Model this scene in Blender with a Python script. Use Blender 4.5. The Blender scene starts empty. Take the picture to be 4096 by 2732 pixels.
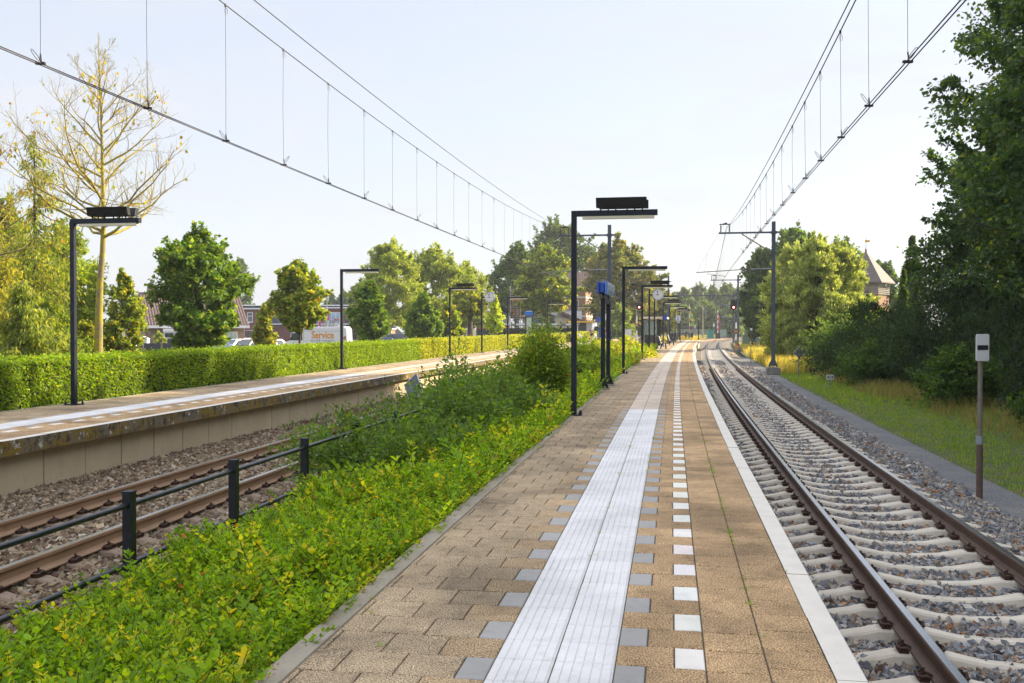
import bpy, math, random
import numpy as np
from mathutils import Vector, Matrix

scene = bpy.context.scene
R = math.radians
# ------------------------------------------------------------------ camera, sky, sun
CAMZ = 1.66
PITCH = 0.0144
cam_data = bpy.data.cameras.new('camera')
cam = bpy.data.objects.new('camera', cam_data)
scene.collection.objects.link(cam)
cam.location = (0, 0, CAMZ)
cam.rotation_euler = (math.pi/2 - PITCH, 0, 0)
cam_data.sensor_width = 36.0
cam_data.lens = 3880/4096*36
cam_data.clip_start = 0.05
cam_data.clip_end = 3000
scene.camera = cam

SUN_EL, SUN_AZ = R(27), R(66)          # azimuth clockwise from +Y
world = bpy.data.worlds.new('World')
scene.world = world
world.use_nodes = True
wn, wl = world.node_tree.nodes, world.node_tree.links
wn.clear()
sky = wn.new('ShaderNodeTexSky'); sky.sky_type = 'NISHITA'; sky.sun_disc = False
sky.sun_elevation = SUN_EL; sky.sun_rotation = SUN_AZ
sky.altitude = 0; sky.air_density = 1.0; sky.dust_density = 1.5; sky.ozone_density = 1.5
bg = wn.new('ShaderNodeBackground'); bg.inputs[1].default_value = 0.125
wo = wn.new('ShaderNodeOutputWorld')
tc = wn.new('ShaderNodeTexCoord')
mp = wn.new('ShaderNodeMapping'); mp.inputs['Scale'].default_value = (1.0, 1.0, 5.0)
nz = wn.new('ShaderNodeTexNoise'); nz.inputs['Scale'].default_value = 2.6; nz.inputs['Detail'].default_value = 9; nz.inputs['Roughness'].default_value = 0.62; nz.inputs['Distortion'].default_value = 0.5
cr = wn.new('ShaderNodeValToRGB')
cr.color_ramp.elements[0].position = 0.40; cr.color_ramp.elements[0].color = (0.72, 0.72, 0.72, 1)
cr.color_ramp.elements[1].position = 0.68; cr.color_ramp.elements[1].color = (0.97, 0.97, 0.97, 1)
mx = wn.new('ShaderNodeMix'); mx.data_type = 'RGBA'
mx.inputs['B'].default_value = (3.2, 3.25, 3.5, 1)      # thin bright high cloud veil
wl.new(tc.outputs['Generated'], mp.inputs[0]); wl.new(mp.outputs[0], nz.inputs['Vector'])
wl.new(nz.outputs['Fac'], cr.inputs[0]); wl.new(cr.outputs[0], mx.inputs['Factor'])
# sky brightness is raised overhead, out of view, to light the shaded ground
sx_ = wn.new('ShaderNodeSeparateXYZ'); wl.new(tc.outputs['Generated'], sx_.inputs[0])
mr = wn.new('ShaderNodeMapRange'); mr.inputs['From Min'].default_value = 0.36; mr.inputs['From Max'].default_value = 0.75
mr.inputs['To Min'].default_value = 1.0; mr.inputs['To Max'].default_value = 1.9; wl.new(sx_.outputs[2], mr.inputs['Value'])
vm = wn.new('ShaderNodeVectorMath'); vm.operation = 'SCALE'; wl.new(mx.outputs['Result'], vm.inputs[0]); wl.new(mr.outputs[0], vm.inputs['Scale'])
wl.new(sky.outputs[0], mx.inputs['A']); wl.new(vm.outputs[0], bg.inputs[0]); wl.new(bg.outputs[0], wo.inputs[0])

sd_ = bpy.data.lights.new('sun', 'SUN'); sd_.energy = 5.0; sd_.angle = R(0.6); sd_.color = (1.0, 0.84, 0.60)
sun = bpy.data.objects.new('sun', sd_); scene.collection.objects.link(sun)
sv = Vector((math.sin(SUN_AZ)*math.cos(SUN_EL), math.cos(SUN_AZ)*math.cos(SUN_EL), math.sin(SUN_EL)))
sun.rotation_euler = sv.to_track_quat('Z', 'Y').to_euler()
sun.location = (60, 30, 50)
scene.view_settings.view_transform = 'Standard'; scene.view_settings.look = 'None'
scene.view_settings.exposure = 1.12; scene.view_settings.gamma = 1.0
scene.cycles.max_bounces = 8; scene.cycles.diffuse_bounces = 4; scene.cycles.transparent_max_bounces = 8
scene.cycles.sample_clamp_indirect = 6.0

# ------------------------------------------------------------------ helpers
rng = np.random.default_rng(7)
random.seed(7)
COL = scene.collection
F = 3880.0

def at(xs, ys, Y):
    """a point of the place at depth Y, read from the photograph"""
    u = (xs-2048)/F; v = (1366-ys)/F
    k = Y/(1+PITCH*v)
    return Vector((u*k, Y, CAMZ+(v-PITCH)*k))
def gx(xs, Y): return (xs-2048)/F*Y
def gz(ys, Y): return at(2048, ys, Y).z

def tag(o, label=None, cat=None, group=None, kind=None):
    if label: o['label'] = label
    if cat: o['category'] = cat
    if group: o['group'] = group
    if kind: o['kind'] = kind
    return o
def thing(name, label, cat, loc=(0, 0, 0), rz=0.0, group=None):
    o = bpy.data.objects.new(name, None); COL.objects.link(o)
    o.empty_display_size = 0.2
    o.location = loc; o.rotation_euler = (0, 0, rz)
    return tag(o, label, cat, group)
def kids(o): return [c for c in bpy.data.objects if c.parent == o]
KIDS = {}
def copy_tree(o, parent=None):
    c = o.copy(); COL.objects.link(c)
    if parent is not None: c.parent = parent; KIDS.setdefault(parent.name, []).append(c)
    for ch in list(KIDS.get(o.name, [])): copy_tree(ch, c)
    return c
def adopt(o, parent):
    o.parent = parent; KIDS.setdefault(parent.name, []).append(o)
def dup(o, loc, rz, label=None, group=None):
    c = copy_tree(o); c.location = loc; c.rotation_euler = (0, 0, rz)
    if label: c['label'] = label
    if group: c['group'] = group
    return c

class MB:
    def __init__(s): s.v = []; s.f = []; s.m = []
    def add(s, vs, fs, m=0):
        k = len(s.v); s.v += [tuple(p) for p in vs]
        for q in fs: s.f.append(tuple(i+k for i in q)); s.m.append(m)
        return s
    def box(s, c, size, m=0, rz=0, rot=None):
        hx, hy, hz = size[0]/2, size[1]/2, size[2]/2
        M = rot if rot is not None else Matrix.Rotation(rz, 3, 'Z')
        vs = [M @ Vector((a*hx, b*hy, e*hz)) + Vector(c) for a, b, e in
              ((-1,-1,-1),(1,-1,-1),(1,1,-1),(-1,1,-1),(-1,-1,1),(1,-1,1),(1,1,1),(-1,1,1))]
        return s.add(vs, [(0,3,2,1),(4,5,6,7),(0,1,5,4),(1,2,6,5),(2,3,7,6),(3,0,4,7)], m)
    def b2(s, x0, x1, y0, y1, z0, z1, m=0):
        return s.box(((x0+x1)/2, (y0+y1)/2, (z0+z1)/2), (abs(x1-x0), abs(y1-y0), abs(z1-z0)), m)
    def prism(s, poly, axis, a, b, m=0, mcap=None):
        """poly: 2d points; extruded along axis from a to b. axis 'x': poly=(y,z); 'y': (x,z); 'z': (x,y)"""
        def P(p, t): return {'x': (t, p[0], p[1]), 'y': (p[0], t, p[1]), 'z': (p[0], p[1], t)}[axis]
        n = len(poly); vs = [P(p, a) for p in poly]+[P(p, b) for p in poly]
        k = len(s.v); s.v += vs
        for i in range(n):
            j = (i+1) % n; s.f.append((k+i, k+j, k+n+j, k+n+i)); s.m.append(m)
        mc = m if mcap is None else mcap
        s.f.append(tuple(k+i for i in reversed(range(n)))); s.m.append(mc)
        s.f.append(tuple(k+n+i for i in range(n))); s.m.append(mc)
        return s
    def tube(s, pts, r, n=8, m=0, cap=True):
        pts = [Vector(p) for p in pts]; rs = r if isinstance(r, (list, tuple)) else [r]*len(pts)
        k = len(s.v); N = len(pts); up = None
        for i, p in enumerate(pts):
            t = (pts[min(i+1, N-1)]-pts[max(i-1, 0)])
            if t.length < 1e-9: t = Vector((0, 0, 1))
            t.normalize()
            if up is None:
                a = Vector((0, 0, 1)) if abs(t.z) < 0.9 else Vector((1, 0, 0))
                up = (a - t*a.dot(t)).normalized()
            else:
                up = (up - t*up.dot(t))
                up = up.normalized() if up.length > 1e-6 else Vector((1, 0, 0))
            sd = t.cross(up)
            for q in range(n):
                an = 2*math.pi*q/n
                s.v.append(tuple(p + (up*math.cos(an)+sd*math.sin(an))*rs[i]))
        for i in range(N-1):
            for q in range(n):
                a = k+i*n+q; b = k+i*n+(q+1) % n
                s.f.append((a, b, b+n, a+n)); s.m.append(m)
        if cap:
            s.f.append(tuple(k+q for q in reversed(range(n)))); s.m.append(m)
            s.f.append(tuple(k+(N-1)*n+q for q in range(n))); s.m.append(m)
        return s
    def disc(s, c, r, axis='y', th=0.01, n=32, m=0):
        c = Vector(c); d = {'x': Vector((1,0,0)), 'y': Vector((0,1,0)), 'z': Vector((0,0,1))}[axis]
        return s.tube([c-d*th/2, c+d*th/2], r, n, m)
    def build(s, name, mats, parent=None, bevel=0, smooth=False, seg=2, loc=None):
        me = bpy.data.meshes.new(name); me.from_pydata(s.v, [], s.f)
        if not isinstance(mats, (list, tuple)): mats = [mats]
        for q in mats: me.materials.append(q)
        if any(s.m): me.polygons.foreach_set('material_index', s.m)
        if smooth: me.polygons.foreach_set('use_smooth', [True]*len(me.polygons))
        me.update()
        o = bpy.data.objects.new(name, me); COL.objects.link(o)
        if loc is not None: o.location = loc
        if bevel:
            b = o.modifiers.new('bevel', 'BEVEL'); b.width = bevel; b.segments = seg; b.limit_method = 'ANGLE'; b.angle_limit = R(40)
        if parent is not None: adopt(o, parent)
        return o

def fast_mesh(name, V, Fq, mats, col=None, parent=None, midx=None, smooth=False, uv=None):
    """V (n,3), Fq (m,k) equal sized polygons, col (n,3)"""
    V = np.asarray(V, np.float32); Fq = np.asarray(Fq, np.int32)
    me = bpy.data.meshes.new(name); nf, k = Fq.shape
    me.vertices.add(len(V)); me.vertices.foreach_set('co', V.ravel())
    me.loops.add(nf*k); me.loops.foreach_set('vertex_index', Fq.ravel())
    me.polygons.add(nf); me.polygons.foreach_set('loop_start', np.arange(nf, dtype=np.int32)*k)
    if not isinstance(mats, (list, tuple)): mats = [mats]
    for q in mats: me.materials.append(q)
    if midx is not None: me.polygons.foreach_set('material_index', np.asarray(midx, np.int32))
    me.polygons.foreach_set('use_smooth', np.full(nf, bool(smooth)))
    if col is not None:
        a = me.color_attributes.new('Col', 'FLOAT_COLOR', 'POINT')
        c4 = np.ones((len(V), 4), np.float32); c4[:, :3] = col
        a.data.foreach_set('color', c4.ravel())
    me.update(calc_edges=True)
    o = bpy.data.objects.new(name, me); COL.objects.link(o)
    if parent is not None: adopt(o, parent)
    return o

# ------------------------------------------------------------------ materials
def mat(name, base, rough=0.7, metal=0.0, noise=None, bump=None, attr=False, spec=0.5, speck=None, stain=None, emit=None, coat=0):
    """base colour; noise=(scale, colour2, lo, hi); bump=(scale, dist); speck: fine second noise; stain: large third noise"""
    m = bpy.data.materials.new(name); m.use_nodes = True
    n, l = m.node_tree.nodes, m.node_tree.links
    bs = n['Principled BSDF']
    bs.inputs['Roughness'].default_value = rough; bs.inputs['Metallic'].default_value = metal
    bs.inputs['Specular IOR Level'].default_value = spec
    if coat: bs.inputs['Coat Weight'].default_value = coat
    tcn = n.new('ShaderNodeTexCoord')
    if attr:
        a = n.new('ShaderNodeAttribute'); a.attribute_name = 'Col'; cur = a.outputs['Color']
    else:
        a = n.new('ShaderNodeRGB'); a.outputs[0].default_value = (*base, 1); cur = a.outputs[0]
    for spec_ in (noise, speck, stain):
        if not spec_: continue
        sc, c2, lo, hi = spec_[:4]
        t = n.new('ShaderNodeTexNoise'); t.inputs['Scale'].default_value = sc; t.inputs['Detail'].default_value = 6; t.inputs['Roughness'].default_value = 0.65
        l.new(tcn.outputs['Object'], t.inputs['Vector'])
        r = n.new('ShaderNodeMapRange'); r.inputs['From Min'].default_value = lo; r.inputs['From Max'].default_value = hi
        l.new(t.outputs['Fac'], r.inputs['Value'])
        q = n.new('ShaderNodeMix'); q.data_type = 'RGBA'
        l.new(r.outputs[0], q.inputs['Factor']); l.new(cur, q.inputs['A'])
        if attr or len(spec_) > 4:
            q.blend_type = 'MULTIPLY'
        q.inputs['B'].default_value = (*c2, 1)
        cur = q.outputs['Result']
    l.new(cur, bs.inputs['Base Color'])
    if bump:
        t = n.new('ShaderNodeTexNoise'); t.inputs['Scale'].default_value = bump[0]; t.inputs['Detail'].default_value = 5
        l.new(tcn.outputs['Object'], t.inputs['Vector'])
        b = n.new('ShaderNodeBump'); b.inputs['Distance'].default_value = bump[1]; b.inputs['Strength'].default_value = 0.8
        l.new(t.outputs['Fac'], b.inputs['Height']); l.new(b.outputs[0], bs.inputs['Normal'])
    if emit:
        bs.inputs['Emission Color'].default_value = (*emit[0], 1); bs.inputs['Emission Strength'].default_value = emit[1]
    return m

def leaf_mat(name, trans=0.46, rough=0.55, tint=(1.25, 1.15, 0.40), spec=0.22):
    m = bpy.data.materials.new(name); m.use_nodes = True
    n, l = m.node_tree.nodes, m.node_tree.links
    bs = n['Principled BSDF']; bs.inputs['Roughness'].default_value = rough; bs.inputs['Specular IOR Level'].default_value = spec
    a = n.new('ShaderNodeAttribute'); a.attribute_name = 'Col'
    l.new(a.outputs['Color'], bs.inputs['Base Color'])
    tl = n.new('ShaderNodeBsdfTranslucent')
    q = n.new('ShaderNodeMix'); q.data_type = 'RGBA'; q.blend_type = 'MULTIPLY'; q.inputs['Factor'].default_value = 1
    q.clamp_result = False
    q.inputs['B'].default_value = (tint[0]*1.6, tint[1]*1.6, tint[2]*1.6, 1)
    l.new(a.outputs['Color'], q.inputs['A']); l.new(q.outputs['Result'], tl.inputs['Color'])
    ms = n.new('ShaderNodeMixShader'); ms.inputs[0].default_value = trans
    l.new(bs.outputs[0], ms.inputs[1]); l.new(tl.outputs[0], ms.inputs[2])
    l.new(ms.outputs[0], n['Material Output'].inputs['Surface'])
    return m

def glass_mat(name, col=(0.05, 0.07, 0.08), rough=0.05):
    return mat(name, col, rough, spec=0.9, noise=(0.7, tuple(min(1, c*2.2) for c in col), 0.4, 0.6))

def clear_glass(name, tint=(0.85, 0.92, 0.9), fac=0.16):
    m = bpy.data.materials.new(name); m.use_nodes = True
    n, l = m.node_tree.nodes, m.node_tree.links
    bs = n['Principled BSDF']; bs.inputs['Base Color'].default_value = (0.6, 0.65, 0.65, 1); bs.inputs['Roughness'].default_value = 0.05
    t = n.new('ShaderNodeBsdfTransparent'); t.inputs[0].default_value = (*tint, 1)
    ms = n.new('ShaderNodeMixShader'); ms.inputs[0].default_value = fac
    l.new(t.outputs[0], ms.inputs[1]); l.new(bs.outputs[0], ms.inputs[2]); l.new(ms.outputs[0], n['Material Output'].inputs['Surface'])
    return m

def brick_mat(name, c1, c2, mortar, sc=1.0, w=0.22, h=0.065, rough=0.85):
    m = bpy.data.materials.new(name); m.use_nodes = True
    n, l = m.node_tree.nodes, m.node_tree.links
    bs = n['Principled BSDF']; bs.inputs['Roughness'].default_value = rough
    tcn = n.new('ShaderNodeTexCoord'); sp = n.new('ShaderNodeSeparateXYZ'); l.new(tcn.outputs['Object'], sp.inputs[0])
    ad = n.new('ShaderNodeMath'); ad.operation = 'ADD'; l.new(sp.outputs[0], ad.inputs[0]); l.new(sp.outputs[1], ad.inputs[1])
    cb = n.new('ShaderNodeCombineXYZ'); l.new(ad.outputs[0], cb.inputs[0]); l.new(sp.outputs[2], cb.inputs[1])
    br = n.new('ShaderNodeTexBrick'); br.inputs['Scale'].default_value = sc
    br.inputs['Brick Width'].default_value = w; br.inputs['Row Height'].default_value = h; br.inputs['Mortar Size'].default_value = h*0.12
    br.inputs['Color1'].default_value = (*c1, 1); br.inputs['Color2'].default_value = (*c2, 1); br.inputs['Mortar'].default_value = (*mortar, 1)
    l.new(cb.outputs[0], br.inputs['Vector']); l.new(br.outputs['Color'], bs.inputs['Base Color'])
    return m

def tile_roof_mat(name, c1, c2):
    m = mat(name, c1, 0.6, noise=(3.0, c2, 0.35, 0.65))
    n, l = m.node_tree.nodes, m.node_tree.links; bs = n['Principled BSDF']
    tcn = n.new('ShaderNodeTexCoord'); sp = n.new('ShaderNodeSeparateXYZ'); l.new(tcn.outputs['Object'], sp.inputs[0])
    ws = []
    for k, sc in ((0, 24.0), (2, 24.0)):
        mu = n.new('ShaderNodeMath'); mu.operation = 'MULTIPLY'; mu.inputs[1].default_value = sc; l.new(sp.outputs[k], mu.inputs[0])
        si = n.new('ShaderNodeMath'); si.operation = 'SINE'; l.new(mu.outputs[0], si.inputs[0]); ws.append(si)
    ad = n.new('ShaderNodeMath'); ad.operation = 'ADD'; l.new(ws[0].outputs[0], ad.inputs[0]); l.new(ws[1].outputs[0], ad.inputs[1])
    b = n.new('ShaderNodeBump'); b.inputs['Distance'].default_value = 0.03; l.new(ad.outputs[0], b.inputs['Height']); l.new(b.outputs[0], bs.inputs['Normal'])
    return m

M = {}
M['navy'] = mat('dark_coated_steel', (0.011, 0.015, 0.025), 0.5, 0.0, spec=0.3, noise=(6, (0.017, 0.022, 0.033), 0.4, 0.7), bump=(220, 0.0005))
M['blackpaint'] = mat('black_paint', (0.010, 0.013, 0.02), 0.3, noise=(9, (0.02, 0.024, 0.032), 0.45, 0.7))
M['blackbox'] = mat('black_plastic', (0.012, 0.012, 0.014), 0.5, noise=(20, (0.02, 0.02, 0.022), 0.4, 0.7))
M['galv'] = mat('galvanised_steel', (0.23, 0.26, 0.29), 0.5, 0.35, noise=(5, (0.33, 0.36, 0.38), 0.35, 0.7), stain=(1.2, (0.15, 0.15, 0.15), 0.55, 0.8))
M['mast'] = mat('mast_steel', (0.06, 0.08, 0.115), 0.55, 0.2, noise=(3, (0.09, 0.11, 0.145), 0.35, 0.7), stain=(1.5, (0.11, 0.085, 0.06), 0.56, 0.75))
M['diffuser'] = mat('lamp_cover', (0.82, 0.78, 0.60), 0.35, noise=(4, (0.74, 0.68, 0.48), 0.4, 0.7))
M['white'] = mat('white_paint', (0.72, 0.73, 0.74), 0.45, noise=(3, (0.62, 0.63, 0.64), 0.45, 0.75))
M['signwhite'] = mat('sign_white', (0.66, 0.68, 0.70), 0.5, noise=(4, (0.56, 0.58, 0.58), 0.4, 0.7))
M['black'] = mat('black', (0.012, 0.012, 0.012), 0.5, noise=(8, (0.02, 0.02, 0.02), 0.4, 0.7))
M['blue'] = mat('sign_blue', (0.012, 0.07, 0.42), 0.35, noise=(2, (0.02, 0.09, 0.48), 0.4, 0.7))
M['blueglow'] = mat('sign_blue_face', (0.03, 0.16, 0.62), 0.15, noise=(2, (0.04, 0.2, 0.68), 0.4, 0.7), spec=0.8)
M['red'] = mat('red_paint', (0.55, 0.03, 0.015), 0.4, noise=(5, (0.45, 0.03, 0.02), 0.4, 0.7))
M['orange'] = mat('orange_paint', (0.75, 0.22, 0.02), 0.45, noise=(5, (0.6, 0.2, 0.03), 0.4, 0.7))
M['yellow'] = mat('yellow_paint', (0.78, 0.47, 0.03), 0.45, noise=(5, (0.68, 0.42, 0.05), 0.4, 0.7))
M['conc'] = mat('concrete', (0.36, 0.31, 0.235), 0.85, noise=(2.5, (0.30, 0.255, 0.18), 0.35, 0.7), speck=(60, (0.25, 0.21, 0.15), 0.62, 0.78), bump=(90, 0.002))
M['concgrey'] = mat('grey_concrete', (0.26, 0.25, 0.23), 0.9, noise=(4, (0.18, 0.17, 0.15), 0.35, 0.7), speck=(90, (0.12, 0.11, 0.1), 0.6, 0.75), bump=(120, 0.002))
M['tree_bark'] = mat('bark', (0.11, 0.085, 0.06), 0.9, noise=(7, (0.055, 0.042, 0.03), 0.35, 0.65), bump=(25, 0.02))
M['yellow_bark'] = mat('lichen_bark', (0.27, 0.22, 0.11), 0.9, noise=(3, (0.40, 0.33, 0.03), 0.42, 0.55), speck=(22, (0.10, 0.08, 0.055), 0.55, 0.7), bump=(22, 0.015))
M['birch_bark'] = mat('birch_bark', (0.55, 0.53, 0.48), 0.8, noise=(5, (0.08, 0.07, 0.06), 0.55, 0.63), bump=(20, 0.005))
M['leaf'] = leaf_mat('leaf')
M['leafdark'] = leaf_mat('leaf_glossy', 0.42, 0.48)
M['leafbush'] = leaf_mat('leaf_shrub', 0.42, 0.42, spec=0.28)
M['core'] = mat('dark_core', (0.022, 0.03, 0.012), 0.95, noise=(12, (0.04, 0.035, 0.02), 0.4, 0.6))
# ------------------------------------------------------------------ alignment of the line
def Ec(Y):
    Y = np.asarray(Y, float)
    return 0.94 + 0.161*Y + 0.000203*Y*Y + np.where(Y > 165, 0.00108*(Y-165)**2, 0)
_Y = np.arange(-60, 330, 0.5); _X = Ec(_Y)
_dx = np.gradient(_X, _Y); _n = np.sqrt(1+_dx**2)
_s = np.concatenate([[0], np.cumsum(np.hypot(np.diff(_X), np.diff(_Y)))]); _s -= np.interp(0, _Y, _s)
def frame(s):
    return np.interp(s, _s, _X), np.interp(s, _s, _Y), np.interp(s, _s, _dx/_n), np.interp(s, _s, 1/_n)
def Cn(s, d, z=0.0):
    """arrays: distance along the edge, offset to the side, height -> (n,3)"""
    s = np.asarray(s, float); x, y, tx, ty = frame(s)
    d = np.broadcast_to(np.asarray(d, float), np.broadcast(s, d).shape); z = np.broadcast_to(np.asarray(z, float), d.shape)
    return np.stack([x + d*ty, y - d*tx, z], -1)
def C1(s, d, z=0.0): return Vector(Cn(s, d, z).tolist())
def heading(s):
    _, _, tx, ty = frame(s); return -math.atan2(float(tx), float(ty))
def s_of(X, Y):
    ss = np.arange(-50, 300, 0.25); P = Cn(ss, 0.0, 0.0); i = np.argmin((P[:, 0]-X)**2+(P[:, 1]-Y)**2)
    x, y, tx, ty = frame(ss[i]); return float(ss[i]), float((X-x)*ty-(Y-y)*tx)

RZ = -0.62                                   # rail top
def dL(s):                                   # centre of the platform 1 line, joins the other line behind platform 2
    t = np.clip((np.asarray(s, float)-92)/(222-92), 0, 1); t = t*t*(3-2*t)
    return -7.95 + t*(1.70+7.95)
def dR(s): return np.full(np.shape(s), 1.70)

def ribbon(name, s, ds, zs, material, kind='structure', uvs=None):
    """a strip swept along the line through the section (ds, zs)"""
    s = np.asarray(s); k = len(ds)
    V = np.concatenate([Cn(s, np.full(len(s), d) if np.isscalar(d) else d, z) for d, z in zip(ds, zs)]).reshape(k, len(s), 3)
    V = V.transpose(1, 0, 2).reshape(-1, 3)
    F_ = []
    for i in range(len(s)-1):
        for j in range(k-1):
            a = i*k+j; F_.append((a, a+1, a+k+1, a+k))
    o = fast_mesh(name, V, np.array(F_), material)
    if kind: o['kind'] = kind
    return o

SS = np.arange(-30, 300, 2.0)
# ------------------------------------------------------------------ ground
M['earth'] = mat('earth', (0.075, 0.085, 0.03), 0.95, noise=(0.6, (0.12, 0.10, 0.045), 0.4, 0.65), speck=(9, (0.05, 0.06, 0.02), 0.5, 0.7), bump=(6, 0.04))
M['grassy'] = mat('grass_soil', (0.06, 0.085, 0.02), 0.95, noise=(0.8, (0.14, 0.115, 0.04), 0.45, 0.66), speck=(14, (0.04, 0.055, 0.015), 0.5, 0.7), bump=(10, 0.04))
M['asphalt'] = mat('asphalt', (0.055, 0.055, 0.055), 0.9, noise=(0.5, (0.075, 0.073, 0.07), 0.4, 0.7), bump=(80, 0.004))
M['cinder'] = mat('grey_cinder', (0.15, 0.15, 0.155), 0.95, noise=(0.9, (0.22, 0.215, 0.21), 0.4, 0.66), speck=(38, (0.045, 0.045, 0.05), 0.50, 0.62), bump=(75, 0.012))
M['soil'] = mat('dark_soil', (0.05, 0.037, 0.024), 0.95, noise=(4, (0.08, 0.06, 0.035), 0.4, 0.65), bump=(20, 0.03))
M['ballastbed'] = mat('ballast_bed', (0.16, 0.14, 0.12), 0.95, noise=(9, (0.07, 0.06, 0.05), 0.45, 0.6), speck=(24, (0.28, 0.26, 0.24), 0.52, 0.62), bump=(22, 0.05))

g = MB(); g.add([(-900, -200, -1.25), (900, -200, -1.25), (900, 1500, -1.25), (-900, 1500, -1.25)], [(0, 1, 2, 3)])
o = g.build('ground', M['earth']); o['kind'] = 'structure'
# station forecourt and streets on the far side of the hedge
ribbon('forecourt', np.arange(-30, 300, 3.0), [-150.0, -60.0, -14.9], [-0.86, -0.84, -0.82], M['asphalt'])
# verge: rises a little away from the line
ribbon('verge', SS, [4.50, 4.65, 6.5, 9.0, 14.0, 60.0], [-1.02, -0.985, -0.95, -0.80, -0.55, -0.5], M['grassy'])
ribbon('path', SS[:60], [3.45, 3.85, 4.25, 4.66], [-1.03, -1.0, -0.995, -1.02], M['cinder'])
ribbon('ballast_bed', SS, [-0.30, 0.1, 2.9, 3.3, 3.95], [-0.95, -0.92, -0.92, -0.95, -1.06], M['ballastbed'])
ribbon('far_ballast_bed', np.arange(-30, 100, 2.0), [-11.2, -10.0, -5.9, -5.35, -4.9], [-0.93, -0.89, -0.89, -0.93, -0.99], M['ballastbed'])
ribbon('planting_soil', np.arange(-10, 90, 2.0), [-5.45, -4.8, -3.6, -2.80], [-0.80, -0.62, -0.38, -0.12], M['soil'])
ribbon('sandy_ground', np.arange(88, 300, 2.0), [-11.0, -6.0, -2.9, -0.28], [-0.90, -0.86, -0.82, -0.95], M['ballastbed'])

# ------------------------------------------------------------------ paving
def tile_mat(name, rough=0.85, speckle=True):
    m = bpy.data.materials.new(name); m.use_nodes = True
    n, l = m.node_tree.nodes, m.node_tree.links; bs = n['Principled BSDF']; bs.inputs['Roughness'].default_value = rough
    bs.inputs['Specular IOR Level'].default_value = 0.3
    tcn = n.new('ShaderNodeTexCoord'); a = n.new('ShaderNodeAttribute'); a.attribute_name = 'Col'; cur = a.outputs['Color']
    def mul(scale, detail, lo, hi, c_lo, c_hi, dist=0.0, rough_=0.6):
        nonlocal cur
        t = n.new('ShaderNodeTexNoise'); t.inputs['Scale'].default_value = scale; t.inputs['Detail'].default_value = detail; t.inputs['Distortion'].default_value = dist; t.inputs['Roughness'].default_value = rough_
        l.new(tcn.outputs['Object'], t.inputs['Vector'])
        r = n.new('ShaderNodeValToRGB'); r.color_ramp.elements[0].position = lo; r.color_ramp.elements[1].position = hi
        r.color_ramp.elements[0].color = (*c_lo, 1); r.color_ramp.elements[1].color = (*c_hi, 1)
        l.new(t.outputs['Fac'], r.inputs[0])
        q = n.new('ShaderNodeMix'); q.data_type = 'RGBA'; q.blend_type = 'MULTIPLY'; q.inputs['Factor'].default_value = 1; q.clamp_result = False
        l.new(cur, q.inputs['A']); l.new(r.outputs[0], q.inputs['B']); cur = q.outputs['Result']; return t
    if speckle:
        t = mul(115, 3, 0.40, 0.62, (0.28, 0.25, 0.22), (1.62, 1.52, 1.36))
    else:
        t = mul(150, 3, 0.3, 0.7, (0.88, 0.88, 0.88), (1.06, 1.06, 1.06))
    mul(0.9, 9, 0.34, 0.60, (0.58, 0.57, 0.56) if speckle else (0.86, 0.85, 0.83), (1.12, 1.1, 1.08), 0.6)
    mul(9, 5, 0.28, 0.5, (0.72, 0.72, 0.72) if speckle else (0.93, 0.93, 0.93), (1.05, 1.05, 1.05))
    l.new(cur, bs.inputs['Base Color'])
    b = n.new('ShaderNodeBump'); b.inputs['Distance'].default_value = 0.0016 if speckle else 0.0006; b.inputs['Strength'].default_value = 0.8
    l.new(t.outputs['Fac'], b.inputs['Height']); l.new(b.outputs[0], bs.inputs['Normal'])
    return m
M['tile'] = tile_mat('washed_gravel_tile')
M['tilesmooth'] = tile_mat('smooth_tile', 0.75, False)
M['joint'] = mat('sandy_joint', (0.085, 0.07, 0.05), 0.95, noise=(20, (0.12, 0.10, 0.07), 0.4, 0.7))

class Tiles:
    def __init__(s): s.V = []; s.F = []; s.c = []
    def tile(s, s0, s1, d0, d1, col, z=0.0, gap=0.0030, bev=0.004, drop=0.010, jit=0.0012):
        k = len(s.V)*12 if False else sum(len(x) for x in s.V)
        dz = np.random.default_rng(int(abs(s0*977+d0*131))+3).normal(0, jit, 5)
        A = [(s0+gap, d0+gap), (s1-gap, d0+gap), (s1-gap, d1-gap), (s0+gap, d1-gap)]
        B = [(s0+gap+bev, d0+gap+bev), (s1-gap-bev, d0+gap+bev), (s1-gap-bev, d1-gap-bev), (s0+gap+bev, d1-gap-bev)]
        s.V.append([(p[0], p[1], z-drop) for p in A]+[(p[0], p[1], z-0.0035+dz[i]) for i, p in enumerate(A)]+[(p[0], p[1], z+dz[i]) for i, p in enumerate(B)])
        s.F += [(k+8, k+11, k+10, k+9)]
        for i in range(4):
            j = (i+1) % 4
            s.F += [(k+i, k+4+i, k+4+j, k+j), (k+4+i, k+8+i, k+8+j, k+4+j)]
        s.c += [col]*12
    def build(s, name, material):
        V = np.concatenate([np.array(x) for x in s.V]); W = Cn(V[:, 0], V[:, 1], V[:, 2])
        o = fast_mesh(name, W, np.array(s.F), material, np.array(s.c)); o['kind'] = 'structure'; return o

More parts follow.
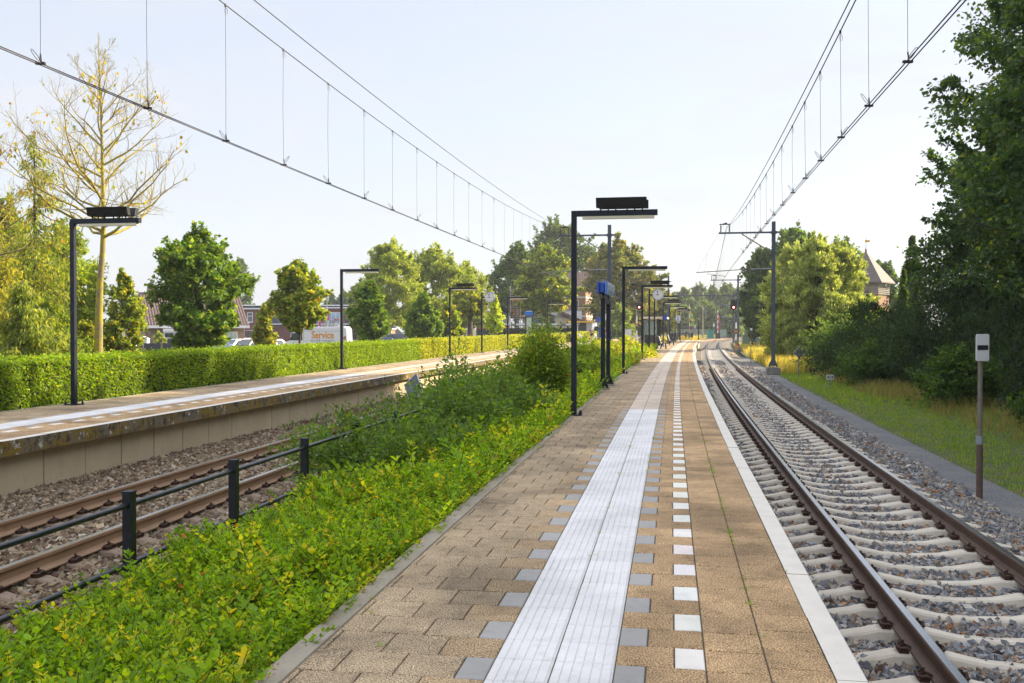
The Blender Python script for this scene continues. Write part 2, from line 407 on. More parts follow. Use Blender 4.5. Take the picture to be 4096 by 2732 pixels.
def paving(edge, width, s0, s1, prefix, beige_from, fancy=True):
    T, S = Tiles(), Tiles(); r = random.Random(5 if edge == 0 else 9)
    row = 0.302; ph = 5.075-0.151
    def brown(q):     # q: distance from the platform edge
        b = r.uniform(0.90, 1.09)
        base = (0.50, 0.36, 0.21) if q < 1.1 else (0.45, 0.345, 0.22)
        if q > 1.8: base = (0.41, 0.335, 0.235)
        if r.random() < 0.10: base = tuple(x*0.86 for x in base)
        return tuple(x*b for x in base)
    k0, k1 = int(math.floor((s0-ph)/row)), int(math.ceil((s1-ph)/row))
    for k in range(k0, k1):
        a, b = ph+k*row, ph+(k+1)*row; even = (k % 2 == 0); m = (a+b)/2
        grey = (0.33, 0.325, 0.31) if m < beige_from else (0.30, 0.245, 0.175)
        gj = r.uniform(0.93, 1.06); grey = tuple(x*gj for x in grey)
        wt = tuple(x*r.uniform(0.94, 1.03) for x in (0.74, 0.72, 0.67))
        t = lambda q0, q1, c, TT=T: TT.tile(a, b, edge-q1, edge-q0, c)
        # edge side columns (own small shift of the joints)
        sh = 0.07
        T.tile(a+sh, b+sh, edge-0.445, edge-0.147, brown(0.3)); T.tile(a-0.02, b-0.02, edge-0.745, edge-0.447, brown(0.6))
        if even:
            t(0.747, 1.035, brown(0.9)); t(1.037, 1.185, grey, S)
        else:
            t(0.747, 0.897, wt, S); t(0.899, 1.185, brown(1.0))
        # tactile strip
        sc = (0.66, 0.655, 0.65) if m < beige_from else (0.56, 0.47, 0.38)
        for c0 in (1.187, 1.487):
            jj = r.uniform(0.96, 1.03); cc = tuple(x*jj for x in sc)
            S.tile(a, b, edge-c0-0.298, edge-c0, cc, z=-0.003, gap=0.002)
            if m < (60 if fancy else 30):
                kk = tuple(x*1.03 for x in cc)
                for i in range(6):
                    x0 = edge-c0-0.298+0.008+i*0.0478
                    S.tile(a+0.004, b-0.004, x0, x0+0.040, kk, z=0.0022, gap=0.0, bev=0.004, drop=0.006, jit=0.0)
        # platform side
        q = 1.785
        if even: t(q, q+0.148, grey, S); q += 0.15
        while q < width-0.12:
            q1 = min(q+0.30, width-0.10)
            t(q, q1-0.002, brown(q)); q = q1
    T.build(prefix+'platform_paving', M['tile']); S.build(prefix+'platform_markings', M['tilesmooth'])
    sr = np.arange(s0, s1+1, 1.0)
    ribbon(prefix+'platform_bedding', sr, [edge-width+0.05, edge-0.10], [-0.0085, -0.0085], M['joint'])

W2, W1 = 2.82, 3.42
S2A, S2B = -6.0, 131.0
S1A, S1B = -6.0, 165.0
E1 = -10.55
paving(0.0, W2, S2A, S2B, '', 19.8)
paving(E1, W1, S1A, S1B, 'far_', 33.0, False)

# kerb and white nosing stones, one metre long
M['edgewhite'] = mat('white_painted_nosing', (0.72, 0.67, 0.58), 0.75, noise=(5, (0.64, 0.60, 0.52), 0.40, 0.66), speck=(38, (0.36, 0.32, 0.26), 0.63, 0.72), bump=(60, 0.002))
M['edgeside'] = mat('weathered_nosing_side', (0.17, 0.14, 0.085), 0.9, noise=(1.7, (0.22, 0.145, 0.015), 0.44, 0.56), speck=(5.5, (0.55, 0.52, 0.46), 0.595, 0.635), stain=(7, (0.05, 0.042, 0.028), 0.5, 0.62), bump=(40, 0.004))
M['kerb'] = mat('kerb_concrete', (0.36, 0.315, 0.24), 0.9, noise=(3, (0.29, 0.25, 0.19), 0.35, 0.7), speck=(110, (0.16, 0.14, 0.11), 0.56, 0.7), bump=(90, 0.003))
def nosing(name, edge, s0, s1, thick, w=0.145, inward=True):
    b = MB(); r = random.Random(3)
    s = s0
    while s < s1:
        e = s+1.0-0.004; k = 4
        secs = []
        dz = r.uniform(-0.002, 0.002)
        prof = [(-w, 0.0), (-0.006, 0.0), (0.0, -0.006), (0.0, -thick), (-w-0.25, -thick), (-w-0.25, -0.012), (-w, -0.012)]
        jx = r.uniform(-0.002, 0.002)
        vs = []
        for i in range(k+1):
            t = s+(e-s)*i/k
            for p in prof: vs.append(tuple(Cn(t, edge+p[0]+jx, p[1]+dz)))
        P = len(prof); fs = []; ms = []
        base = len(b.v); b.v += vs
        for i in range(k):
            for j in range(P):
                a = base+i*P+j; c = base+i*P+(j+1) % P
                b.f.append((a, c, c+P, a+P)); b.m.append(0 if j in (0, 1) else 1)
        b.f.append(tuple(base+j for j in range(P))); b.m.append(1)
        b.f.append(tuple(base+k*P+j for j in reversed(range(P)))); b.m.append(1)
        s += 1.0
    o = b.build(name, [M['edgewhite'], M['edgeside']]); o['kind'] = 'structure'; return o
nosing('platform_edge', 0.0, -6.42, S2B, 0.20)
nosing('far_platform_edge', E1, -6.4, S1B, 0.235)
def kerb(name, d0, d1, s0, s1, zb):
    b = MB(); s = s0
    while s < s1:
        e = s+0.996; vs = []
        for t in (s, (s+e)/2, e):
            for d, z in ((d0, zb), (d0, -0.004), (d0+0.008, 0.004), (d1-0.004, 0.004), (d1, -0.004), (d1, zb)): vs.append(tuple(Cn(t, d, z)))
        k = len(b.v); b.v += vs
        for i in range(2):
            for j in range(5): b.f.append((k+i*6+j, k+i*6+j+1, k+(i+1)*6+j+1, k+(i+1)*6+j)); b.m.append(0)
        b.f.append(tuple(k+j for j in reversed(range(6)))); b.m.append(0); b.f.append(tuple(k+12+j for j in range(6))); b.m.append(0)
        s += 1.0
    o = b.build(name, M['kerb']); o['kind'] = 'structure'
kerb('platform_kerb', -W2-0.04, -W2+0.10, -6, S2B, -0.25)
kerb('far_platform_kerb', E1-W1-0.01, E1-W1+0.09, -6, S1B, -0.9)

# retaining walls of concrete panels
def panelwall(name, d, s0, s1, z0, z1, pitch, facing):
    b = MB(); s = s0; r = random.Random(4)
    while s < s1:
        e = s+pitch-0.024; j = r.uniform(-0.006, 0.006)
        vs = []
        for t in (s, e):
            for dd, z in ((0, z0), (0.0, z1), (-0.12*facing, z1), (-0.12*facing, z0)): vs.append(tuple(Cn(t, d+dd+j, z)))
        b.add(vs, [(0, 1, 5, 4), (1, 2, 6, 5), (0, 3, 2, 1), (4, 5, 6, 7)])
        s += pitch
    o = b.build(name, M['panel'], bevel=0.006, seg=1); o['kind'] = 'structure'
M['panel'] = mat('wall_panel_concrete', (0.60, 0.495, 0.335), 0.85, noise=(0.9, (0.50, 0.405, 0.265), 0.35, 0.7), speck=(45, (0.30, 0.24, 0.16), 0.66, 0.76), stain=(3.5, (0.44, 0.36, 0.24), 0.55, 0.8), bump=(70, 0.003))
panelwall('far_platform_wall', E1-0.20, -6, S1B, -1.2, -0.22, 1.10, 1)
panelwall('platform_wall', -0.12, -6, S2B, -1.2, -0.19, 1.25, 1)
ribbon('far_wall_back', np.arange(-6, S1B, 2.0), [E1-0.215, E1-0.215], [-1.25, -0.2], M['joint'])
b = MB()
for (d0, d1, s) in ((-W2, -0.15, S2B), (E1-W1, E1-0.2, S1B)):
    p, q = C1(s, d0), C1(s, d1); b.add([(p.x, p.y, -1.2), (q.x, q.y, -1.2), (q.x, q.y, -0.01), (p.x, p.y, -0.01)], [(0, 1, 2, 3)])
o = b.build('platform_end_wall', M['panel']); o['kind'] = 'structure'

# ------------------------------------------------------------------ ballast stones
M['stone'] = mat('ballast_stone', (0.2, 0.2, 0.2), 0.9, attr=True, speck=(60, (0.55, 0.55, 0.55), 0.45, 0.7), bump=(50, 0.003))
def stones(name, n, srange, drange, size, zf, pal, seed, label):
    r = np.random.default_rng(seed)
    s = r.uniform(*srange, n); d = r.uniform(*drange, n)
    if callable(size): sz = size(s)
    else: sz = np.full(n, size)
    sz = sz*r.uniform(0.6, 1.35, n)
    ctr = Cn(s, d, zf(s, d)+r.normal(0, 0.010, n))
    cube = np.array([(-1,-1,-1),(1,-1,-1),(1,1,-1),(-1,1,-1),(-1,-1,1),(1,-1,1),(1,1,1),(-1,1,1)], float)
    V = cube[None]*(0.5*sz)[:, None, None]*r.uniform(0.45, 1.15, (n, 8, 1))*np.stack([r.uniform(0.8, 1.3, n), r.uniform(0.7, 1.1, n), r.uniform(0.5, 0.9, n)], -1)[:, None, :]
    V += r.normal(0, 0.06, V.shape)*sz[:, None, None]
    # random rotation
    q = r.normal(size=(n, 4)); q[:, 1:3] *= 0.6; q /= np.linalg.norm(q, axis=1)[:, None]
    w, x, y, z = q.T
    Rm = np.stack([np.stack([1-2*(y*y+z*z), 2*(x*y-z*w), 2*(x*z+y*w)], -1), np.stack([2*(x*y+z*w), 1-2*(x*x+z*z), 2*(y*z-x*w)], -1), np.stack([2*(x*z-y*w), 2*(y*z+x*w), 1-2*(x*x+y*y)], -1)], 1)
    V = np.einsum('nij,nkj->nki', Rm, V)+ctr[:, None, :]
    fq = np.array([(0,3,2,1),(4,5,6,7),(0,1,5,4),(1,2,6,5),(2,3,7,6),(3,0,4,7)])
    Fq = (fq[None]+(np.arange(n)*8)[:, None, None]).reshape(-1, 4)
    pc = np.array([p[0] for p in pal]); pw = np.array([p[1] for p in pal], float); pw /= pw.sum()
    c = pc[r.choice(len(pal), n, p=pw)]*r.uniform(0.65, 1.3, (n, 1))
    o = fast_mesh(name, V.reshape(-1, 3), Fq, M['stone'], np.repeat(c, 8, 0))
    tag(o, label, 'ballast', kind='stuff'); return o
PALR = [((0.27, 0.275, 0.285), 4), ((0.16, 0.165, 0.18), 3), ((0.33, 0.28, 0.225), 3), ((0.44, 0.41, 0.37), 1.8), ((0.25, 0.15, 0.09), 1), ((0.42, 0.21, 0.09), 0.35)]
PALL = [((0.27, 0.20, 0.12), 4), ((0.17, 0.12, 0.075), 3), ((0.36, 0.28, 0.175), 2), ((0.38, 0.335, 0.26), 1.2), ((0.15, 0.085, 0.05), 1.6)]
def zr(s, d): return np.where(d < 3.0, -0.895, -0.895-(d-3.0)*0.16)
def zl(s, d): return -0.868 - np.clip(d+5.75, 0, 1)*0.12
SB = 'loose grey and brown ballast stones between the concrete sleepers of the line beside platform 2'
stones('ballast', 42000, (3.0, 16), (-0.10, 3.95), 0.054, zr, PALR, 1, SB)
stones('ballast', 24000, (16, 38), (-0.10, 3.95), 0.068, zr, PALR, 2, SB)
stones('ballast', 12000, (38, 75), (-0.10, 3.95), 0.10, zr, PALR, 3, SB)
SL = 'rust brown ballast stones under the line along the wall of the hedge side platform'
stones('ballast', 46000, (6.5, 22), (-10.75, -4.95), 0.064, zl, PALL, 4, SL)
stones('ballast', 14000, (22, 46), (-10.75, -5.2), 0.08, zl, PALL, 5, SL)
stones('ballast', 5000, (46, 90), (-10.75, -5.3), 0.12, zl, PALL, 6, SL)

# ------------------------------------------------------------------ rails
M['railside'] = mat('rail_steel_brown', (0.085, 0.05, 0.035), 0.6, 0.25, noise=(3, (0.13, 0.075, 0.045), 0.4, 0.7), bump=(60, 0.002))
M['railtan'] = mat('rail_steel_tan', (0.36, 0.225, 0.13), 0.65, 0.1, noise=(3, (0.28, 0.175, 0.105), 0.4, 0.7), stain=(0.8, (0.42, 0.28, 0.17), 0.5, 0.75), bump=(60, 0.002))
M['railtop'] = mat('polished_rail_head', (0.36, 0.39, 0.43), 0.22, 0.9, noise=(2, (0.30, 0.33, 0.37), 0.4, 0.7))
RP = [(-0.075, -0.172), (0.075, -0.172), (0.075, -0.160), (0.020, -0.145), (0.010, -0.130), (0.009, -0.06), (0.016, -0.048), (0.036, -0.040), (0.036, -0.012), (0.028, -0.002), (-0.028, -0.002), (-0.036, -0.012), (-0.036, -0.040), (-0.016, -0.048), (-0.009, -0.06), (-0.010, -0.130), (-0.020, -0.145), (-0.075, -0.160)]
def rail(name, dfun, off, s0, s1, side, label, step=0.5):
    ss = np.concatenate([np.arange(s0, min(60, s1), step), np.arange(max(60, s0), s1, 2.0)]); P = len(RP)
    V = np.stack([Cn(ss, dfun(ss)+off+p[0], RZ+p[1]) for p in RP], 1).reshape(-1, 3)
    F_, mi = [], []
    for i in range(len(ss)-1):
        for j in range(P):
            a = i*P+j; c = i*P+(j+1) % P; F_.append((a, c, c+P, a+P)); mi.append(1 if j in (9,) else 0)
    o = fast_mesh(name, V, np.array(F_), [side, M['railtop']], midx=mi)
    tag(o, label, 'rail', 'rails of the two lines'); return o
rail('rail', dR, -0.753, -20, 285, M['railside'], 'dark brown steel rail next to the white nosing of platform 2')
rail('rail', dR, 0.753, -20, 285, M['railside'], 'dark brown steel rail next to the grey cinder path')
rail('rail', dL, -0.753, -20, 240, M['railtan'], 'tan dusty rail next to the concrete panel wall')
rail('rail', dL, 0.753, -20, 240, M['railtan'], 'tan dusty rail next to the black post and rail fence')

# ------------------------------------------------------------------ sleepers
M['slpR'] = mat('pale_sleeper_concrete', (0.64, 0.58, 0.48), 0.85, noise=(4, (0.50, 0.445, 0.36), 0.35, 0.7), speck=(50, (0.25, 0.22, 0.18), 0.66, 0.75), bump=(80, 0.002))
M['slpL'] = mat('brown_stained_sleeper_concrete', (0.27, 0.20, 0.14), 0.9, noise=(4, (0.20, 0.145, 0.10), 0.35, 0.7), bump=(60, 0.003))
M['clip'] = mat('rusty_clip', (0.045, 0.022, 0.014), 0.7, 0.2, noise=(30, (0.075, 0.035, 0.02), 0.4, 0.6))
M['pad'] = mat('black_pad', (0.02, 0.018, 0.016), 0.8, noise=(30, (0.035, 0.03, 0.025), 0.4, 0.6))
def sleeper_mesh():
    st = [(-1.26, -0.245), (-1.05, -0.205), (-0.95, -0.178), (-0.55, -0.178), (-0.30, -0.225), (0, -0.238), (0.30, -0.225), (0.55, -0.178), (0.95, -0.178), (1.05, -0.205), (1.26, -0.245)]
    b = MB(); vs = []
    for i, (x, z) in enumerate(st):
        w = 0.088 if abs(x) > 0.5 else 0.070
        for y, zz in ((-w-0.055, -0.40), (-w, z-0.018), (-w+0.018, z), (w-0.018, z), (w, z-0.018), (w+0.055, -0.40)): vs.append((x, y, zz))
    b.v = vs
    for i in range(len(st)-1):
        for j in range(5): b.f.append((i*6+j+1, i*6+j, (i+1)*6+j, (i+1)*6+j+1)); b.m.append(0)
    b.f.append((0, 1, 2, 3, 4, 5)); b.m.append(0); k = (len(st)-1)*6; b.f.append(tuple(k+j for j in reversed(range(6)))); b.m.append(0)
    return b
def clip_mb(side):
    """spring clip holding the rail foot; side +1/-1 along x of the sleeper"""
    b = MB(); s = side
    pts = [(0.085*s, -0.055, -0.150), (0.125*s, -0.075, -0.135), (0.165*s, -0.05, -0.140), (0.165*s, 0.0, -0.125), (0.135*s, 0.03, -0.120), (0.095*s, 0.02, -0.135), (0.06*s, 0.01, -0.150)]
    b.tube(pts, 0.011, 6)
    b.tube([(p[0], -p[1]+0.0, p[2]) for p in pts[:4]], 0.011, 6)
    b.box((0.125*s, 0, -0.160), (0.07, 0.13, 0.036)); b.tube([(0.125*s, 0, -0.14), (0.125*s, 0, -0.088)], 0.013, 6)
    return b
def make_sleeper(material, label, group, clips=True):
    t = thing('sleeper', label, 'sleeper', group=group)
    bd = sleeper_mesh().build('body', material, t)
    if clips:
        for rx in (-0.753, 0.753):
            for sd in (-1, 1):
                cb = clip_mb(sd).build('rail_clip', M['clip'], t); cb.location = (rx, 0, 0)
    return t
GR, GL = 'pale concrete sleepers beside platform 2', 'brown stained sleepers beside the panel wall'
LR = 'pale dipped concrete sleeper across the line beside platform 2'
LL = 'brown stained concrete sleeper across the line below the panel wall'
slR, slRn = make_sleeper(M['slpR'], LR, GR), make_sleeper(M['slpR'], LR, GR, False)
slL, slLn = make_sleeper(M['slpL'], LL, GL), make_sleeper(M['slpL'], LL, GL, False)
def lay(first, plain, dfun, s0, s1, limit):
    used = set(); s = s0
    while s < s1:
        src = first if s < limit else plain
        p = C1(s, float(dfun(np.array(s))), RZ)
        rz = heading(s)
        if src.name not in used: o = src; used.add(src.name)
        else: o = copy_tree(src)
        o.location = p; o.rotation_euler = (0, 0, rz+random.uniform(-0.006, 0.006)); o['label'] = src['label']
        s += 0.602
lay(slR, slRn, dR, 3.95, 112, 58)
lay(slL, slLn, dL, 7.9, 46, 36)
M['barred'] = mat('faded_red_paint', (0.62, 0.16, 0.10), 0.5, noise=(3, (0.55, 0.14, 0.09), 0.4, 0.7))
M['map'] = mat('street_map', (0.30, 0.48, 0.46), 0.4, noise=(9, (0.62, 0.66, 0.55), 0.46, 0.56), speck=(30, (0.25, 0.35, 0.4), 0.55, 0.62))
M['cream'] = mat('cream_panel', (0.66, 0.60, 0.47), 0.6, noise=(2, (0.58, 0.52, 0.40), 0.4, 0.7))
M['clearglass'] = clear_glass('clear_glass')
# ------------------------------------------------------------------ platform lamps
def text_on(parent, name, s, size, material, loc, rot=(math.pi/2, 0, 0), align='CENTER', extr=0.002, sx=1.0, bold=0.0):
    cu = bpy.data.curves.new(name, 'FONT'); cu.body = s; cu.size = size; cu.align_x = align; cu.align_y = 'CENTER'; cu.extrude = extr; cu.offset = bold
    cu.materials.append(material)
    tmp = bpy.data.objects.new(name+'_curve', cu); COL.objects.link(tmp)
    me = bpy.data.meshes.new_from_object(tmp.evaluated_get(bpy.context.evaluated_depsgraph_get()))
    bpy.data.objects.remove(tmp); me.materials.clear(); me.materials.append(material)
    o = bpy.data.objects.new(name, me); COL.objects.link(o); o.location = loc; o.rotation_euler = rot; o.scale = (sx, 1, 1)
    adopt(o, parent); return o

def make_lamp(label, group, box=0, H=3.86, L=1.56):
    """post at the origin, arm along +x; box: 0 none, 1 one louvred box, 2 two boxes leaning apart"""
    t = thing('platform_lamp', label, 'lamp', group=group)
    MB().b2(-0.05, 0.05, -0.05, 0.05, 0.02, H).build('post', M['navy'], t, bevel=0.006)
    p = MB().b2(-0.18, 0.18, -0.18, 0.18, -0.03, 0.0, 0)
    p.build('base_slab', M['concgrey'], t, bevel=0.01)
    p = MB().b2(-0.15, 0.15, -0.15, 0.15, 0.0, 0.018)
    for a in (-0.12, 0.12):
        for c in (-0.12, 0.12): p.tube([(a, c, 0.018), (a, c, 0.06)], 0.022, 8); p.tube([(a, c, 0.06), (a, c, 0.085)], 0.014, 8)
    p.build('base_plate', M['navy'], t)
    a = MB().b2(0.053, L, -0.06, 0.06, H-0.105, H-0.001)
    a.build('arm', M['navy'], t, bevel=0.006)
    c = MB(); c.prism([(-0.05, H-0.107), (0.05, H-0.107), (0.04, H-0.165), (-0.04, H-0.165)], 'x', 0.16, L-0.06)
    c.build('light_cover', M['diffuser'], t, bevel=0.008)
    if box:
        L0, L1 = 0.42, 1.36
        for k, yy in enumerate((-0.075, 0.085) if box == 2 else (-0.03,)):
            bx = MB(); lean = -0.05 if k == 0 else 0.05
            z0, z1 = H+0.045, H+0.225
            bx.prism([(yy-0.06, z0), (yy+0.06, z0), (yy+0.06+lean, z1), (yy-0.06+lean, z1)], 'x', L0+0.06*k, L1+0.06*k, 0)
            o = bx.build('louvred_box', M['blackbox'], t, bevel=0.008)
            lv = MB()
            for q in range(42):
                x = L0+0.015+q*0.0221
                lv.add([(x, yy-0.061, z0+0.008), (x+0.011, yy-0.061, z0+0.008), (x+0.011, yy-0.061+lean*0.96, z1-0.008), (x, yy-0.061+lean*0.96, z1-0.008),
                        (x, yy-0.067, z0+0.008), (x+0.011, yy-0.067, z0+0.008), (x+0.011, yy-0.067+lean*0.96, z1-0.008), (x, yy-0.067+lean*0.96, z1-0.008)],
                       [(0, 1, 2, 3), (4, 7, 6, 5), (0, 4, 5, 1), (3, 2, 6, 7), (0, 3, 7, 4), (1, 5, 6, 2)])
            if k == 0: lv.build('louvres', M['black'], o)
        if box == 1:
            bk = MB().b2(L0+0.05, L1+0.03, 0.035, 0.11, H+0.03, H+0.19); bk.build('back_cover', M['blackbox'], t, bevel=0.008)
        for k, q in enumerate((0.51, 0.65, 0.79, 1.00, 1.14, 1.28)):
            br = MB().tube([(q, -0.062, H-0.03), (q, -0.085, H+0.0), (q-0.01, -0.07, H+0.06)], 0.014, 6)
            br.build('bracket', M['black'], t)
            if box == 1: MB().disc((q, -0.105, H+0.145), 0.016, 'y', 0.012, 12).build('small_lens', M['lens'], t)
    return t
M['lens'] = mat('small_lens', (0.35, 0.33, 0.33), 0.15, spec=1.0, noise=(40, (0.1, 0.09, 0.09), 0.5, 0.6))
G2, G1 = 'slim dark lamps along platform 2', 'slim dark lamps along the hedge'
LAMPS2 = [(18.35, 1, 'tallest dark post lamp, louvred box on its arm, at the shrub edge of platform 2'),
          (35.0, 0, 'plain dark post lamp without box just past the blue station sign on platform 2'),
          (50.3, 1, 'dark post lamp with louvred box, the last one before the clock of platform 2'),
          (67.0, 0, 'plain dark post lamp whose arm passes behind the clock of platform 2'),
          (83.7, 1, 'dark post lamp with louvred box rising before the glass shelter roof'),
          (99.5, 0, 'plain dark post lamp rising behind the shelter roof'),
          (115.0, 1, 'dark post lamp with louvred box beside the platform number 2 sign'),
          (128.0, 1, 'dark post lamp with louvred box at the far end of platform 2')]
protos = {}
def place_lamp(x, y, rz, box, label, group, H=3.86):
    key = (box, group)
    if key not in protos:
        o = make_lamp(label, group, box, H); protos[key] = o; o.location = (x, y, 0); o.rotation_euler = (0, 0, rz); return o
    return dup(protos[key], (x, y, 0), rz, label)
for Y, bx, lb in LAMPS2:
    off = {18.35: -2.79, 35.0: -2.8}.get(Y, -2.8)
    x = float(Ec(Y))+off
    s, d = s_of(x, Y); place_lamp(x, Y, heading(s), bx, lb, G2)
LAMPS1 = [(294.6, 20.8, 2, 'dark post lamp with two leaning black boxes beside the bare lichened tree'),
          (1367, 38.6, 0, 'plain dark post lamp in front of the white service van, at the green hedge'),
          (1799.6, 56.2, 2, 'dark post lamp with two black boxes in front of the birches'),
          (2031, 74.0, 0, 'plain dark post lamp in front of the scaffold tower'),
          (2191, 91.0, 2, 'dark post lamp with black boxes beside the street map panel'),
          (2304, 107.0, 0, 'plain dark post lamp in front of the tall brick building'),
          (2413, 124.0, 2, 'dark post lamp with black boxes behind the waiting people')]
for xs, Y, bx, lb in LAMPS1:
    x = gx(xs, Y); s, d = s_of(x, Y); place_lamp(x, Y, heading(s), bx, lb, G1, 3.98)

# ------------------------------------------------------------------ clocks
M['clockrim'] = mat('clock_rim', (0.16, 0.24, 0.52), 0.35, noise=(3, (0.2, 0.28, 0.56), 0.4, 0.7))
def make_clock(label, x, y, rz, H=4.0):
    t = thing('station_clock', label, 'clock', (x, y, 0), rz, 'station clocks')
    MB().b2(-0.05, 0.05, -0.05, 0.05, 0.02, H).build('post', M['navy'], t, bevel=0.006)
    p = MB().b2(-0.15, 0.15, -0.15, 0.15, 0.0, 0.02)
    for a in (-0.12, 0.12): p.tube([(a, -0.12, 0.02), (a, -0.12, 0.07)], 0.02, 8)
    p.build('base_plate', M['navy'], t)
    MB().b2(0.052, 0.22, -0.03, 0.03, H-0.40, H-0.30).build('bracket', M['navy'], t, bevel=0.004)
    cx, cz, r = 0.53, H-0.35, 0.34
    case = MB().disc((cx, 0, cz), r, 'y', 0.16, 48); k = case.build('case', M['clockrim'], t, bevel=0.012)
    for sg in (-1, 1):
        yy = sg*0.083
        MB().disc((cx, yy, cz), r-0.03, 'y', 0.006, 48).build('face', M['white'], k)
        mk = MB()
        for i in range(12):
            a = i*math.pi/6; L = 0.062; rr = r-0.075; w = 0.026
            mk.box((cx+rr*math.sin(a)*1.0, yy+sg*0.006, cz+rr*math.cos(a)), (w, 0.004, L), rot=Matrix.Rotation(a, 3, 'Y'))
        mk.build('hour_marks', M['clockmark'], k)
        for nm, ang, Ln, w, mm, back in (('hour_hand', (8+57/60)/12*2*math.pi*1.0, 0.155, 0.034, 'clockmark', 0.04), ('minute_hand', 57/60*2*math.pi, 0.235, 0.024, 'clockmark', 0.05), ('second_hand', 58.5/60*2*math.pi, 0.19, 0.010, 'red', 0.08)):
            a = ang*(-sg); c = ((Ln-back)/2)
            h = MB().box((cx+c*math.sin(a), yy+sg*(0.010+0.003*(nm == 'second_hand')), cz+c*math.cos(a)), (w, 0.003, Ln+back), rot=Matrix.Rotation(a, 3, 'Y'))
            if nm == 'second_hand': h.tube([(cx+Ln*math.sin(a), yy+sg*0.012, cz+Ln*math.cos(a)), (cx+Ln*math.sin(a), yy+sg*0.015, cz+Ln*math.cos(a))], 0.028, 12)
            h.build(nm, M[mm], k)
    return t
M['clockmark'] = mat('clock_marks', (0.02, 0.025, 0.07), 0.5, noise=(9, (0.03, 0.03, 0.08), 0.4, 0.7))
x = gx(2597, 59.1); s, d = s_of(x, 59.1); make_clock('round white station clock on a dark post between two lamps of platform 2', x, 59.1, heading(s))
x = gx(1927.7, 64.3); s, d = s_of(x, 64.3); make_clock('round white station clock on a dark post in front of the hedge and birches', x, 64.3, heading(s))

# ------------------------------------------------------------------ blue station name sign along the platform edge
P0, P1 = Vector((gx(2412, 25.9), 25.9, 0)), Vector((gx(2433, 27.75), 27.75, 0))
ang = math.atan2(P1.y-P0.y, P1.x-P0.x); Ls = (P1-P0).length
t = thing('station_sign', 'blue station name board seen almost edge-on, carried by two dark posts at the shrub edge', 'sign', P0, ang)
zt = gz(1192, 26.0)
for q in (0, Ls):
    MB().b2(q-0.055, q+0.055, -0.055, 0.055, 0.06, zt).build('post', M['navy'], t, bevel=0.005)
    f = MB().b2(q-0.17, q+0.17, -0.17, 0.17, -0.02, 0.045); f.build('base_slab', M['concgrey'], t, bevel=0.01)
    f = MB()
    f.prism([(-0.16, 0.046), (0.16, 0.046), (0.06, 0.30), (-0.06, 0.30)], 'x', q-0.008, q+0.008)
    f.prism([(q-0.16, 0.047), (q+0.16, 0.047), (q+0.06, 0.30), (q-0.06, 0.30)], 'y', -0.008, 0.008)
    f.build('base_fins', M['navy'], t)
MB().b2(0.056, Ls-0.056, -0.05, 0.05, zt-0.13, zt-0.002).build('crossbar', M['navy'], t, bevel=0.004)
zb = gz(1178, 26.0); zu = gz(1129, 26.0); w0, w1 = -0.35, Ls+0.75
core = MB().b2(w0+0.02, w1-0.02, -0.045, 0.045, zb+0.05, zu-0.03); core.build('core', M['blue'], t, bevel=0.004)
for sg in (-1, 1):
    fc = MB().b2(w0, w1, sg*0.105-0.032, sg*0.105+0.032, zb, zu); pa = fc.build('board', M['blueglow'] if sg == -1 else M['blue'], t, bevel=0.01)
MB().b2(0.1, 0.34, -0.04, 0.04, zu-0.03, zu+0.075).build('top_light', M['galv'], t, bevel=0.004)
for q in (0.05, Ls-0.05): MB().b2(q-0.02, q+0.02, -0.02, 0.02, zt, zb+0.06).build('hanger', M['navy'], t)

# ------------------------------------------------------------------ black post and rail fence beside the planting
fz0, fz1 = -0.70, 0.33
def fence_run(name, label, ys, off, z1, z0, gaps=()):
    t = thing(name, label, 'fence', (0, 0, 0))
    pts = [Vector((float(Ec(y))+off, y, 0)) for y in ys]
    for p in pts:
        rz = heading(s_of(p.x, p.y)[0])
        b = MB(); b.box((p.x, p.y, (z1+z0)/2), (0.08, 0.08, z1-z0), rz=rz); q = b.build('post', M['blackpaint'], t, bevel=0.004)
        MB().box((p.x, p.y, z1+0.006), (0.086, 0.086, 0.012), rz=rz).build('cap', M['navy'], q)
    for zr_ in (z1-0.10, z1-0.58):
        b = MB(); b.tube([(p.x, p.y, zr_) for p in pts], 0.024, 10); b.build('rail', M['blackpaint'], t, smooth=True)
    return t
fence_run('post_and_rail_fence', 'black steel fence with square posts and two tube rails beside the shrubs', [2.2, 4.07, 5.94]+[7.81+1.87*i for i in range(18)], -5.3, fz1, fz0)

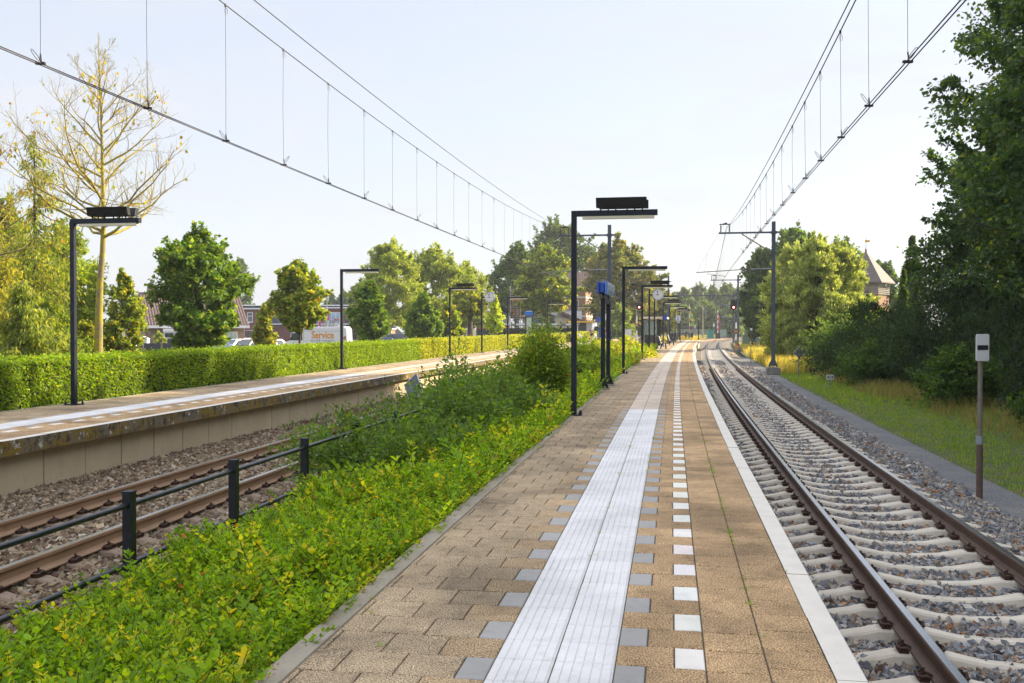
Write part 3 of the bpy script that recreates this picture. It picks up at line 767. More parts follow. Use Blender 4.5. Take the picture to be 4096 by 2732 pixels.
# ------------------------------------------------------------------ signs beside the line
def plate_sign(name, label, x, y, zb, zc, w, h, face, pole_r, rz=0, diamond=False, extra=None, rim=None, tilt=0):
    t = thing(name, label, 'sign', (x, y, zb), rz)
    zc -= zb
    ztop = zc-(0 if diamond else h/2)+0.02
    if extra == 'socket':
        MB().tube([(0, 0, 0), (0, 0, 0.95)], 0.048, 14).build('lower_pole', M['rusty'], t, smooth=False)
        MB().tube([(0, 0, 0.86), (0, 0, 0.99)], 0.056, 14).build('collar', M['galv'], t)
        MB().tube([(0, 0, 0.99), (0, 0, zc+h*0.3)], pole_r, 14).build('pole', M['polegrey'], t)
    else:
        MB().tube([(0, 0, 0), (0, 0, zc+h*0.3)], pole_r, 10).build('pole', M['polegrey'], t)
        for q in (0.33, 0.62): MB().tube([(0, 0, zc*q-0.05), (0, 0, zc*q+0.05)], pole_r*1.25, 10).build('collar', M['galv'], t)
    if diamond:
        a = w/2; pr = [(0, -a), (a, 0), (0, a), (-a, 0)]
    else:
        rr = min(w, h)*0.13; pr = []
        for cx, cz, a0 in ((w/2-rr, -h/2+rr, -90), (w/2-rr, h/2-rr, 0), (-w/2+rr, h/2-rr, 90), (-w/2+rr, -h/2+rr, 180)):
            for k in range(5): pr.append((cx+rr*math.cos(R(a0+22.5*k)), cz+rr*math.sin(R(a0+22.5*k))))
    y0 = -pole_r-0.012
    b = MB(); b.prism([(p[0], zc+p[1]) for p in pr], 'y', y0-0.012, y0); pl = b.build('plate', rim or M['galv'], t)
    sc = 0.93
    b = MB(); b.prism([(p[0]*sc, zc+p[1]*sc*(1 if diamond else (1-0.07*w/h)/0.93)) for p in pr], 'y', y0-0.016, y0-0.0125); b.build('face', face, pl)
    MB().b2(-w*0.3, w*0.3, y0, y0+0.01, zc-0.02, zc+0.02).build('clamp', M['galv'], t)
    return t, pl, y0, zc
M['rusty'] = mat('rusty_pole', (0.14, 0.085, 0.055), 0.8, 0.1, noise=(8, (0.09, 0.07, 0.06), 0.4, 0.65))
M['polegrey'] = mat('weathered_pole', (0.20, 0.185, 0.165), 0.75, 0.15, noise=(7, (0.16, 0.115, 0.08), 0.42, 0.66))
M['signgrey'] = mat('sign_back', (0.13, 0.15, 0.18), 0.6, noise=(4, (0.16, 0.18, 0.21), 0.4, 0.7))
gY = 15.1
t, pl, y0, zc = plate_sign('stop_board', 'pale upright sign with one black bar on a rusty two-part pole beside the cinder path', gx(3922, gY), gY, -1.02, gz(1390, gY), 0.215, 0.42, M['signwhite'], 0.036, 0.10, extra='socket', rim=M['white'])
MB().b2(-0.088, 0.088, y0-0.020, y0-0.017, zc-0.037, zc+0.037).build('black_bar', M['black'], pl)
t, pl, y0, zc = plate_sign('distance_marker', 'small white marker board reading 47.8 standing in the verge grass', gx(3319, 40.8), 40.8, -0.98, gz(1509, 40.8), 0.335, 0.21, M['signwhite'], 0.03, 0.12, rim=M['white'])
text_on(pl, 'number', '47.8', 0.165, M['black'], (0, y0-0.0175, zc), bold=0.003)
t, pl, y0, zc = plate_sign('diamond_sign', 'grey diamond sign with white edge on a post in the verge before the willow', gx(3195, 52.4), 52.4, -0.98, gz(1412, 52.4), 0.68, 0.68, M['signgrey'], 0.035, 0.15, diamond=True, rim=M['white'])
MB().b2(-0.03, 0.03, y0-0.045, y0-0.017, zc-0.33, zc+0.25).build('back_strut', M['polegrey'], pl)
plate_sign('diamond_sign', 'bright blue diamond sign with white edge beyond the yellow grass', gx(3030, 112), 112, -0.9, gz(1358, 112), 0.66, 0.66, M['blue'], 0.035, 0.2, diamond=True, rim=M['white'])
plate_sign('marker_post', 'small square white plate on a tall thin post between the path and the yellow grass', gx(3004, 69.7), 69.7, -1.0, gz(1317, 69.7), 0.17, 0.17, M['white'], 0.028, 0.1, rim=M['white'])
t, pl, y0, zc = plate_sign('diamond_sign', 'tilted grey diamond sign with white edge half hidden by the rose bush', gx(1612, 20.0), 20.0, -0.95, gz(1548, 20.0), 0.68, 0.68, M['signgrey'], 0.035, -0.35, diamond=True, rim=M['white'])
t.rotation_euler = (R(-6), R(10), -0.85)

# ------------------------------------------------------------------ catenary masts
def hmast(t, h, w=0.20, z0=0.0):
    b = MB(); b.b2(-w/2, w/2, -w/2, -w/2+0.014, z0, h); b.b2(-w/2, w/2, w/2-0.014, w/2, z0, h); b.b2(-0.008, 0.008, -w/2+0.0145, w/2-0.0145, z0, h)
    b.build('mast', M['mast'], t)
def make_mast(label, x, y, zg, rz, topz, armz, L, contact=True, foundation=True, scale=1.0):
    """arm reaches along -x by L"""
    t = thing('catenary_mast', label, 'mast', (x, y, zg), rz, 'steel masts carrying the overhead lines')
    H = topz-zg; A = armz-zg
    fz = 0.42 if foundation else 0.0
    if foundation:
        f = MB(); f.prism([(-0.42, 0), (0.42, 0), (0.36, fz), (-0.36, fz)], 'y', -0.4, 0.4); f.build('foundation', M['concgrey'], t, bevel=0.03)
        f = MB().b2(-0.26, 0.26, -0.26, 0.26, fz+0.07, fz+0.10)
        for a in (-0.2, 0.2):
            for c in (-0.2, 0.2): f.tube([(a, c, fz-0.02), (a, c, fz+0.16)], 0.022, 6)
        f.prism([(-0.25, fz+0.101), (0.25, fz+0.101), (0.1, fz+0.42), (-0.1, fz+0.42)], 'y', -0.115, -0.105)
        f.prism([(-0.25, fz+0.101), (0.25, fz+0.101), (0.1, fz+0.42), (-0.1, fz+0.42)], 'y', 0.105, 0.115)
        f.build('foot', M['mast'], t)
    hmast(t, H, 0.20, fz+0.1 if foundation else 0)
    a = MB(); a.b2(-L, 0.34, -0.175, -0.115, A-0.05, A+0.05); a.b2(-L, 0.34, -0.114, -0.108, A-0.05, A-0.04)
    o = a.build('crossarm', M['mast'], t)
    c = MB().b2(-0.16, 0.16, -0.19, 0.13, A+0.055, A+0.075); c.b2(-0.16, 0.16, -0.19, 0.13, A-0.075, A-0.055)
    c.build('clamp', M['mast'], t)
    MB().tube([(-L*0.58, -0.14, A-0.06), (-0.09, -0.12, A-1.15)], 0.035, 6).build('brace', M['brace'], t)
    MB().b2(-0.13, 0.13, -0.135, 0.115, A-1.20, A-1.15).build('brace_collar', M['mast'], t)
    for q in (-L+0.12, -L+0.60):
        i = MB(); i.tube([(q, -0.14, A+0.05), (q, -0.14, A+0.48)], 0.025, 8)
        for k in range(4): i.disc((q, -0.14, A+0.12+k*0.09), 0.055, 'z', 0.03, 12)
        i.build('insulator', M['insul'], t)
    w = MB().tube([(-L+0.04, -0.14, A+0.50), (-L+0.68, -0.14, A+0.50)], 0.03, 8)
    w.tube([(-L+0.25, -0.14, A+0.5), (-L+0.47, -0.14, A+0.56)], 0.05, 8); w.build('wire_saddle', M['black'], t)
    if contact:
        B = A-2.12
        b = MB().tube([(-0.1, 0, B+0.08), (-1.25, 0, B+0.06)], 0.028, 8); b.build('steady_bracket', M['galv'], t)
        i = MB()
        for k in range(5): i.disc((-1.32-k*0.06, 0, B+0.055), 0.06, 'x', 0.03, 12)
        i.tube([(-1.25, 0, B+0.058), (-1.6, 0, B+0.05)], 0.03, 8); i.build('insulator', M['insul'], t)
        MB().tube([(-1.6, 0, B+0.05), (-L-1.25, 0, B-0.10)], 0.026, 8).build('steady_tube', M['galvgreen'], t)
        c = MB().tube([(-L-0.6, 0, B-0.08), (-L-0.62, 0, B-0.18), (-L+0.45, 0, B-0.34)], 0.016, 6); c.build('registration_arm', M['galv'], t)
        c = MB().tube([(-L+0.3, -0.14, A+0.5), (-L-0.62, 0, B+1.0), (-L-1.22, 0, B-0.08)], 0.006, 5); c.tube([(-L-0.62, 0, B+1.0), (-L-0.8, 0, B-0.08)], 0.006, 5); c.build('stay_wire', M['wire'], t)
    return t
M['brace'] = mat('weathered_brace', (0.17, 0.15, 0.11), 0.7, 0.1, noise=(6, (0.12, 0.11, 0.09), 0.4, 0.7))
M['galvgreen'] = mat('green_grey_tube', (0.17, 0.22, 0.19), 0.6, 0.2, noise=(6, (0.2, 0.25, 0.22), 0.4, 0.7))
M['insul'] = mat('brown_insulator', (0.06, 0.045, 0.04), 0.35, noise=(9, (0.09, 0.07, 0.06), 0.4, 0.7))
M['wire'] = mat('overhead_wire', (0.03, 0.03, 0.035), 0.55, 0.3, noise=(4, (0.05, 0.045, 0.045), 0.4, 0.7))
def hd(x, y): return heading(s_of(x, y)[0])
mx1 = gx(3093, 55.0)
make_mast('blue-grey steel mast on a concrete block beside the cinder path and yellow grass', mx1, 55.0, -1.0, hd(mx1, 55), gz(886, 55), gz(930, 55), 3.05)
x = gx(2951.7, 110); make_mast('blue-grey steel mast standing behind the red signal with the orange box', x, 110, -0.95, hd(x, 110), gz(1100, 110), gz(1120, 110), 3.05)
ml1 = gx(2437.4, 58.0)
make_mast('blue-grey steel mast rising behind the blue station sign', ml1, 58.0, -0.95, hd(ml1, 58), gz(900, 58), gz(941, 58), 3.05)
x = gx(2673.3, 113.8); make_mast('blue-grey steel mast rising behind the shelter of platform 2', x, 113.8, -0.9, hd(x, 113.8), gz(1101, 113.8), gz(1126, 113.8), 3.0, contact=False)
# portal with a long beam over both lines
t = thing('catenary_portal', 'steel portal with a long beam across the lines past platform 2', 'portal', (0, 165, -0.95), 0)
xa, xb = gx(2714, 165), gx(2934, 165); zt = gz(1170, 165)+0.95; zb = gz(1183, 165)+0.95
for q in (xa, xb):
    b = MB(); b.b2(q-0.15, q+0.15, -0.12, -0.10, 0, zt); b.b2(q-0.15, q+0.15, 0.10, 0.12, 0, zt); b.b2(q-0.01, q+0.01, -0.0995, 0.0995, 0, zt); b.build('mast', M['mast'], t)
b = MB().b2(xa-0.6, xb+0.3, -0.30, -0.125, zb-0.09, zb+0.09); b.build('beam', M['mast'], t)
for q in (xb-3.0, xa+3.6):
    i = MB()
    for k in (-0.25, 0.25): i.tube([(q+k, -0.2, zb+0.09), (q+k, -0.2, zb+0.55)], 0.04, 6)
    i.tube([(q-0.35, -0.2, zb+0.55), (q+0.35, -0.2, zb+0.55)], 0.04, 6); i.build('insulator', M['insul'], t)
b = MB().tube([(xa+2.2, 0, zb-0.1), (xa+4.6, 0, zb-2.6)], 0.03, 6); b.tube([(xa+6.4, 0, zb-0.1), (xa+4.6, 0, zb-2.6)], 0.03, 6); b.tube([(xa+4.6, 0, zb-2.6), (xa+4.6, 0, zb-3.8)], 0.09, 8); b.build('hanger', M['galv'], t)
def far_mast(label, xs, Y, ytop):
    t = thing('catenary_mast', label, 'mast', (gx(xs, Y), Y, -0.75), -0.2, 'steel masts carrying the overhead lines')
    h = gz(ytop, Y)+0.75; b = MB(); b.b2(-0.14, 0.14, -0.13, -0.11, 0.9, h); b.b2(-0.14, 0.14, 0.11, 0.13, 0.9, h); b.b2(-0.01, 0.01, -0.1095, 0.1095, 0.9, h); b.build('mast', M['mast'], t)
    b = MB(); n = 4; P_ = [(-0.45, -0.45), (0.45, -0.45), (0.45, 0.45), (-0.45, 0.45)]
    b.add([(p[0], p[1], 0.25) for p in P_]+[(p[0]*0.35, p[1]*0.35, 0.95) for p in P_], [(0, 1, 5, 4), (1, 2, 6, 5), (2, 3, 7, 6), (3, 0, 4, 7), (0, 3, 2, 1), (4, 5, 6, 7)])
    b.build('flared_foot', M['mast'], t)
    MB().b2(-0.6, 0.6, -0.5, 0.5, 0, 0.25).build('foundation', M['concgrey'], t)
    a = MB().b2(0.15, 4.2, -0.20, -0.131, h-0.9, h-0.75); a.build('crossarm', M['mast'], t)
    a = MB().tube([(0.1, 0, h-3.4), (4.4, 0, h-3.7)], 0.04, 6); a.build('steady_tube', M['galv'], t)
far_mast('steel mast with flared foot right beside the green cabinet', 2866.5, 216, 1205)
far_mast('steel mast with flared foot just past the crossing barrier', 2890.5, 224, 1209)

# ------------------------------------------------------------------ overhead lines
def overhead(label, offx, spans, contact_z, mess_z, feed_z, contact_dx, spacing, phase, y0, y1, loops_until=40, dfun=None):
    t = thing('overhead_line', label, 'overhead line', (0, 0, 0), 0, 'overhead lines')
    X = (lambda y: float(Ec(y))+offx) if dfun is None else dfun
    ys = [y0+(y1-y0)*i/int((y1-y0)/1.5) for i in range(int((y1-y0)/1.5)+1)]
    for k in (-0.024, 0.024):
        MB().tube([(X(y)+contact_dx+k, y, contact_z(y)) for y in ys], 0.0075, 6).build('contact_wire', M['wire'], t)
    MB().tube([(X(y), y, mess_z(y)) for y in ys], 0.0095, 6).build('messenger_wire', M['wire'], t)
    MB().tube([(X(y)+0.06, y, feed_z(y)) for y in ys], 0.0095, 6).build('feeder_wire', M['wire'], t)
    y = phase; n = 0
    while y < min(y1, 112) and n < 60:
        ms, cz = mess_z(y), contact_z(y); xa = X(y); xb = X(y)+contact_dx
        b = MB(); jx = random.uniform(-0.012, 0.012)
        b.tube([(xa, y, ms-0.01), (xa+(xb-xa)*0.5+jx, y, (ms+cz)/2), (xb, y, cz+0.12)], 0.0032 if y < 60 else 0.005, 4)
        dr = b.build('dropper', M['wire'], t)
        if y < loops_until:
            c = MB(); c.b2(xb-0.055, xb+0.055, y-0.02, y+0.02, cz-0.004, cz+0.022); c.tube([(xb+0.012, y, cz+0.02), (xb, y, cz+0.12)], 0.009, 5)
            sg = 1 if n % 2 else -1
            c.tube([(xb, y, cz+0.03)]+[(xb+sg*0.055*(1-math.cos(a)), y, cz+0.10+0.075*math.sin(a-1.2)) for a in [i*0.55 for i in range(1, 11)]]+[(xb, y, cz+0.12)], 0.0038, 4)
            e = MB(); e.tube([(xa, y, ms-0.03), (xa, y, ms+0.015)], 0.018, 6)
            e.tube([(xa, y, ms-0.02), (xa+0.035, y, ms-0.09), (xa+0.03, y, ms-0.14), (xa+0.0, y, ms-0.16), (xa-0.008, y, ms-0.1), (xa, y, ms-0.02)], 0.0035, 4)
            c.build('clamp', M['wire'], dr); e.build('top_clamp', M['wire'], dr)
        n += 1; y += spacing*random.uniform(0.97, 1.03)
    return t
def sag(y, zmin, a, half): 
    u = ((y+half*0) % (2*half)) - half if False else (y-27.5-55*math.floor(y/55.0)); return zmin+a*u*u
overhead('overhead line with droppers along the verge side track', 1.72, None, lambda y: 4.66-0.0003*min(y, 110)*0, lambda y: sag(y, 6.09, 0.0017, 27.5), lambda y: sag(y, 6.48, 0.00118, 27.5), 0.02, 2.13, 8.9, -40, 200)
dLx = lambda y: float(Ec(y)) + (-8.17 if y < 95 else -8.17+ (1.72+8.17)*(lambda q: q*q*(3-2*q))(min(1, (y-95)/130)))
def sagL(y, zmin, a):
    u = y-29-58*math.floor(y/58.0); return zmin+a*u*u
overhead('overhead line with droppers above the hedge side track', -8.17, None, lambda y: 4.68, lambda y: sagL(y, 6.70, 0.00105), lambda y: sagL(y, 7.2, 0.0005), 0.0, 2.28, 11.2-2.28*2, -40, 200, dfun=dLx)

# ------------------------------------------------------------------ signals
M['redlight'] = mat('red_signal_light', (0.8, 0.05, 0.02), 0.3, emit=((1.0, 0.03, 0.01), 9.0), noise=(3, (0.7, 0.04, 0.02), 0.4, 0.7))
M['redcore'] = mat('red_signal_core', (1, 0.7, 0.6), 0.3, emit=((1.0, 0.55, 0.40), 14.0), noise=(3, (0.9, 0.6, 0.5), 0.4, 0.7))
M['signalhead'] = mat('signal_head', (0.018, 0.016, 0.022), 0.5, noise=(6, (0.028, 0.024, 0.03), 0.4, 0.7))
def make_signal(label, x, y, zb, zc, px, num, bands):
    t = thing('railway_signal', label, 'signal', (x, y, zb), -0.15, 'railway signals showing red')
    zc -= zb; w, h = 0.36, 0.585
    out = [(w*math.cos(R(a)), h-w+w*math.sin(R(a))) for a in range(0, 181, 15)]+[(w*math.cos(R(a)), -h+w+w*math.sin(R(a))) for a in range(180, 361, 15)]
    b = MB(); b.prism([(p[0], zc+p[1]) for p in out], 'y', -0.03, 0.01); hd_ = b.build('head', M['signalhead'], t)
    for k, dz in enumerate((0.27, 0.02, -0.26)):
        v = MB()
        n = 16
        pts = [(0.115*math.cos(R(a)), zc+dz+0.115*math.sin(R(a))) for a in range(-20, 201, 20)]
        for i in range(len(pts)-1):
            a_, b_ = pts[i], pts[i+1]; v.add([(a_[0], -0.031, a_[1]), (b_[0], -0.031, b_[1]), (b_[0], -0.2, b_[1]-0.02), (a_[0], -0.2, a_[1]-0.02)], [(0, 1, 2, 3)])
        v.build('hood', M['signalhead'], hd_)
        if k == 2:
            MB().disc((0, -0.04, zc+dz), 0.095, 'y', 0.02, 24).build('red_light', M['redlight'], hd_); MB().disc((0, -0.058, zc+dz), 0.05, 'y', 0.01, 20).build('light_core', M['redcore'], hd_)
        else: MB().disc((0, -0.04, zc+dz), 0.095, 'y', 0.02, 24).build('dark_lens', M['black'], hd_)
    z = 0
    for z0, z1, mm in bands:
        MB().tube([(px, 0, z0), (px, 0, z1-0.003)], 0.085 if mm == 'white' else 0.07, 12).build('pole_section', M[mm], t)
    MB().b2(min(px, 0)-0.03, max(px, 0)+0.03, -0.02, 0.05, zc-h-0.28, zc-h-0.18).build('bracket', M['black'], t)
    MB().b2(-0.05, 0.05, 0.01, 0.06, zc-h-0.28, zc-0.2).build('head_support', M['black'], t)
    pn = MB().b2(px-0.16, px+0.16, -0.12, -0.095, num[1]-0.13, num[1]+0.13).build('number_plate', M['orange'], t)
    text_on(pn, 'number', num[0], 0.2, M['black'], (px, -0.1225, num[1]))
    return t
Y = 108; zz = lambda ys: gz(ys, Y)+0.95
make_signal('signal showing red with an orange box at its foot, beside the steel mast', gx(2934, Y), Y, -0.95, gz(1220, Y), 0.27, ('25', zz(1325)),
            [(0, zz(1376), 'concgrey'), (zz(1389), zz(1375), 'orange'), (zz(1375), zz(1359), 'black'), (zz(1359), zz(1336), 'white'), (zz(1336), zz(1314), 'black'), (zz(1314), zz(1290), 'white'), (zz(1290), zz(1240), 'black')])
MB_ = None
t = thing('relay_box', 'orange box at the foot of the red signal', 'box', (gx(2943, Y)-0.0, Y-0.35, -0.95))
MB().b2(-0.13, 0.13, -0.12, 0.12, 0.25, 0.70).build('case', M['orange'], t, bevel=0.01); MB().b2(-0.2, 0.2, -0.16, 0.16, 0, 0.249).build('plinth', M['concgrey'], t)
Y = 127; zz = lambda ys: gz(ys, Y)+0.9
make_signal('signal showing red in front of the chestnut, between two lamp posts', gx(2556.6, Y), Y, -0.9, gz(1221.4, Y), -0.33, ('23', zz(1297)),
            [(0, zz(1322), 'white'), (zz(1322), zz(1304), 'black'), (zz(1304), zz(1265), 'white'), (zz(1265), zz(1240), 'galv')])

# ------------------------------------------------------------------ furniture of platform 2
def bar_fence(name, label, pts, z0, h, pitch=0.115):
    t = thing(name, label, 'fence', (0, 0, 0))
    for a, b_ in zip(pts[:-1], pts[1:]):
        a, b_ = Vector((*a, 0)), Vector((*b_, 0)); L = (b_-a).length; d = (b_-a)/L; rz = math.atan2(d.y, d.x)
        n = max(1, int(round(L/2.0)))
        for k in range(n):
            p, q = a+d*(L*k/n), a+d*(L*(k+1)/n); c = (p+q)/2; l = (q-p).length-0.06
            f = MB(); f.box((c.x, c.y, z0+h), (l, 0.04, 0.04), rz=rz); f.box((c.x, c.y, z0+0.12), (l, 0.04, 0.04), rz=rz)
            m = int(l/pitch)
            for i in range(m+1):
                w = p+d*(0.04+l*i/m); f.box((w.x, w.y, z0+h/2+0.06), (0.05, 0.012, h-0.16), rz=rz)
            f.build('bar_panel', M['navy'], t)
            MB().box((p.x, p.y, z0+(h+0.05)/2), (0.06, 0.06, h+0.05), rz=rz).build('post', M['navy'], t)
    return t
def PP(q, Y): return (float(Ec(Y))-q, Y)
bar_fence('bar_fence', 'dark bar fence closing off the widening of platform 2 before the shelter', [PP(2.95, 71), PP(3.05, 79), PP(4.75, 86.5), PP(4.9, 98)], 0, 1.0)
bar_fence('bar_fence', 'dark bar fence along the end stretch of platform 2 past the shelter', [PP(3.0, 98.5), PP(3.0, 130.5)], 0, 1.02)
ribbon('shelter_floor', np.arange(79, 99, 1.0), [-4.9, -2.80], [-0.003, -0.003], M['conc'])
# shelter
sx, sy = PP(3.9, 86.5)
t = thing('platform_shelter', 'glass waiting shelter with a pale flat roof on platform 2', 'shelter', (sx, sy, 0), hd(sx, sy))
MB().b2(-0.75, 1.35, -1.8, 4.4, 2.42, 2.60).build('roof', M['cream'], t, bevel=0.02)
for a in (-0.7, 0.55):
    for c in (-1.6, 0.2, 2.2, 4.2): MB().b2(a-0.05, a+0.05, c-0.05, c+0.05, 0, 2.418).build('column', M['navy'], t)
for c0, c1 in ((-1.54, 0.14), (0.26, 2.14), (2.26, 4.14)):
    MB().b2(-0.705, -0.695, c0, c1, 0.2, 2.3).build('glass_panel', M['clearglass'], t)
MB().b2(-0.64, 0.49, 4.195, 4.205, 0.2, 2.3).build('glass_panel', M['clearglass'], t); MB().b2(-0.64, 0.49, -1.605, -1.595, 0.2, 2.3).build('glass_panel', M['clearglass'], t)
MB().b2(1.05, 1.38, -1.95, -1.82, 2.30, 2.75).build('blue_sign', M['blue'], t)
s_ = MB().b2(-0.6, -0.2, 0.4, 2.0, 0.42, 0.46); s_.b2(-0.5, -0.45, 0.5, 0.55, 0, 0.419); s_.b2(-0.5, -0.45, 1.85, 1.9, 0, 0.419); s_.build('bench_seat', M['navy'], t)

# benches
def make_bench(label, x, y, rz, group='metal benches on the platforms'):
    t = thing('bench', label, 'bench', (x, y, 0), rz, group)
    s = MB(); b = MB()
    for k in range(3):
        y0 = -0.85+k*0.58
        q = MB(); q.prism([(0.0, 0.40), (0.42, 0.44), (0.42, 0.46), (0.0, 0.42)], 'y', y0, y0+0.53); q.build('seat', M['navy'], t)
        q = MB(); q.prism([(-0.02, 0.42), (0.02, 0.42), (-0.16, 0.98), (-0.20, 0.98)], 'y', y0, y0+0.53); q.build('backrest', M['galv'], t)
    for yy in (-0.8, 0.82):
        q = MB().tube([(-0.05, yy, 0.0), (0.05, yy, 0.4)], 0.03, 6); q.tube([(0.38, yy, 0.0), (0.32, yy, 0.42)], 0.03, 6); q.build('legs', M['navy'], t)
        q = MB().tube([(-0.03, yy, 0.5), (0.05, yy, 0.66), (0.25, yy, 0.70), (0.42, yy, 0.60), (0.44, yy, 0.45)], 0.02, 6); q.build('armrest', M['navy'], t)
    return t
x, y = gx(2640, 75.8)+0.1, 75.8; b0 = make_bench('dark bench with pale back panels before the bar fence of platform 2', x, y, hd(x, y))
x, y = gx(2679, 91.5), 91.5; dup(b0, (x, y, 0), hd(x, y), 'small bench just past the shelter columns of platform 2')
x, y = gx(2325, 109.0), 109.0; dup(b0, (x, y, 0), hd(x, y), 'bench with pale back panels beside the standing woman')
x, y = gx(2386, 113.0), 113.0; dup(b0, (x, y, 0), hd(x, y), 'bench with pale back panels between the woman and the sign posts')
# platform number 2
Y = 114; x = gx(2712, Y)
t = thing('platform_number_sign', 'white board with a blue number 2 above a small V plate on platform 2', 'sign', (x, Y, 0), -0.12)
MB().b2(0.24, 0.31, -0.03, 0.03, 0, gz(1262, Y)).build('post', M['navy'], t)
z0, z1 = gz(1282.5, Y), gz(1262, Y); pl = MB().b2(-0.29, 0.29, -0.07, -0.035, z0, z1).build('board', M['signwhite'], t)
text_on(pl, 'number', '2', 0.46, M['blue'], (0, -0.073, (z0+z1)/2-0.05), bold=0.008); MB().disc((-0.22, -0.073, z1-0.08), 0.035, 'y', 0.004, 12).build('dot', M['blue'], pl)
p2 = MB().b2(-0.02, 0.18, -0.07, -0.035, z0-0.27, z0-0.04).build('small_plate', M['signwhite'], t); text_on(p2, 'letter', 'V', 0.19, M['blue'], (0.08, -0.073, z0-0.155))
# end rails, dark lamp post, mushrooms
bar_fence('bar_fence', 'dark bar fence across the far end of platform 2', [PP(2.9, 131.2), PP(1.2, 131.3)], -0.15, 1.05)
t = thing('end_post', 'black post with a small white light at the end of platform 2', 'post', (gx(2794, 133), 133, -0.6))
MB().tube([(0, 0, 0), (0, 0, gz(1277, 133)+0.6)], 0.075, 10).build('post', M['navy'], t); MB().tube([(0, 0, gz(1277, 133)+0.6), (0, 0, gz(1273.5, 133)+0.6)], 0.1, 10).build('light', M['white'], t)
for xs, Y, lb in ((2908, 113, 'yellow domed marker on the ballast, the one farther along beside the red signal'), (2927, 90, 'yellow domed marker on the ballast, the one before the marker post')):
    t = thing('domed_marker', lb, 'marker', (gx(xs, Y), Y, -0.93), 0, 'yellow domed markers')
    b = MB(); b.tube([(0, 0, 0.10), (0, 0, 0.16), (0, 0, 0.21), (0, 0, 0.235)], [0.16, 0.17, 0.11, 0.03], 16); b.build('dome', M['yellow'], t, smooth=True); MB().tube([(0, 0, 0), (0, 0, 0.10)], 0.04, 8).build('stem', M['black'], t)
# cabinets
M['teal'] = mat('teal_cabinet', (0.02, 0.24, 0.19), 0.5, noise=(2, (0.03, 0.28, 0.22), 0.4, 0.7))
M['palegreen'] = mat('pale_green_cabinet', (0.24, 0.33, 0.27), 0.6, noise=(2, (0.2, 0.28, 0.23), 0.4, 0.7))
def cabinet(label, x0s, x1s, yt, yb, Y, m, rz=0.0, group=None):
    x0, x1 = gx(x0s, Y), gx(x1s, Y); z0, z1 = gz(yb, Y), gz(yt, Y); w = x1-x0
    t = thing('trackside_cabinet', label, 'cabinet', ((x0+x1)/2, Y, z0-0.3), rz, group)
    h = z1-z0+0.3
    MB().b2(-w/2, w/2, 0, 0.7, 0.1, h-0.06).build('case', m, t, bevel=0.01)
    for k in (-1, 1):
        d = MB().b2(min(0.012*k, k*(w/2-0.03)), max(0.012*k, k*(w/2-0.03)), -0.016, -0.001, 0.2, h-0.12).build('door', m, t); MB().b2(k*0.05-0.012, k*0.05+0.012, -0.035, -0.017, h*0.5, h*0.62).build('handle', M['galv'], d)
    MB().b2(-w/2-0.04, w/2+0.04, -0.05, 0.75, h-0.059, h).build('roof', m, t); MB().b2(-w/2-0.05, w/2+0.05, -0.06, 0.76, 0, 0.099).build('plinth', M['concgrey'], t)
cabinet('teal green cabinet standing in tall yellow grass before the crossing', 2832, 2855, 1318, 1347.7, 196, M['teal'])
cabinet('pale green cabinet beside the crossing barrier', 2881, 2906, 1317.5, 1343, 214, M['palegreen'])
cabinet('pale green double door cabinet beside the mast with the red signal', 2972, 2999, 1340, 1376, 124, M['palegreen'])
cabinet('white cabinet at the end of the hedge side platform', 2498, 2526, 1317, 1353, 134, M['white'])
# level crossing barriers
def barrier(label, xs, Y, yt, yb, w=0.13):
    t = thing('crossing_barrier', label, 'barrier', (gx(xs, Y), Y, gz(yb, Y)-0.3), 0, 'raised red and white crossing barriers')
    H = gz(yt, Y)-gz(yb, Y)+0.3; z = 0.9; k = 0
    while z < H:
        z2 = min(z+0.75, H); MB().b2(-w/2, w/2, -0.03, 0.03, z, z2-0.003).build('boom_section', M['barred'] if k % 2 else M['white'], t); z = z2; k += 1
    MB().b2(-0.22, 0.22, -0.2, 0.2, 0, 1.0).build('drive_housing', M['galv'], t); MB().b2(0.28, 0.62, -0.1, 0.1, 0.2, 1.3).build('counterweight', M['black'], t); MB().b2(-0.75, -0.5, -0.12, 0.12, 0.1, 1.5).build('warning_light', M['black'], t)
    MB().b2(-0.8, 0.7, -0.25, 0.25, 1.52, 1.58).build('yoke', M['galv'], t)
barrier('raised red and white barrier just past the end of platform 2', 2758, 172, 1214, 1352, 0.14)
barrier('raised red and white barrier behind the shelter and clock post', 2619, 178, 1213, 1345, 0.12)
t = thing('crossing_barrier', 'raised barrier with red and white lattice next to the pale green cabinet', 'barrier', (gx(2870.5, 210), 210, -0.75), 0, 'raised red and white crossing barriers')
for k in range(9):
    z = 1.2+k*0.55; MB().b2(-0.10+0.02*(k % 2), 0.14+0.02*(k % 2), -0.04, 0.04, z, z+0.54).build('boom_section', M['barred'] if k % 2 else M['white'], t)
MB().b2(-0.3, 0.5, -0.2, 0.2, 0, 1.19).build('drive_housing', M['black'], t); MB().tube([(0.1, 0, 1.2), (0.55, 0, 3.2), (0.05, 0, 5.6)], 0.05, 6).build('lattice_stay', M['red'], t)
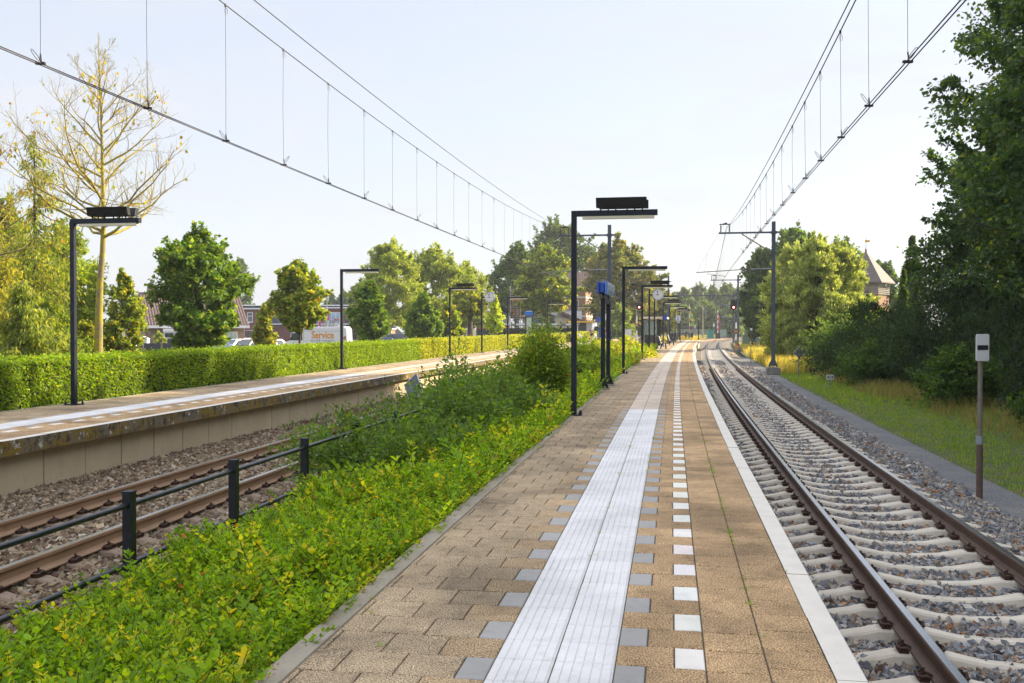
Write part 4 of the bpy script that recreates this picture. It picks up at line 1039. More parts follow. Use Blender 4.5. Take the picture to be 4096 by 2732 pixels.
# concrete lamp column and speaker box behind the platform
t = thing('concrete_column', 'tall pale concrete column behind the end of platform 2', 'column', (gx(2811, 200), 200, -1.0))
MB().tube([(0, 0, 0), (0, 0, gz(1228, 200)+1), (0.15, 0, gz(1222, 200)+1)], [0.17, 0.09, 0.06], 10).build('shaft', M['conc'], t)
t = thing('relay_post', 'white box on a short mast in front of the crossing barrier', 'box', (gx(2855.5, 205), 205, -0.75))
MB().b2(-0.16, 0.16, -0.1, 0.1, 2.9-0.3, 3.3).build('case', M['white'], t); MB().tube([(0, 0, 0), (0, 0, 2.6)], 0.06, 8).build('post', M['galv'], t)
# low grid fence behind the crossing
M['gridfence'] = mat('grid_fence', (0.10, 0.14, 0.13), 0.6, noise=(2, (0.13, 0.17, 0.16), 0.4, 0.7))
def grid_fence(label, a, b_, z0, h, n=60):
    t = thing('grid_fence', label, 'fence', (0, 0, 0)); a, b_ = Vector((*a, 0)), Vector((*b_, 0)); L = (b_-a).length; d = (b_-a)/L; rz = math.atan2(d.y, d.x)
    f = MB()
    for i in range(n+1): p = a+d*(L*i/n); f.box((p.x, p.y, z0+h/2), (0.05, 0.03, h-0.02), rz=rz)
    for k in range(5): c = (a+b_)/2; f.box((c.x, c.y+0.03, z0+0.1+k*(h-0.15)/4), (L, 0.03, 0.05), rz=rz)
    f.build('grid_panel', M['gridfence'], t)
    for i in range(0, 9):
        p = a+d*(L*i/8); MB().box((p.x, p.y-0.06, z0+h/2), (0.09, 0.09, h+0.1), rz=rz).build('post', M['gridfence'], t)
grid_fence('dark grid fence past the level crossing', (gx(2908, 240), 240), (gx(3010, 240), 240), -0.7, 1.9)
grid_fence('dark grid fence behind the end of platform 2', (gx(2640, 185), 185), (gx(2828, 200), 200), -0.8, 2.1, 80)
# street map panel on the hedge side platform
Y = 85; x = gx(2117, Y)
t = thing('information_panel', 'standing street map panel with a blue box on top before the hedge', 'information panel', (x, Y, 0), 0.05)
for q in (-0.32, 0.27): MB().b2(q-0.04, q+0.04, -0.03, 0.05, 0, gz(1265, Y)).build('post', M['navy'], t)
f = MB().b2(-0.27, 0.22, -0.04, 0.04, gz(1341, Y), gz(1268, Y)).build('frame', M['galv'], t)
MB().b2(-0.22, 0.18, -0.05, -0.041, gz(1337, Y), gz(1272, Y)).build('map', M['map'], f)
bx = MB().b2(-0.38, 0.30, -0.16, 0.16, gz(1262, Y), gz(1246, Y)).build('blue_box', M['blueglow'], t, bevel=0.01); MB().b2(-0.25, 0.25, -0.14, 0.14, gz(1245.6, Y), gz(1243.5, Y)).build('lid', M['white'], bx)
q = MB(); q.prism([(-0.10, gz(1342, Y)), (-0.14, gz(1342, Y)), (-0.45, gz(1363, Y)), (-0.40, gz(1363, Y))], 'x', -0.15, 0.2); q.build('shelf', M['signwhite'], t)
# ticket corner with platform number 1
Y = 131
t = thing('ticket_shelter', 'small blue panelled shelter with the platform number 1 board', 'shelter', (gx(2419, Y), Y, 0), -0.1)
MB().b2(-1.0, 1.05, -0.8, 1.2, gz(1286.5, Y), gz(1283.5, Y)).build('roof', M['galv'], t)
for q in (-0.95, 0.98):
    for c in (-0.75, 1.15): MB().b2(q-0.05, q+0.05, c-0.05, c+0.05, 0, gz(1286.6, Y)).build('column', M['navy'], t)
MB().b2(-0.85, -0.3, 0.3, 0.36, 0.3, 1.6).build('blue_panel', M['blue'], t); MB().b2(0.5, 0.9, 0.3, 0.36, 0.3, 1.6).build('blue_panel', M['blue'], t)
bb = MB().b2(-1.15, -0.2, -1.0, -0.9, gz(1286, Y)+0.0, gz(1270, Y)).build('blue_board', M['blue'], t)
pl = MB().b2(-0.28, 0.22, -1.1, -1.05, gz(1281, Y), gz(1258, Y)).build('number_board', M['signwhite'], t); text_on(pl, 'number', '1', 0.5, M['blue'], (0.02, -1.103, gz(1270, Y)))
t = thing('street_lamp', 'tall lamp with two flat arms behind the ticket shelter', 'lamp', (gx(2393, 150), 150, -0.8))
MB().tube([(0, 0, 0), (0, 0, gz(1254, 150)+0.8)], 0.06, 8).build('pole', M['galv'], t)
for a, b_ in ((-1.6, -0.1), (0.1, 1.5)): MB().b2(a, b_, -0.08, 0.08, gz(1255.5, 150)+0.8, gz(1253.5, 150)+0.8).build('arm', M['galv'], t)
# ------------------------------------------------------------------ leaves and trees
def norm(a): return a/np.maximum(np.linalg.norm(a, axis=-1, keepdims=True), 1e-9)
def leaves(pos, axis, nrm, L, W, col, fold=0.0, shape=4):
    """pos (n,3) base of the leaf, axis along it, nrm up side; returns V, F, C.  shape 4: one rhombic blade; 6: folded oval blade"""
    n = len(pos); axis = norm(axis); side = norm(np.cross(axis, nrm)); up = np.cross(side, axis)
    L = np.broadcast_to(L, n)[:, None]; W = np.broadcast_to(W, n)[:, None]
    if shape == 4:
        V = np.stack([pos, pos+axis*L*0.42-side*W*0.5, pos+axis*L, pos+axis*L*0.42+side*W*0.5], 1)
        Fq = np.arange(n*4).reshape(n, 4); C = np.repeat(col, 4, 0)
    else:
        f = fold
        mid = -up*L*0.02
        V = np.stack([pos, pos+axis*L*0.30-side*W*0.46+up*W*f, pos+axis*L*0.72-side*W*0.38+up*W*f*0.9, pos+axis*L-up*L*0.08,
                      pos+axis*L*0.72+side*W*0.38+up*W*f*0.9, pos+axis*L*0.30+side*W*0.46+up*W*f], 1)
        i = np.arange(n)[:, None]*6
        Fq = np.concatenate([i+np.array([[0, 3, 2, 1]]), i+np.array([[0, 5, 4, 3]])], 0)
        C = np.repeat(col, 6, 0)
    return V.reshape(-1, 3), Fq, C

def pick(pal, n, r, k=1.95):
    pc = np.array([p[0] for p in pal])*k; pw = np.array([p[1] for p in pal], float); return pc[r.choice(len(pal), n, p=pw/pw.sum())]

def crown_radius(kind, t, r):
    t = np.clip(t, 0, 1)
    if kind == 'cone': return r*(np.clip(1-t, 0, 1)**0.75)*np.clip(t*6+0.35, 0, 1)
    if kind == 'oval': return r*np.clip(1-np.abs(2*t-0.85)**2.6/1.5, 0.25, 1)*np.where(t > 0.8, (1-t)*2.6+0.48, 1)
    if kind == 'dome': return r*np.sqrt(np.clip(1-np.clip(t*1.15-0.15, 0, 1)**2, 0.0, 1))*np.clip(0.75+t, 0, 1)
    if kind == 'egg': return r*np.clip(np.sin(np.pi*np.clip(t, 0.07, 1)**0.80)**0.8, 0.16, 1)
    if kind == 'flame': return r*np.clip(np.sin(np.pi*np.clip(t, 0.04, 1)**0.62)**0.75, 0.12, 1)
    return r*np.sqrt(np.clip(1-(2*t-1)**2, 0.03, 1))

def limb_tubes(b, r, base, h, cb, rad, kind, tr, nl, seed):
    rr = random.Random(seed)
    pts = []; x = y = 0.0
    for i in range(8):
        z = h*0.92*i/7; pts.append((x, y, z)); x += rr.uniform(-1, 1)*rad*0.03; y += rr.uniform(-1, 1)*rad*0.03
    b.tube(pts, [tr*(1.25 if i == 0 else 1-0.85*i/7) for i in range(8)], 8)
    for k in range(nl):
        t = rr.uniform(0.0, 0.9); z0 = cb*0.85+(h*0.85-cb*0.85)*t; a = rr.uniform(0, 6.283); rc = float(crown_radius(kind, t+0.1, rad))*rr.uniform(0.55, 0.92)
        L = rc; rise = rr.uniform(0.25, 0.8)*L
        i = min(6, int(z0/(h*0.92)*7)); p0 = pts[i]
        q = [(p0[0], p0[1], z0)]
        for j in range(1, 5): u = j/4; q.append((p0[0]+math.cos(a)*L*u+rr.uniform(-.05, .05)*L, p0[1]+math.sin(a)*L*u+rr.uniform(-.05, .05)*L, z0+rise*u**0.8+rr.uniform(-.04, .04)*L))
        r0 = tr*0.42*(1-0.6*t); b.tube(q, [r0*(1-0.8*j/4) for j in range(5)], 5)

def make_tree(name, label, cat, x, y, zg, h, rad, kind='oval', n=12000, leaf=0.3, lw=0.6, pal=None, tr=0.15, cb=1.5, seed=1, clumps=110, cl=0.27,
              group=None, bark='tree_bark', mat_='leaf', stretch=1.0, shell=0.5, uneven=0.28, droop=0.2, limbs=12, offx=0.0, sub=7):
    r = np.random.default_rng(seed); n = int(n*1.5); rad *= 1.02; clumps = int(clumps*1.25); cl *= 1.02; leaf *= 1.08
    t0 = thing(name, label, cat, (x, y, zg), 0, group)
    b = MB(); limb_tubes(b, r, None, h, cb, rad, kind, tr, limbs, seed); b.build('trunk', M[bark], t0, smooth=True)
    # clump centres inside the envelope, biased outwards
    t = r.beta(1.0, 1.0, clumps); a = r.uniform(0, 2*np.pi, clumps)
    ph = r.uniform(0, 6.28, 4)
    lump = 1+uneven*(0.5*np.sin(a*2+ph[0]+t*5)+0.4*np.sin(a*3+ph[1]-t*9)+0.5*np.sin(t*14+ph[2]+a))+r.normal(0, uneven*0.3, clumps)
    R_ = crown_radius(kind, t, rad*(1-cl*0.55))*lump
    q = r.uniform(shell**2, 1, clumps)**0.5
    cx, cy = np.cos(a)*R_*q, np.sin(a)*R_*q*stretch; cz = cb+(h-cb)*(0.03+0.94*t)
    C_ = np.stack([cx+offx*t, cy, cz], -1)
    cs = rad*cl*r.uniform(0.55, 1.25, clumps)*np.clip(crown_radius(kind, t, 1.0)+0.25, 0.3, 1)
    cb_ = r.uniform(0.72, 1.28, clumps)
    # second level: small sprays round every clump
    ns = clumps*sub; ci = np.repeat(np.arange(clumps), sub)
    dv = norm(r.normal(size=(ns, 3))); S = C_[ci]+dv*(cs[ci]*r.uniform(0.35, 1.0, ns))[:, None]*np.array([1, 1, 0.75])
    li = r.integers(0, ns, n); d2 = r.normal(0, 1, (n, 3))*(cs[ci[li]]*0.26)[:, None]; d2[:, 2] *= 0.6
    P = S[li]+d2
    nsh = max(10, int(n*0.10)); q_ = r.integers(0, clumps, 70); far_ = norm(C_[q_]-np.array([0, 0, cb+(h-cb)*0.35])+r.normal(0, 0.2*rad, (70, 3))); far_[:, 2] = np.abs(far_[:, 2])*0.8+0.15
    k_ = r.integers(0, 70, nsh); P[:nsh] = C_[q_[k_]]+far_[k_]*(cs[q_[k_]]*0.6+r.uniform(0, 0.30, nsh)*rad*0.8)[:, None]+r.normal(0, 0.035*rad**0.5, (nsh, 3))
    out = norm(P-C_[ci[li]]); ax = norm(out*0.5+r.normal(0, 0.6, (n, 3))+np.array([0, 0, -droop]))
    nr = norm(r.normal(0, 0.55, (n, 3))+np.array([0, 0, 0.8])+out*0.35)
    col = pick(pal, n, r)*(cb_[ci[li]]*r.uniform(0.75, 1.25, n))[:, None]
    L = leaf*r.uniform(0.6, 1.3, n)
    V, Fq, C = leaves(P, ax, nr, L, L*lw, col)
    fast_mesh('crown', V, Fq, M[mat_], C, parent=t0)
    return t0

G_MAPLE = [((0.075, 0.125, 0.018), 5), ((0.05, 0.095, 0.016), 4), ((0.12, 0.16, 0.02), 1.6), ((0.22, 0.20, 0.025), 0.35)]
G_LIME = [((0.11, 0.15, 0.018), 4), ((0.08, 0.12, 0.018), 3), ((0.20, 0.20, 0.02), 2), ((0.30, 0.21, 0.03), 0.5)]
G_BIRCH = [((0.1380, 0.1728, 0.0280), 4), ((0.1012, 0.1404, 0.0250), 3), ((0.2116, 0.2268, 0.0350), 2)]
G_DARK = [((0.0403, 0.0713, 0.0184), 5), ((0.0299, 0.0552, 0.0172), 4), ((0.0690, 0.1035, 0.0207), 1)]
G_DEEP = [((0.0321, 0.0615, 0.0172), 5), ((0.0234, 0.0469, 0.0148), 4), ((0.0555, 0.0924, 0.0172), 1.5), ((0.1232, 0.1478, 0.0172), 0.4)]
G_CHEST = [((0.085, 0.105, 0.025), 4), ((0.055, 0.075, 0.02), 3), ((0.17, 0.135, 0.03), 1.5), ((0.16, 0.09, 0.03), 0.6)]
G_WILLOW = [((0.15, 0.18, 0.075), 4), ((0.105, 0.14, 0.05), 3), ((0.22, 0.24, 0.10), 2)]
G_FAR = [((0.055, 0.085, 0.03), 4), ((0.075, 0.11, 0.035), 3), ((0.04, 0.065, 0.025), 2)]
G_YOUNG = [((0.22, 0.26, 0.02), 4), ((0.16, 0.21, 0.02), 3), ((0.3, 0.3, 0.03), 1)]
G_MIX = [((0.13, 0.15, 0.02), 4), ((0.08, 0.11, 0.018), 4), ((0.20, 0.19, 0.02), 2), ((0.26, 0.15, 0.03), 0.3)]

def tree_at(name, label, cat, xs, Y, ytop, wpx, zg=-0.85, **k):
    x = gx(xs, Y); h = gz(ytop, Y)-zg; rad = wpx/F*Y/2
    return make_tree(name, label, cat, x, Y, zg, h, rad, **k)

# --- trees beyond the hedge
tree_at('maple_tree', 'dense round green maple in front of the brown roofed house', 'tree', 792, 46, 918, 375, kind='egg', n=17000, leaf=0.19, lw=0.85, pal=G_MAPLE, cb=1.6, tr=0.10, clumps=150, seed=3, cl=0.22, mat_='leafdark', uneven=0.3)
tree_at('lime_tree', 'slim yellowish tree between the lichened trunk and the brown roofed house', 'tree', 490, 50, 1092, 170, kind='flame', n=9000, leaf=0.15, lw=0.8, pal=G_LIME, cb=0.9, tr=0.06, clumps=90, seed=4, cl=0.28)
tree_at('maple_tree', 'yellow-green maple before the hood of the white service van', 'tree', 1195, 56, 1055, 205, kind='egg', n=13000, leaf=0.19, lw=0.85, pal=G_LIME, cb=2.45, tr=0.09, clumps=120, seed=5, cl=0.23, mat_='leafdark')
tree_at('maple_tree', 'small bushy maple before the red brick terrace, lower than the one by the van', 'tree', 1062, 62, 1215, 85, kind='flame', n=5500, leaf=0.19, lw=0.85, pal=G_MIX, cb=0.8, tr=0.06, clumps=60, seed=6, cl=0.3)
tree_at('maple_tree', 'maple between the white service van and the grey van', 'tree', 1476, 70, 1125, 150, kind='egg', n=10500, leaf=0.22, lw=0.85, pal=G_MAPLE, cb=1.3, tr=0.09, clumps=110, seed=7, cl=0.24, mat_='leafdark')
tree_at('maple_tree', 'dark leaved maple behind the grey van', 'tree', 1694, 86, 1175, 128, kind='flame', n=9500, leaf=0.26, lw=0.85, pal=G_MAPLE, cb=1.2, tr=0.09, clumps=100, seed=8, cl=0.25, mat_='leafdark')
tree_at('maple_tree', 'small yellow-green maple beside the dark post lamp with two boxes before the birches', 'tree', 1795, 92, 1215, 105, kind='flame', n=6500, leaf=0.26, lw=0.85, pal=G_LIME, cb=0.9, tr=0.08, clumps=70, seed=9, cl=0.28)
tree_at('young_tree', 'young bright yellow-green tree beside the clock of the hedge side platform', 'tree', 1980, 104, 1185, 82, kind='cone', n=3600, leaf=0.24, lw=0.8, pal=G_YOUNG, cb=1.9, tr=0.07, clumps=80, seed=10, cl=0.27, uneven=0.35)
tree_at('birch_tree', 'tall yellow-green birch with a white trunk behind the grey van', 'tree', 1560, 112, 970, 285, kind='dome', n=42000, leaf=0.22, lw=0.7, pal=G_BIRCH, cb=2.6, tr=0.22, clumps=210, seed=11, cl=0.19, bark='birch_bark', uneven=0.3, droop=0.7)
tree_at('birch_tree', 'second tall yellow-green birch behind the lamp with two boxes', 'tree', 1735, 120, 990, 270, kind='dome', n=36000, leaf=0.23, lw=0.7, pal=G_BIRCH, cb=2.6, tr=0.2, clumps=180, seed=12, cl=0.19, bark='birch_bark', uneven=0.3, droop=0.7)
tree_at('birch_tree', 'lower birch with sparse edge nearest the scaffold tower', 'tree', 1862, 124, 1060, 200, kind='dome', n=13000, leaf=0.26, lw=0.7, pal=G_BIRCH, cb=2.4, tr=0.2, clumps=140, seed=13, cl=0.2, bark='birch_bark', uneven=0.35, droop=0.7)
tree_at('broad_tree', 'tree with a thick grey trunk between the birches and the hall', 'tree', 1882, 108, 1160, 150, kind='oval', n=7500, leaf=0.28, lw=0.7, pal=G_MIX, cb=4.0, tr=0.45, clumps=90, seed=14, cl=0.26)
tree_at('dark_tree', 'dark green tree between the two flags and the birches', 'tree', 1455, 150, 1120, 130, kind='dome', n=5000, leaf=0.4, lw=0.7, pal=G_FAR, cb=1.5, tr=0.2, clumps=60, seed=15, cl=0.3)
tree_at('distant_tree', 'blue-green tree rising behind the round maple and the terrace roof', 'tree', 960, 210, 1030, 120, kind='oval', n=6000, leaf=0.5, lw=0.7, pal=G_FAR, cb=2, tr=0.3, clumps=80, seed=16, cl=0.27)
for i, (xs, yt, w) in enumerate(((1325, 1175, 80), (1375, 1165, 85), (1425, 1168, 90))):
    tree_at('distant_tree', 'distant tree behind the terrace roof, '+('next to the two flags', 'between two others behind the lamp arm', 'partly behind the maple by the grey van')[i], 'tree', xs, 230, yt, w, kind='oval', n=3500, leaf=0.55, lw=0.7, pal=G_FAR, cb=1, tr=0.3, clumps=50, seed=17+i, cl=0.32)
# --- big trees behind the station
tree_at('big_tree', 'dark green lime tree rising behind the scaffold tower', 'tree', 2068, 150, 985, 235, kind='oval', n=17000, leaf=0.36, lw=0.75, pal=G_DARK+[((0.09, 0.12, 0.02), 1.5)], cb=4.0, tr=0.4, clumps=150, seed=21, cl=0.22, uneven=0.32)
tree_at('big_tree', 'bright green lime tree in front of the tall brick building', 'tree', 2180, 132, 990, 215, kind='oval', n=19000, leaf=0.34, lw=0.75, pal=G_LIME+[((0.05, 0.08, 0.02), 3)], cb=4.6, tr=0.4, clumps=170, seed=22, cl=0.2, uneven=0.28)
tree_at('big_tree', 'highest dark tree crown behind the bright lime tree and the arm of the mast', 'tree', 2240, 182, 890, 330, kind='dome', n=20000, leaf=0.45, lw=0.75, pal=G_DARK+[((0.10, 0.12, 0.025), 1.5)], cb=4, tr=0.5, clumps=170, seed=23, cl=0.2, uneven=0.25)
tree_at('chestnut_tree', 'browning chestnut tree behind the lamps and the red signal of platform 2', 'tree', 2480, 152, 960, 270, kind='oval', n=26000, leaf=0.40, lw=0.7, pal=G_CHEST, cb=2.5, tr=0.45, clumps=190, seed=24, cl=0.2, uneven=0.22)
tree_at('chestnut_tree', 'lower chestnut filling the gap between the brick building and the blue station sign', 'tree', 2412, 178, 975, 130, kind='oval', n=15000, leaf=0.40, lw=0.7, pal=G_CHEST+G_DARK, cb=1.5, tr=0.4, clumps=120, seed=25, cl=0.24)
tree_at('chestnut_tree', 'smaller brown-green tree behind the clock of platform 2', 'tree', 2620, 165, 1130, 165, kind='dome', n=12000, leaf=0.42, lw=0.7, pal=G_CHEST, cb=1.2, tr=0.35, clumps=90, seed=26, cl=0.26)
tree_at('broad_tree', 'pale green bush-like tree behind the red signal at the chestnut', 'tree', 2480, 143, 1225, 120, kind='dome', n=7000, leaf=0.3, lw=0.7, pal=G_WILLOW+G_MAPLE, cb=0.6, tr=0.15, clumps=70, seed=27, cl=0.28)
# --- woods closing the view
far = [(2685, 1178, 110, 260, 0), (2735, 1160, 120, 262, 1), (2795, 1142, 125, 268, 0), (2850, 1150, 120, 258, 1), (2905, 1140, 120, 262, 0), (2955, 1150, 120, 255, 1), (2715, 1225, 120, 238, 2), (2830, 1215, 130, 244, 2), (2925, 1225, 120, 240, 2), (3010, 1120, 130, 262, 0)]
nm = ['leaning out behind the clock', 'behind the platform number 2 sign', 'with the highest round top', 'over the concrete column', 'behind the end post', 'behind the red signal with the orange box', 'low, behind the first barrier', 'low, behind the teal cabinet', 'low, behind the pale green cabinet', 'next to the dark round crown']
for i, (xs, yt, w, Y, kd) in enumerate(far):
    tree_at('distant_tree', 'hazy green tree past the crossing, '+nm[i], 'tree', xs, Y, yt, w, zg=-1.0, kind='dome', n=9000, leaf=0.55, lw=0.7, pal=G_FAR if kd != 2 else G_FAR+[((0.10, 0.13, 0.03), 4)], cb=0.4, tr=0.3, clumps=80, seed=30+i, cl=0.27, group='hazy trees past the level crossing')
# --- trees on the verge side
tree_at('dark_round_tree', 'dark green round tree between the catenary mast and the willow', 'tree', 3058, 118, 990, 205, zg=-1.0, kind='dome', n=19000, leaf=0.32, lw=0.7, pal=G_DARK, cb=0.6, tr=0.4, clumps=150, seed=41, cl=0.22)
tree_at('round_tree', 'large green tree crown rising behind the willow and the mast top', 'tree', 3178, 116, 908, 300, zg=-1.0, kind='dome', n=24000, leaf=0.32, lw=0.7, pal=G_MAPLE+G_DARK, cb=1.5, tr=0.45, clumps=190, seed=42, cl=0.2)
tree_at('round_tree', 'green tree crown between the willow top and the tower roof', 'tree', 3365, 122, 965, 240, zg=-1.0, kind='dome', n=15000, leaf=0.33, lw=0.7, pal=G_MAPLE+G_DARK, cb=1.5, tr=0.4, clumps=130, seed=43, cl=0.23)
tree_at('round_tree', 'dark tree crown behind the tower roof beside the cypress', 'tree', 3530, 125, 1050, 170, zg=-1.0, kind='dome', n=12000, leaf=0.34, lw=0.7, pal=G_DARK, cb=1.5, tr=0.4, clumps=110, seed=44, cl=0.24)
for i, (xs, yt, w, Y, lb) in enumerate(((3170, 985, 260, 74, 'pale silvery willow with its crown next to the catenary mast'), (3360, 985, 265, 72, 'pale yellow-green willow crown nearest the wooden tower'), (3110, 1180, 130, 76, 'low willow growth at the foot of the dark round tree'), (3262, 952, 270, 71, 'highest pale willow crown between the two other willow crowns'))):
    tree_at('willow_tree', lb, 'tree', xs, Y, yt, w, zg=-1.0, kind='dome', n=(40000, 40000, 12000, 42000)[i], leaf=0.24, lw=0.26, pal=G_WILLOW, cb=0.4, tr=0.12, clumps=(260, 260, 90, 280)[i], seed=50+i, cl=0.17, uneven=0.22, droop=-0.9, limbs=26, bark='tree_bark')
G_CYP = [((0.028, 0.045, 0.028), 4), ((0.04, 0.06, 0.035), 3), ((0.02, 0.035, 0.02), 3)]
tree_at('cypress_tree', 'tall slim blue-green cypress before the big dark trees', 'tree', 3648, 66, 940, 95, zg=-1.0, kind='flame', n=15000, leaf=0.17, lw=0.4, pal=G_CYP, cb=0.3, tr=0.12, clumps=170, seed=61, cl=0.3, droop=-1.0)
tree_at('spruce_tree', 'small green spruce tip beside the wooden tower', 'tree', 3612, 58, 1068, 90, zg=-1.0, kind='cone', n=9000, leaf=0.13, lw=0.4, pal=G_DARK+[((0.07, 0.10, 0.025), 3)], cb=0.3, tr=0.08, clumps=120, seed=62, cl=0.26)
tree_at('spruce_tree', 'second small spruce tip against the big dark trees', 'tree', 3662, 57, 1090, 90, zg=-1.0, kind='cone', n=9000, leaf=0.13, lw=0.4, pal=G_DARK+[((0.07, 0.10, 0.025), 3)], cb=0.3, tr=0.08, clumps=120, seed=63, cl=0.26)
BIG = [(27.9, 51.5, 14.5, 5.4, 56000, 0.22, 'big dark broadleaf tree rising right behind the cypress and spruces'),
       (24.4, 41, 21.0, 5.8, 68000, 0.21, 'big dark broadleaf tree, the second behind the cypress, reaching above it'),
       (21.8, 32.5, 20.0, 5.7, 72000, 0.2, 'tall dark broadleaf tree with sunlit top leaves behind the pale stop board'),
       (20.5, 24.0, 20.5, 5.8, 36000, 0.19, 'tall dark broadleaf tree at the very edge of the view behind the stop board'),
       (31.0, 47, 24.0, 6.2, 20000, 0.26, 'dark tree deep in the wood behind the cypress and spruces')]
for i, (x, y, h, rd, n, lf, lb) in enumerate(BIG):
    make_tree('broadleaf_tree', lb, 'tree', x, y, -0.9, h, rd, kind='oval', n=n, leaf=lf, lw=0.72, pal=G_DEEP, cb=0.8, tr=0.3, seed=70+i, clumps=260, cl=0.19, uneven=0.26, mat_='leafdark', limbs=22, group='big dark trees beyond the cinder path')
# trees standing beside and behind the photographer, which keep the platform in shade
for i, (x, y, h, rd) in enumerate(((22.5, 18.5, 23, 6.0), (18.5, 14, 20, 5.8), (17, 4.5, 19, 5.8), (16, -5, 19, 5.8), (15, -15, 18, 5.8), (31, 36, 25, 6.8), (30, 25, 25, 6.8), (29, 14, 25, 7), (27, 2, 24, 7), (40, 42, 26, 7), (40, 30, 26, 7), (29.5, 31, 25, 7), (36, 36, 27, 7))):
    make_tree('broadleaf_tree', 'tall dark broadleaf tree of the row outside the view beside the line', 'tree', x, y, -0.9, h, rd, kind='oval', n=15000, leaf=0.36, lw=0.75, pal=G_DEEP, cb=0.8, tr=0.3, seed=90+i, clumps=150, cl=0.24, limbs=10, group='trees of the row beside the line')

# --- shrubs of the verge
G_SHR = [((0.0174, 0.0303, 0.0137), 4), ((0.0245, 0.0419, 0.0174), 3), ((0.0130, 0.0224, 0.0107), 3)]
G_BRAM = [((0.0344, 0.0651, 0.0122), 4), ((0.0245, 0.0474, 0.0107), 3), ((0.0574, 0.0918, 0.0138), 1)]
SH = [(17.6, 47.5, 3.1, 2.6, G_SHR, 'dark dense shrub at the foot of the willow'), (19.6, 42, 3.9, 2.9, G_SHR, 'tall dark shrub behind the 47.8 marker'), (17.3, 38.5, 3.2, 2.3, G_SHR, 'dark feathery shrub in front of the wooden tower'),
      (17.8, 33.5, 3.0, 2.4, G_SHR, 'dark shrub between the 47.8 marker and the stop board'), (14.4, 31.0, 1.5, 1.25, G_BRAM, 'low leafy shrub in the verge before the dark shrubs'), (15.4, 27.0, 2.2, 1.8, G_SHR, 'dark green shrub behind the stop board plate'),
      (13.9, 24.2, 1.1, 1.1, G_BRAM, 'low bramble bush behind the pole of the stop board'), (15.2, 21.5, 1.4, 1.6, G_BRAM, 'bright green bramble bush at the edge of the view'), (12.8, 19.0, 0.75, 0.9, G_BRAM, 'lowest bramble patch at the foot of the wood edge'),
      (19.2, 54.5, 2.2, 2.6, G_BRAM, 'green shrub beside the grey diamond sign'), (21.5, 60, 2.8, 2.5, G_MAPLE, 'sunlit green shrub under the willow'), (16.2, 43.0, 1.5, 1.5, G_BRAM, 'low green shrub between the diamond sign and the 47.8 marker')]
for i, (x, y, h, rd, pl, lb) in enumerate(SH):
    make_tree('verge_shrub', lb, 'shrub', x, y, -0.95, h*1.22, rd*1.12, kind='dome', n=int(9500*max(0.6, rd/2)), leaf=0.13 if pl is G_SHR else 0.11, lw=0.42 if pl is G_SHR else 0.75, pal=pl, cb=0.0, tr=0.04, seed=110+i, clumps=130, cl=0.24, droop=-0.8 if pl is G_SHR else 0.1, limbs=14)

# --- conifers, lichened bare tree and shrubs beyond the hedge, beside the first lamp
def make_spruce(label, x, y, zg, h, rad, seed, pal, n=70, weep=0.55, cb=0.15, density=150):
    r = random.Random(seed); q = np.random.default_rng(seed)
    t = thing('spruce_tree', label, 'tree', (x, y, zg)); b = MB()
    b.tube([(0, 0, h*i/6) for i in range(7)], [0.14*(1-0.9*i/6) for i in range(7)], 8)
    P, A, L = [], [], []
    for k in range(n):
        u = (k+r.random())/n; z = h*(cb+(1-cb)*u); a = r.uniform(0, 6.283); ln = rad*(1-u)**0.8*r.uniform(0.55, 1.1)+0.15
        pts = []
        for j in range(6): v = j/5; pts.append((math.cos(a)*ln*v, math.sin(a)*ln*v, z-ln*(0.35*math.sin(v*2.6))+0.12*ln*v*v))
        b.tube(pts, [0.03*(1-u*0.5)*(1-0.8*j/5)+0.004 for j in range(6)], 4)
        m = int(density*(ln/rad)*2.0)
        v = q.uniform(0.12, 1, m); c = np.array(pts); idx = np.clip((v*5).astype(int), 0, 4); f = v*5-idx
        base = c[idx]*(1-f[:, None])+c[idx+1]*f[:, None]
        hang = q.uniform(0, 1, m)**1.3*weep*(0.3+0.7*ln/rad)
        off = q.normal(0, 0.07+0.07*ln, (m, 3)); off[:, 2] *= 0.35
        P.append(base+off-np.stack([0*hang, 0*hang, hang], -1)); A.append(np.stack([q.normal(0, 0.35, m)+0.3*math.cos(a), q.normal(0, 0.35, m)+0.3*math.sin(a), -0.8+q.normal(0, 0.3, m)], -1))
    P = np.concatenate(P); A = np.concatenate(A); m = len(P); b.build('trunk', M['tree_bark'], t, smooth=True)
    LL = 0.16*q.uniform(0.6, 1.4, m); V, Fq, C = leaves(P, A, q.normal(0, 1, (m, 3)), LL, LL*0.34, pick(pal, m, q)*q.uniform(0.75, 1.25, (m, 1)))
    fast_mesh('needles', V, Fq, M['leaf'], C, parent=t); return t
G_SPR = [((0.10, 0.13, 0.018), 3), ((0.16, 0.17, 0.02), 3), ((0.06, 0.09, 0.018), 3), ((0.25, 0.22, 0.02), 1)]
make_spruce('thin drooping spruce with a bare visible trunk beside the lichened bare tree', gx(142, 40), 40, -0.85, gz(520, 40)+0.85, 2.6, 5, G_SPR, n=52, cb=0.35, density=170)
make_spruce('dense yellow-green weeping conifer at the edge of the view above the hedge', gx(-60, 36), 36, -0.85, gz(830, 36)+0.85, 2.7, 6, [((0.16, 0.16, 0.02), 3), ((0.10, 0.12, 0.02), 3), ((0.24, 0.21, 0.03), 2)], n=95, cb=0.12, weep=0.9, density=210)
make_spruce('long needled pine bough tree just above the hedge at the edge of the view', gx(95, 31), 31, -0.85, gz(1120, 31)+0.85, 1.6, 7, [((0.13, 0.16, 0.03), 3), ((0.08, 0.11, 0.02), 3), ((0.2, 0.2, 0.03), 1)], n=60, cb=0.3, weep=0.35, density=200)
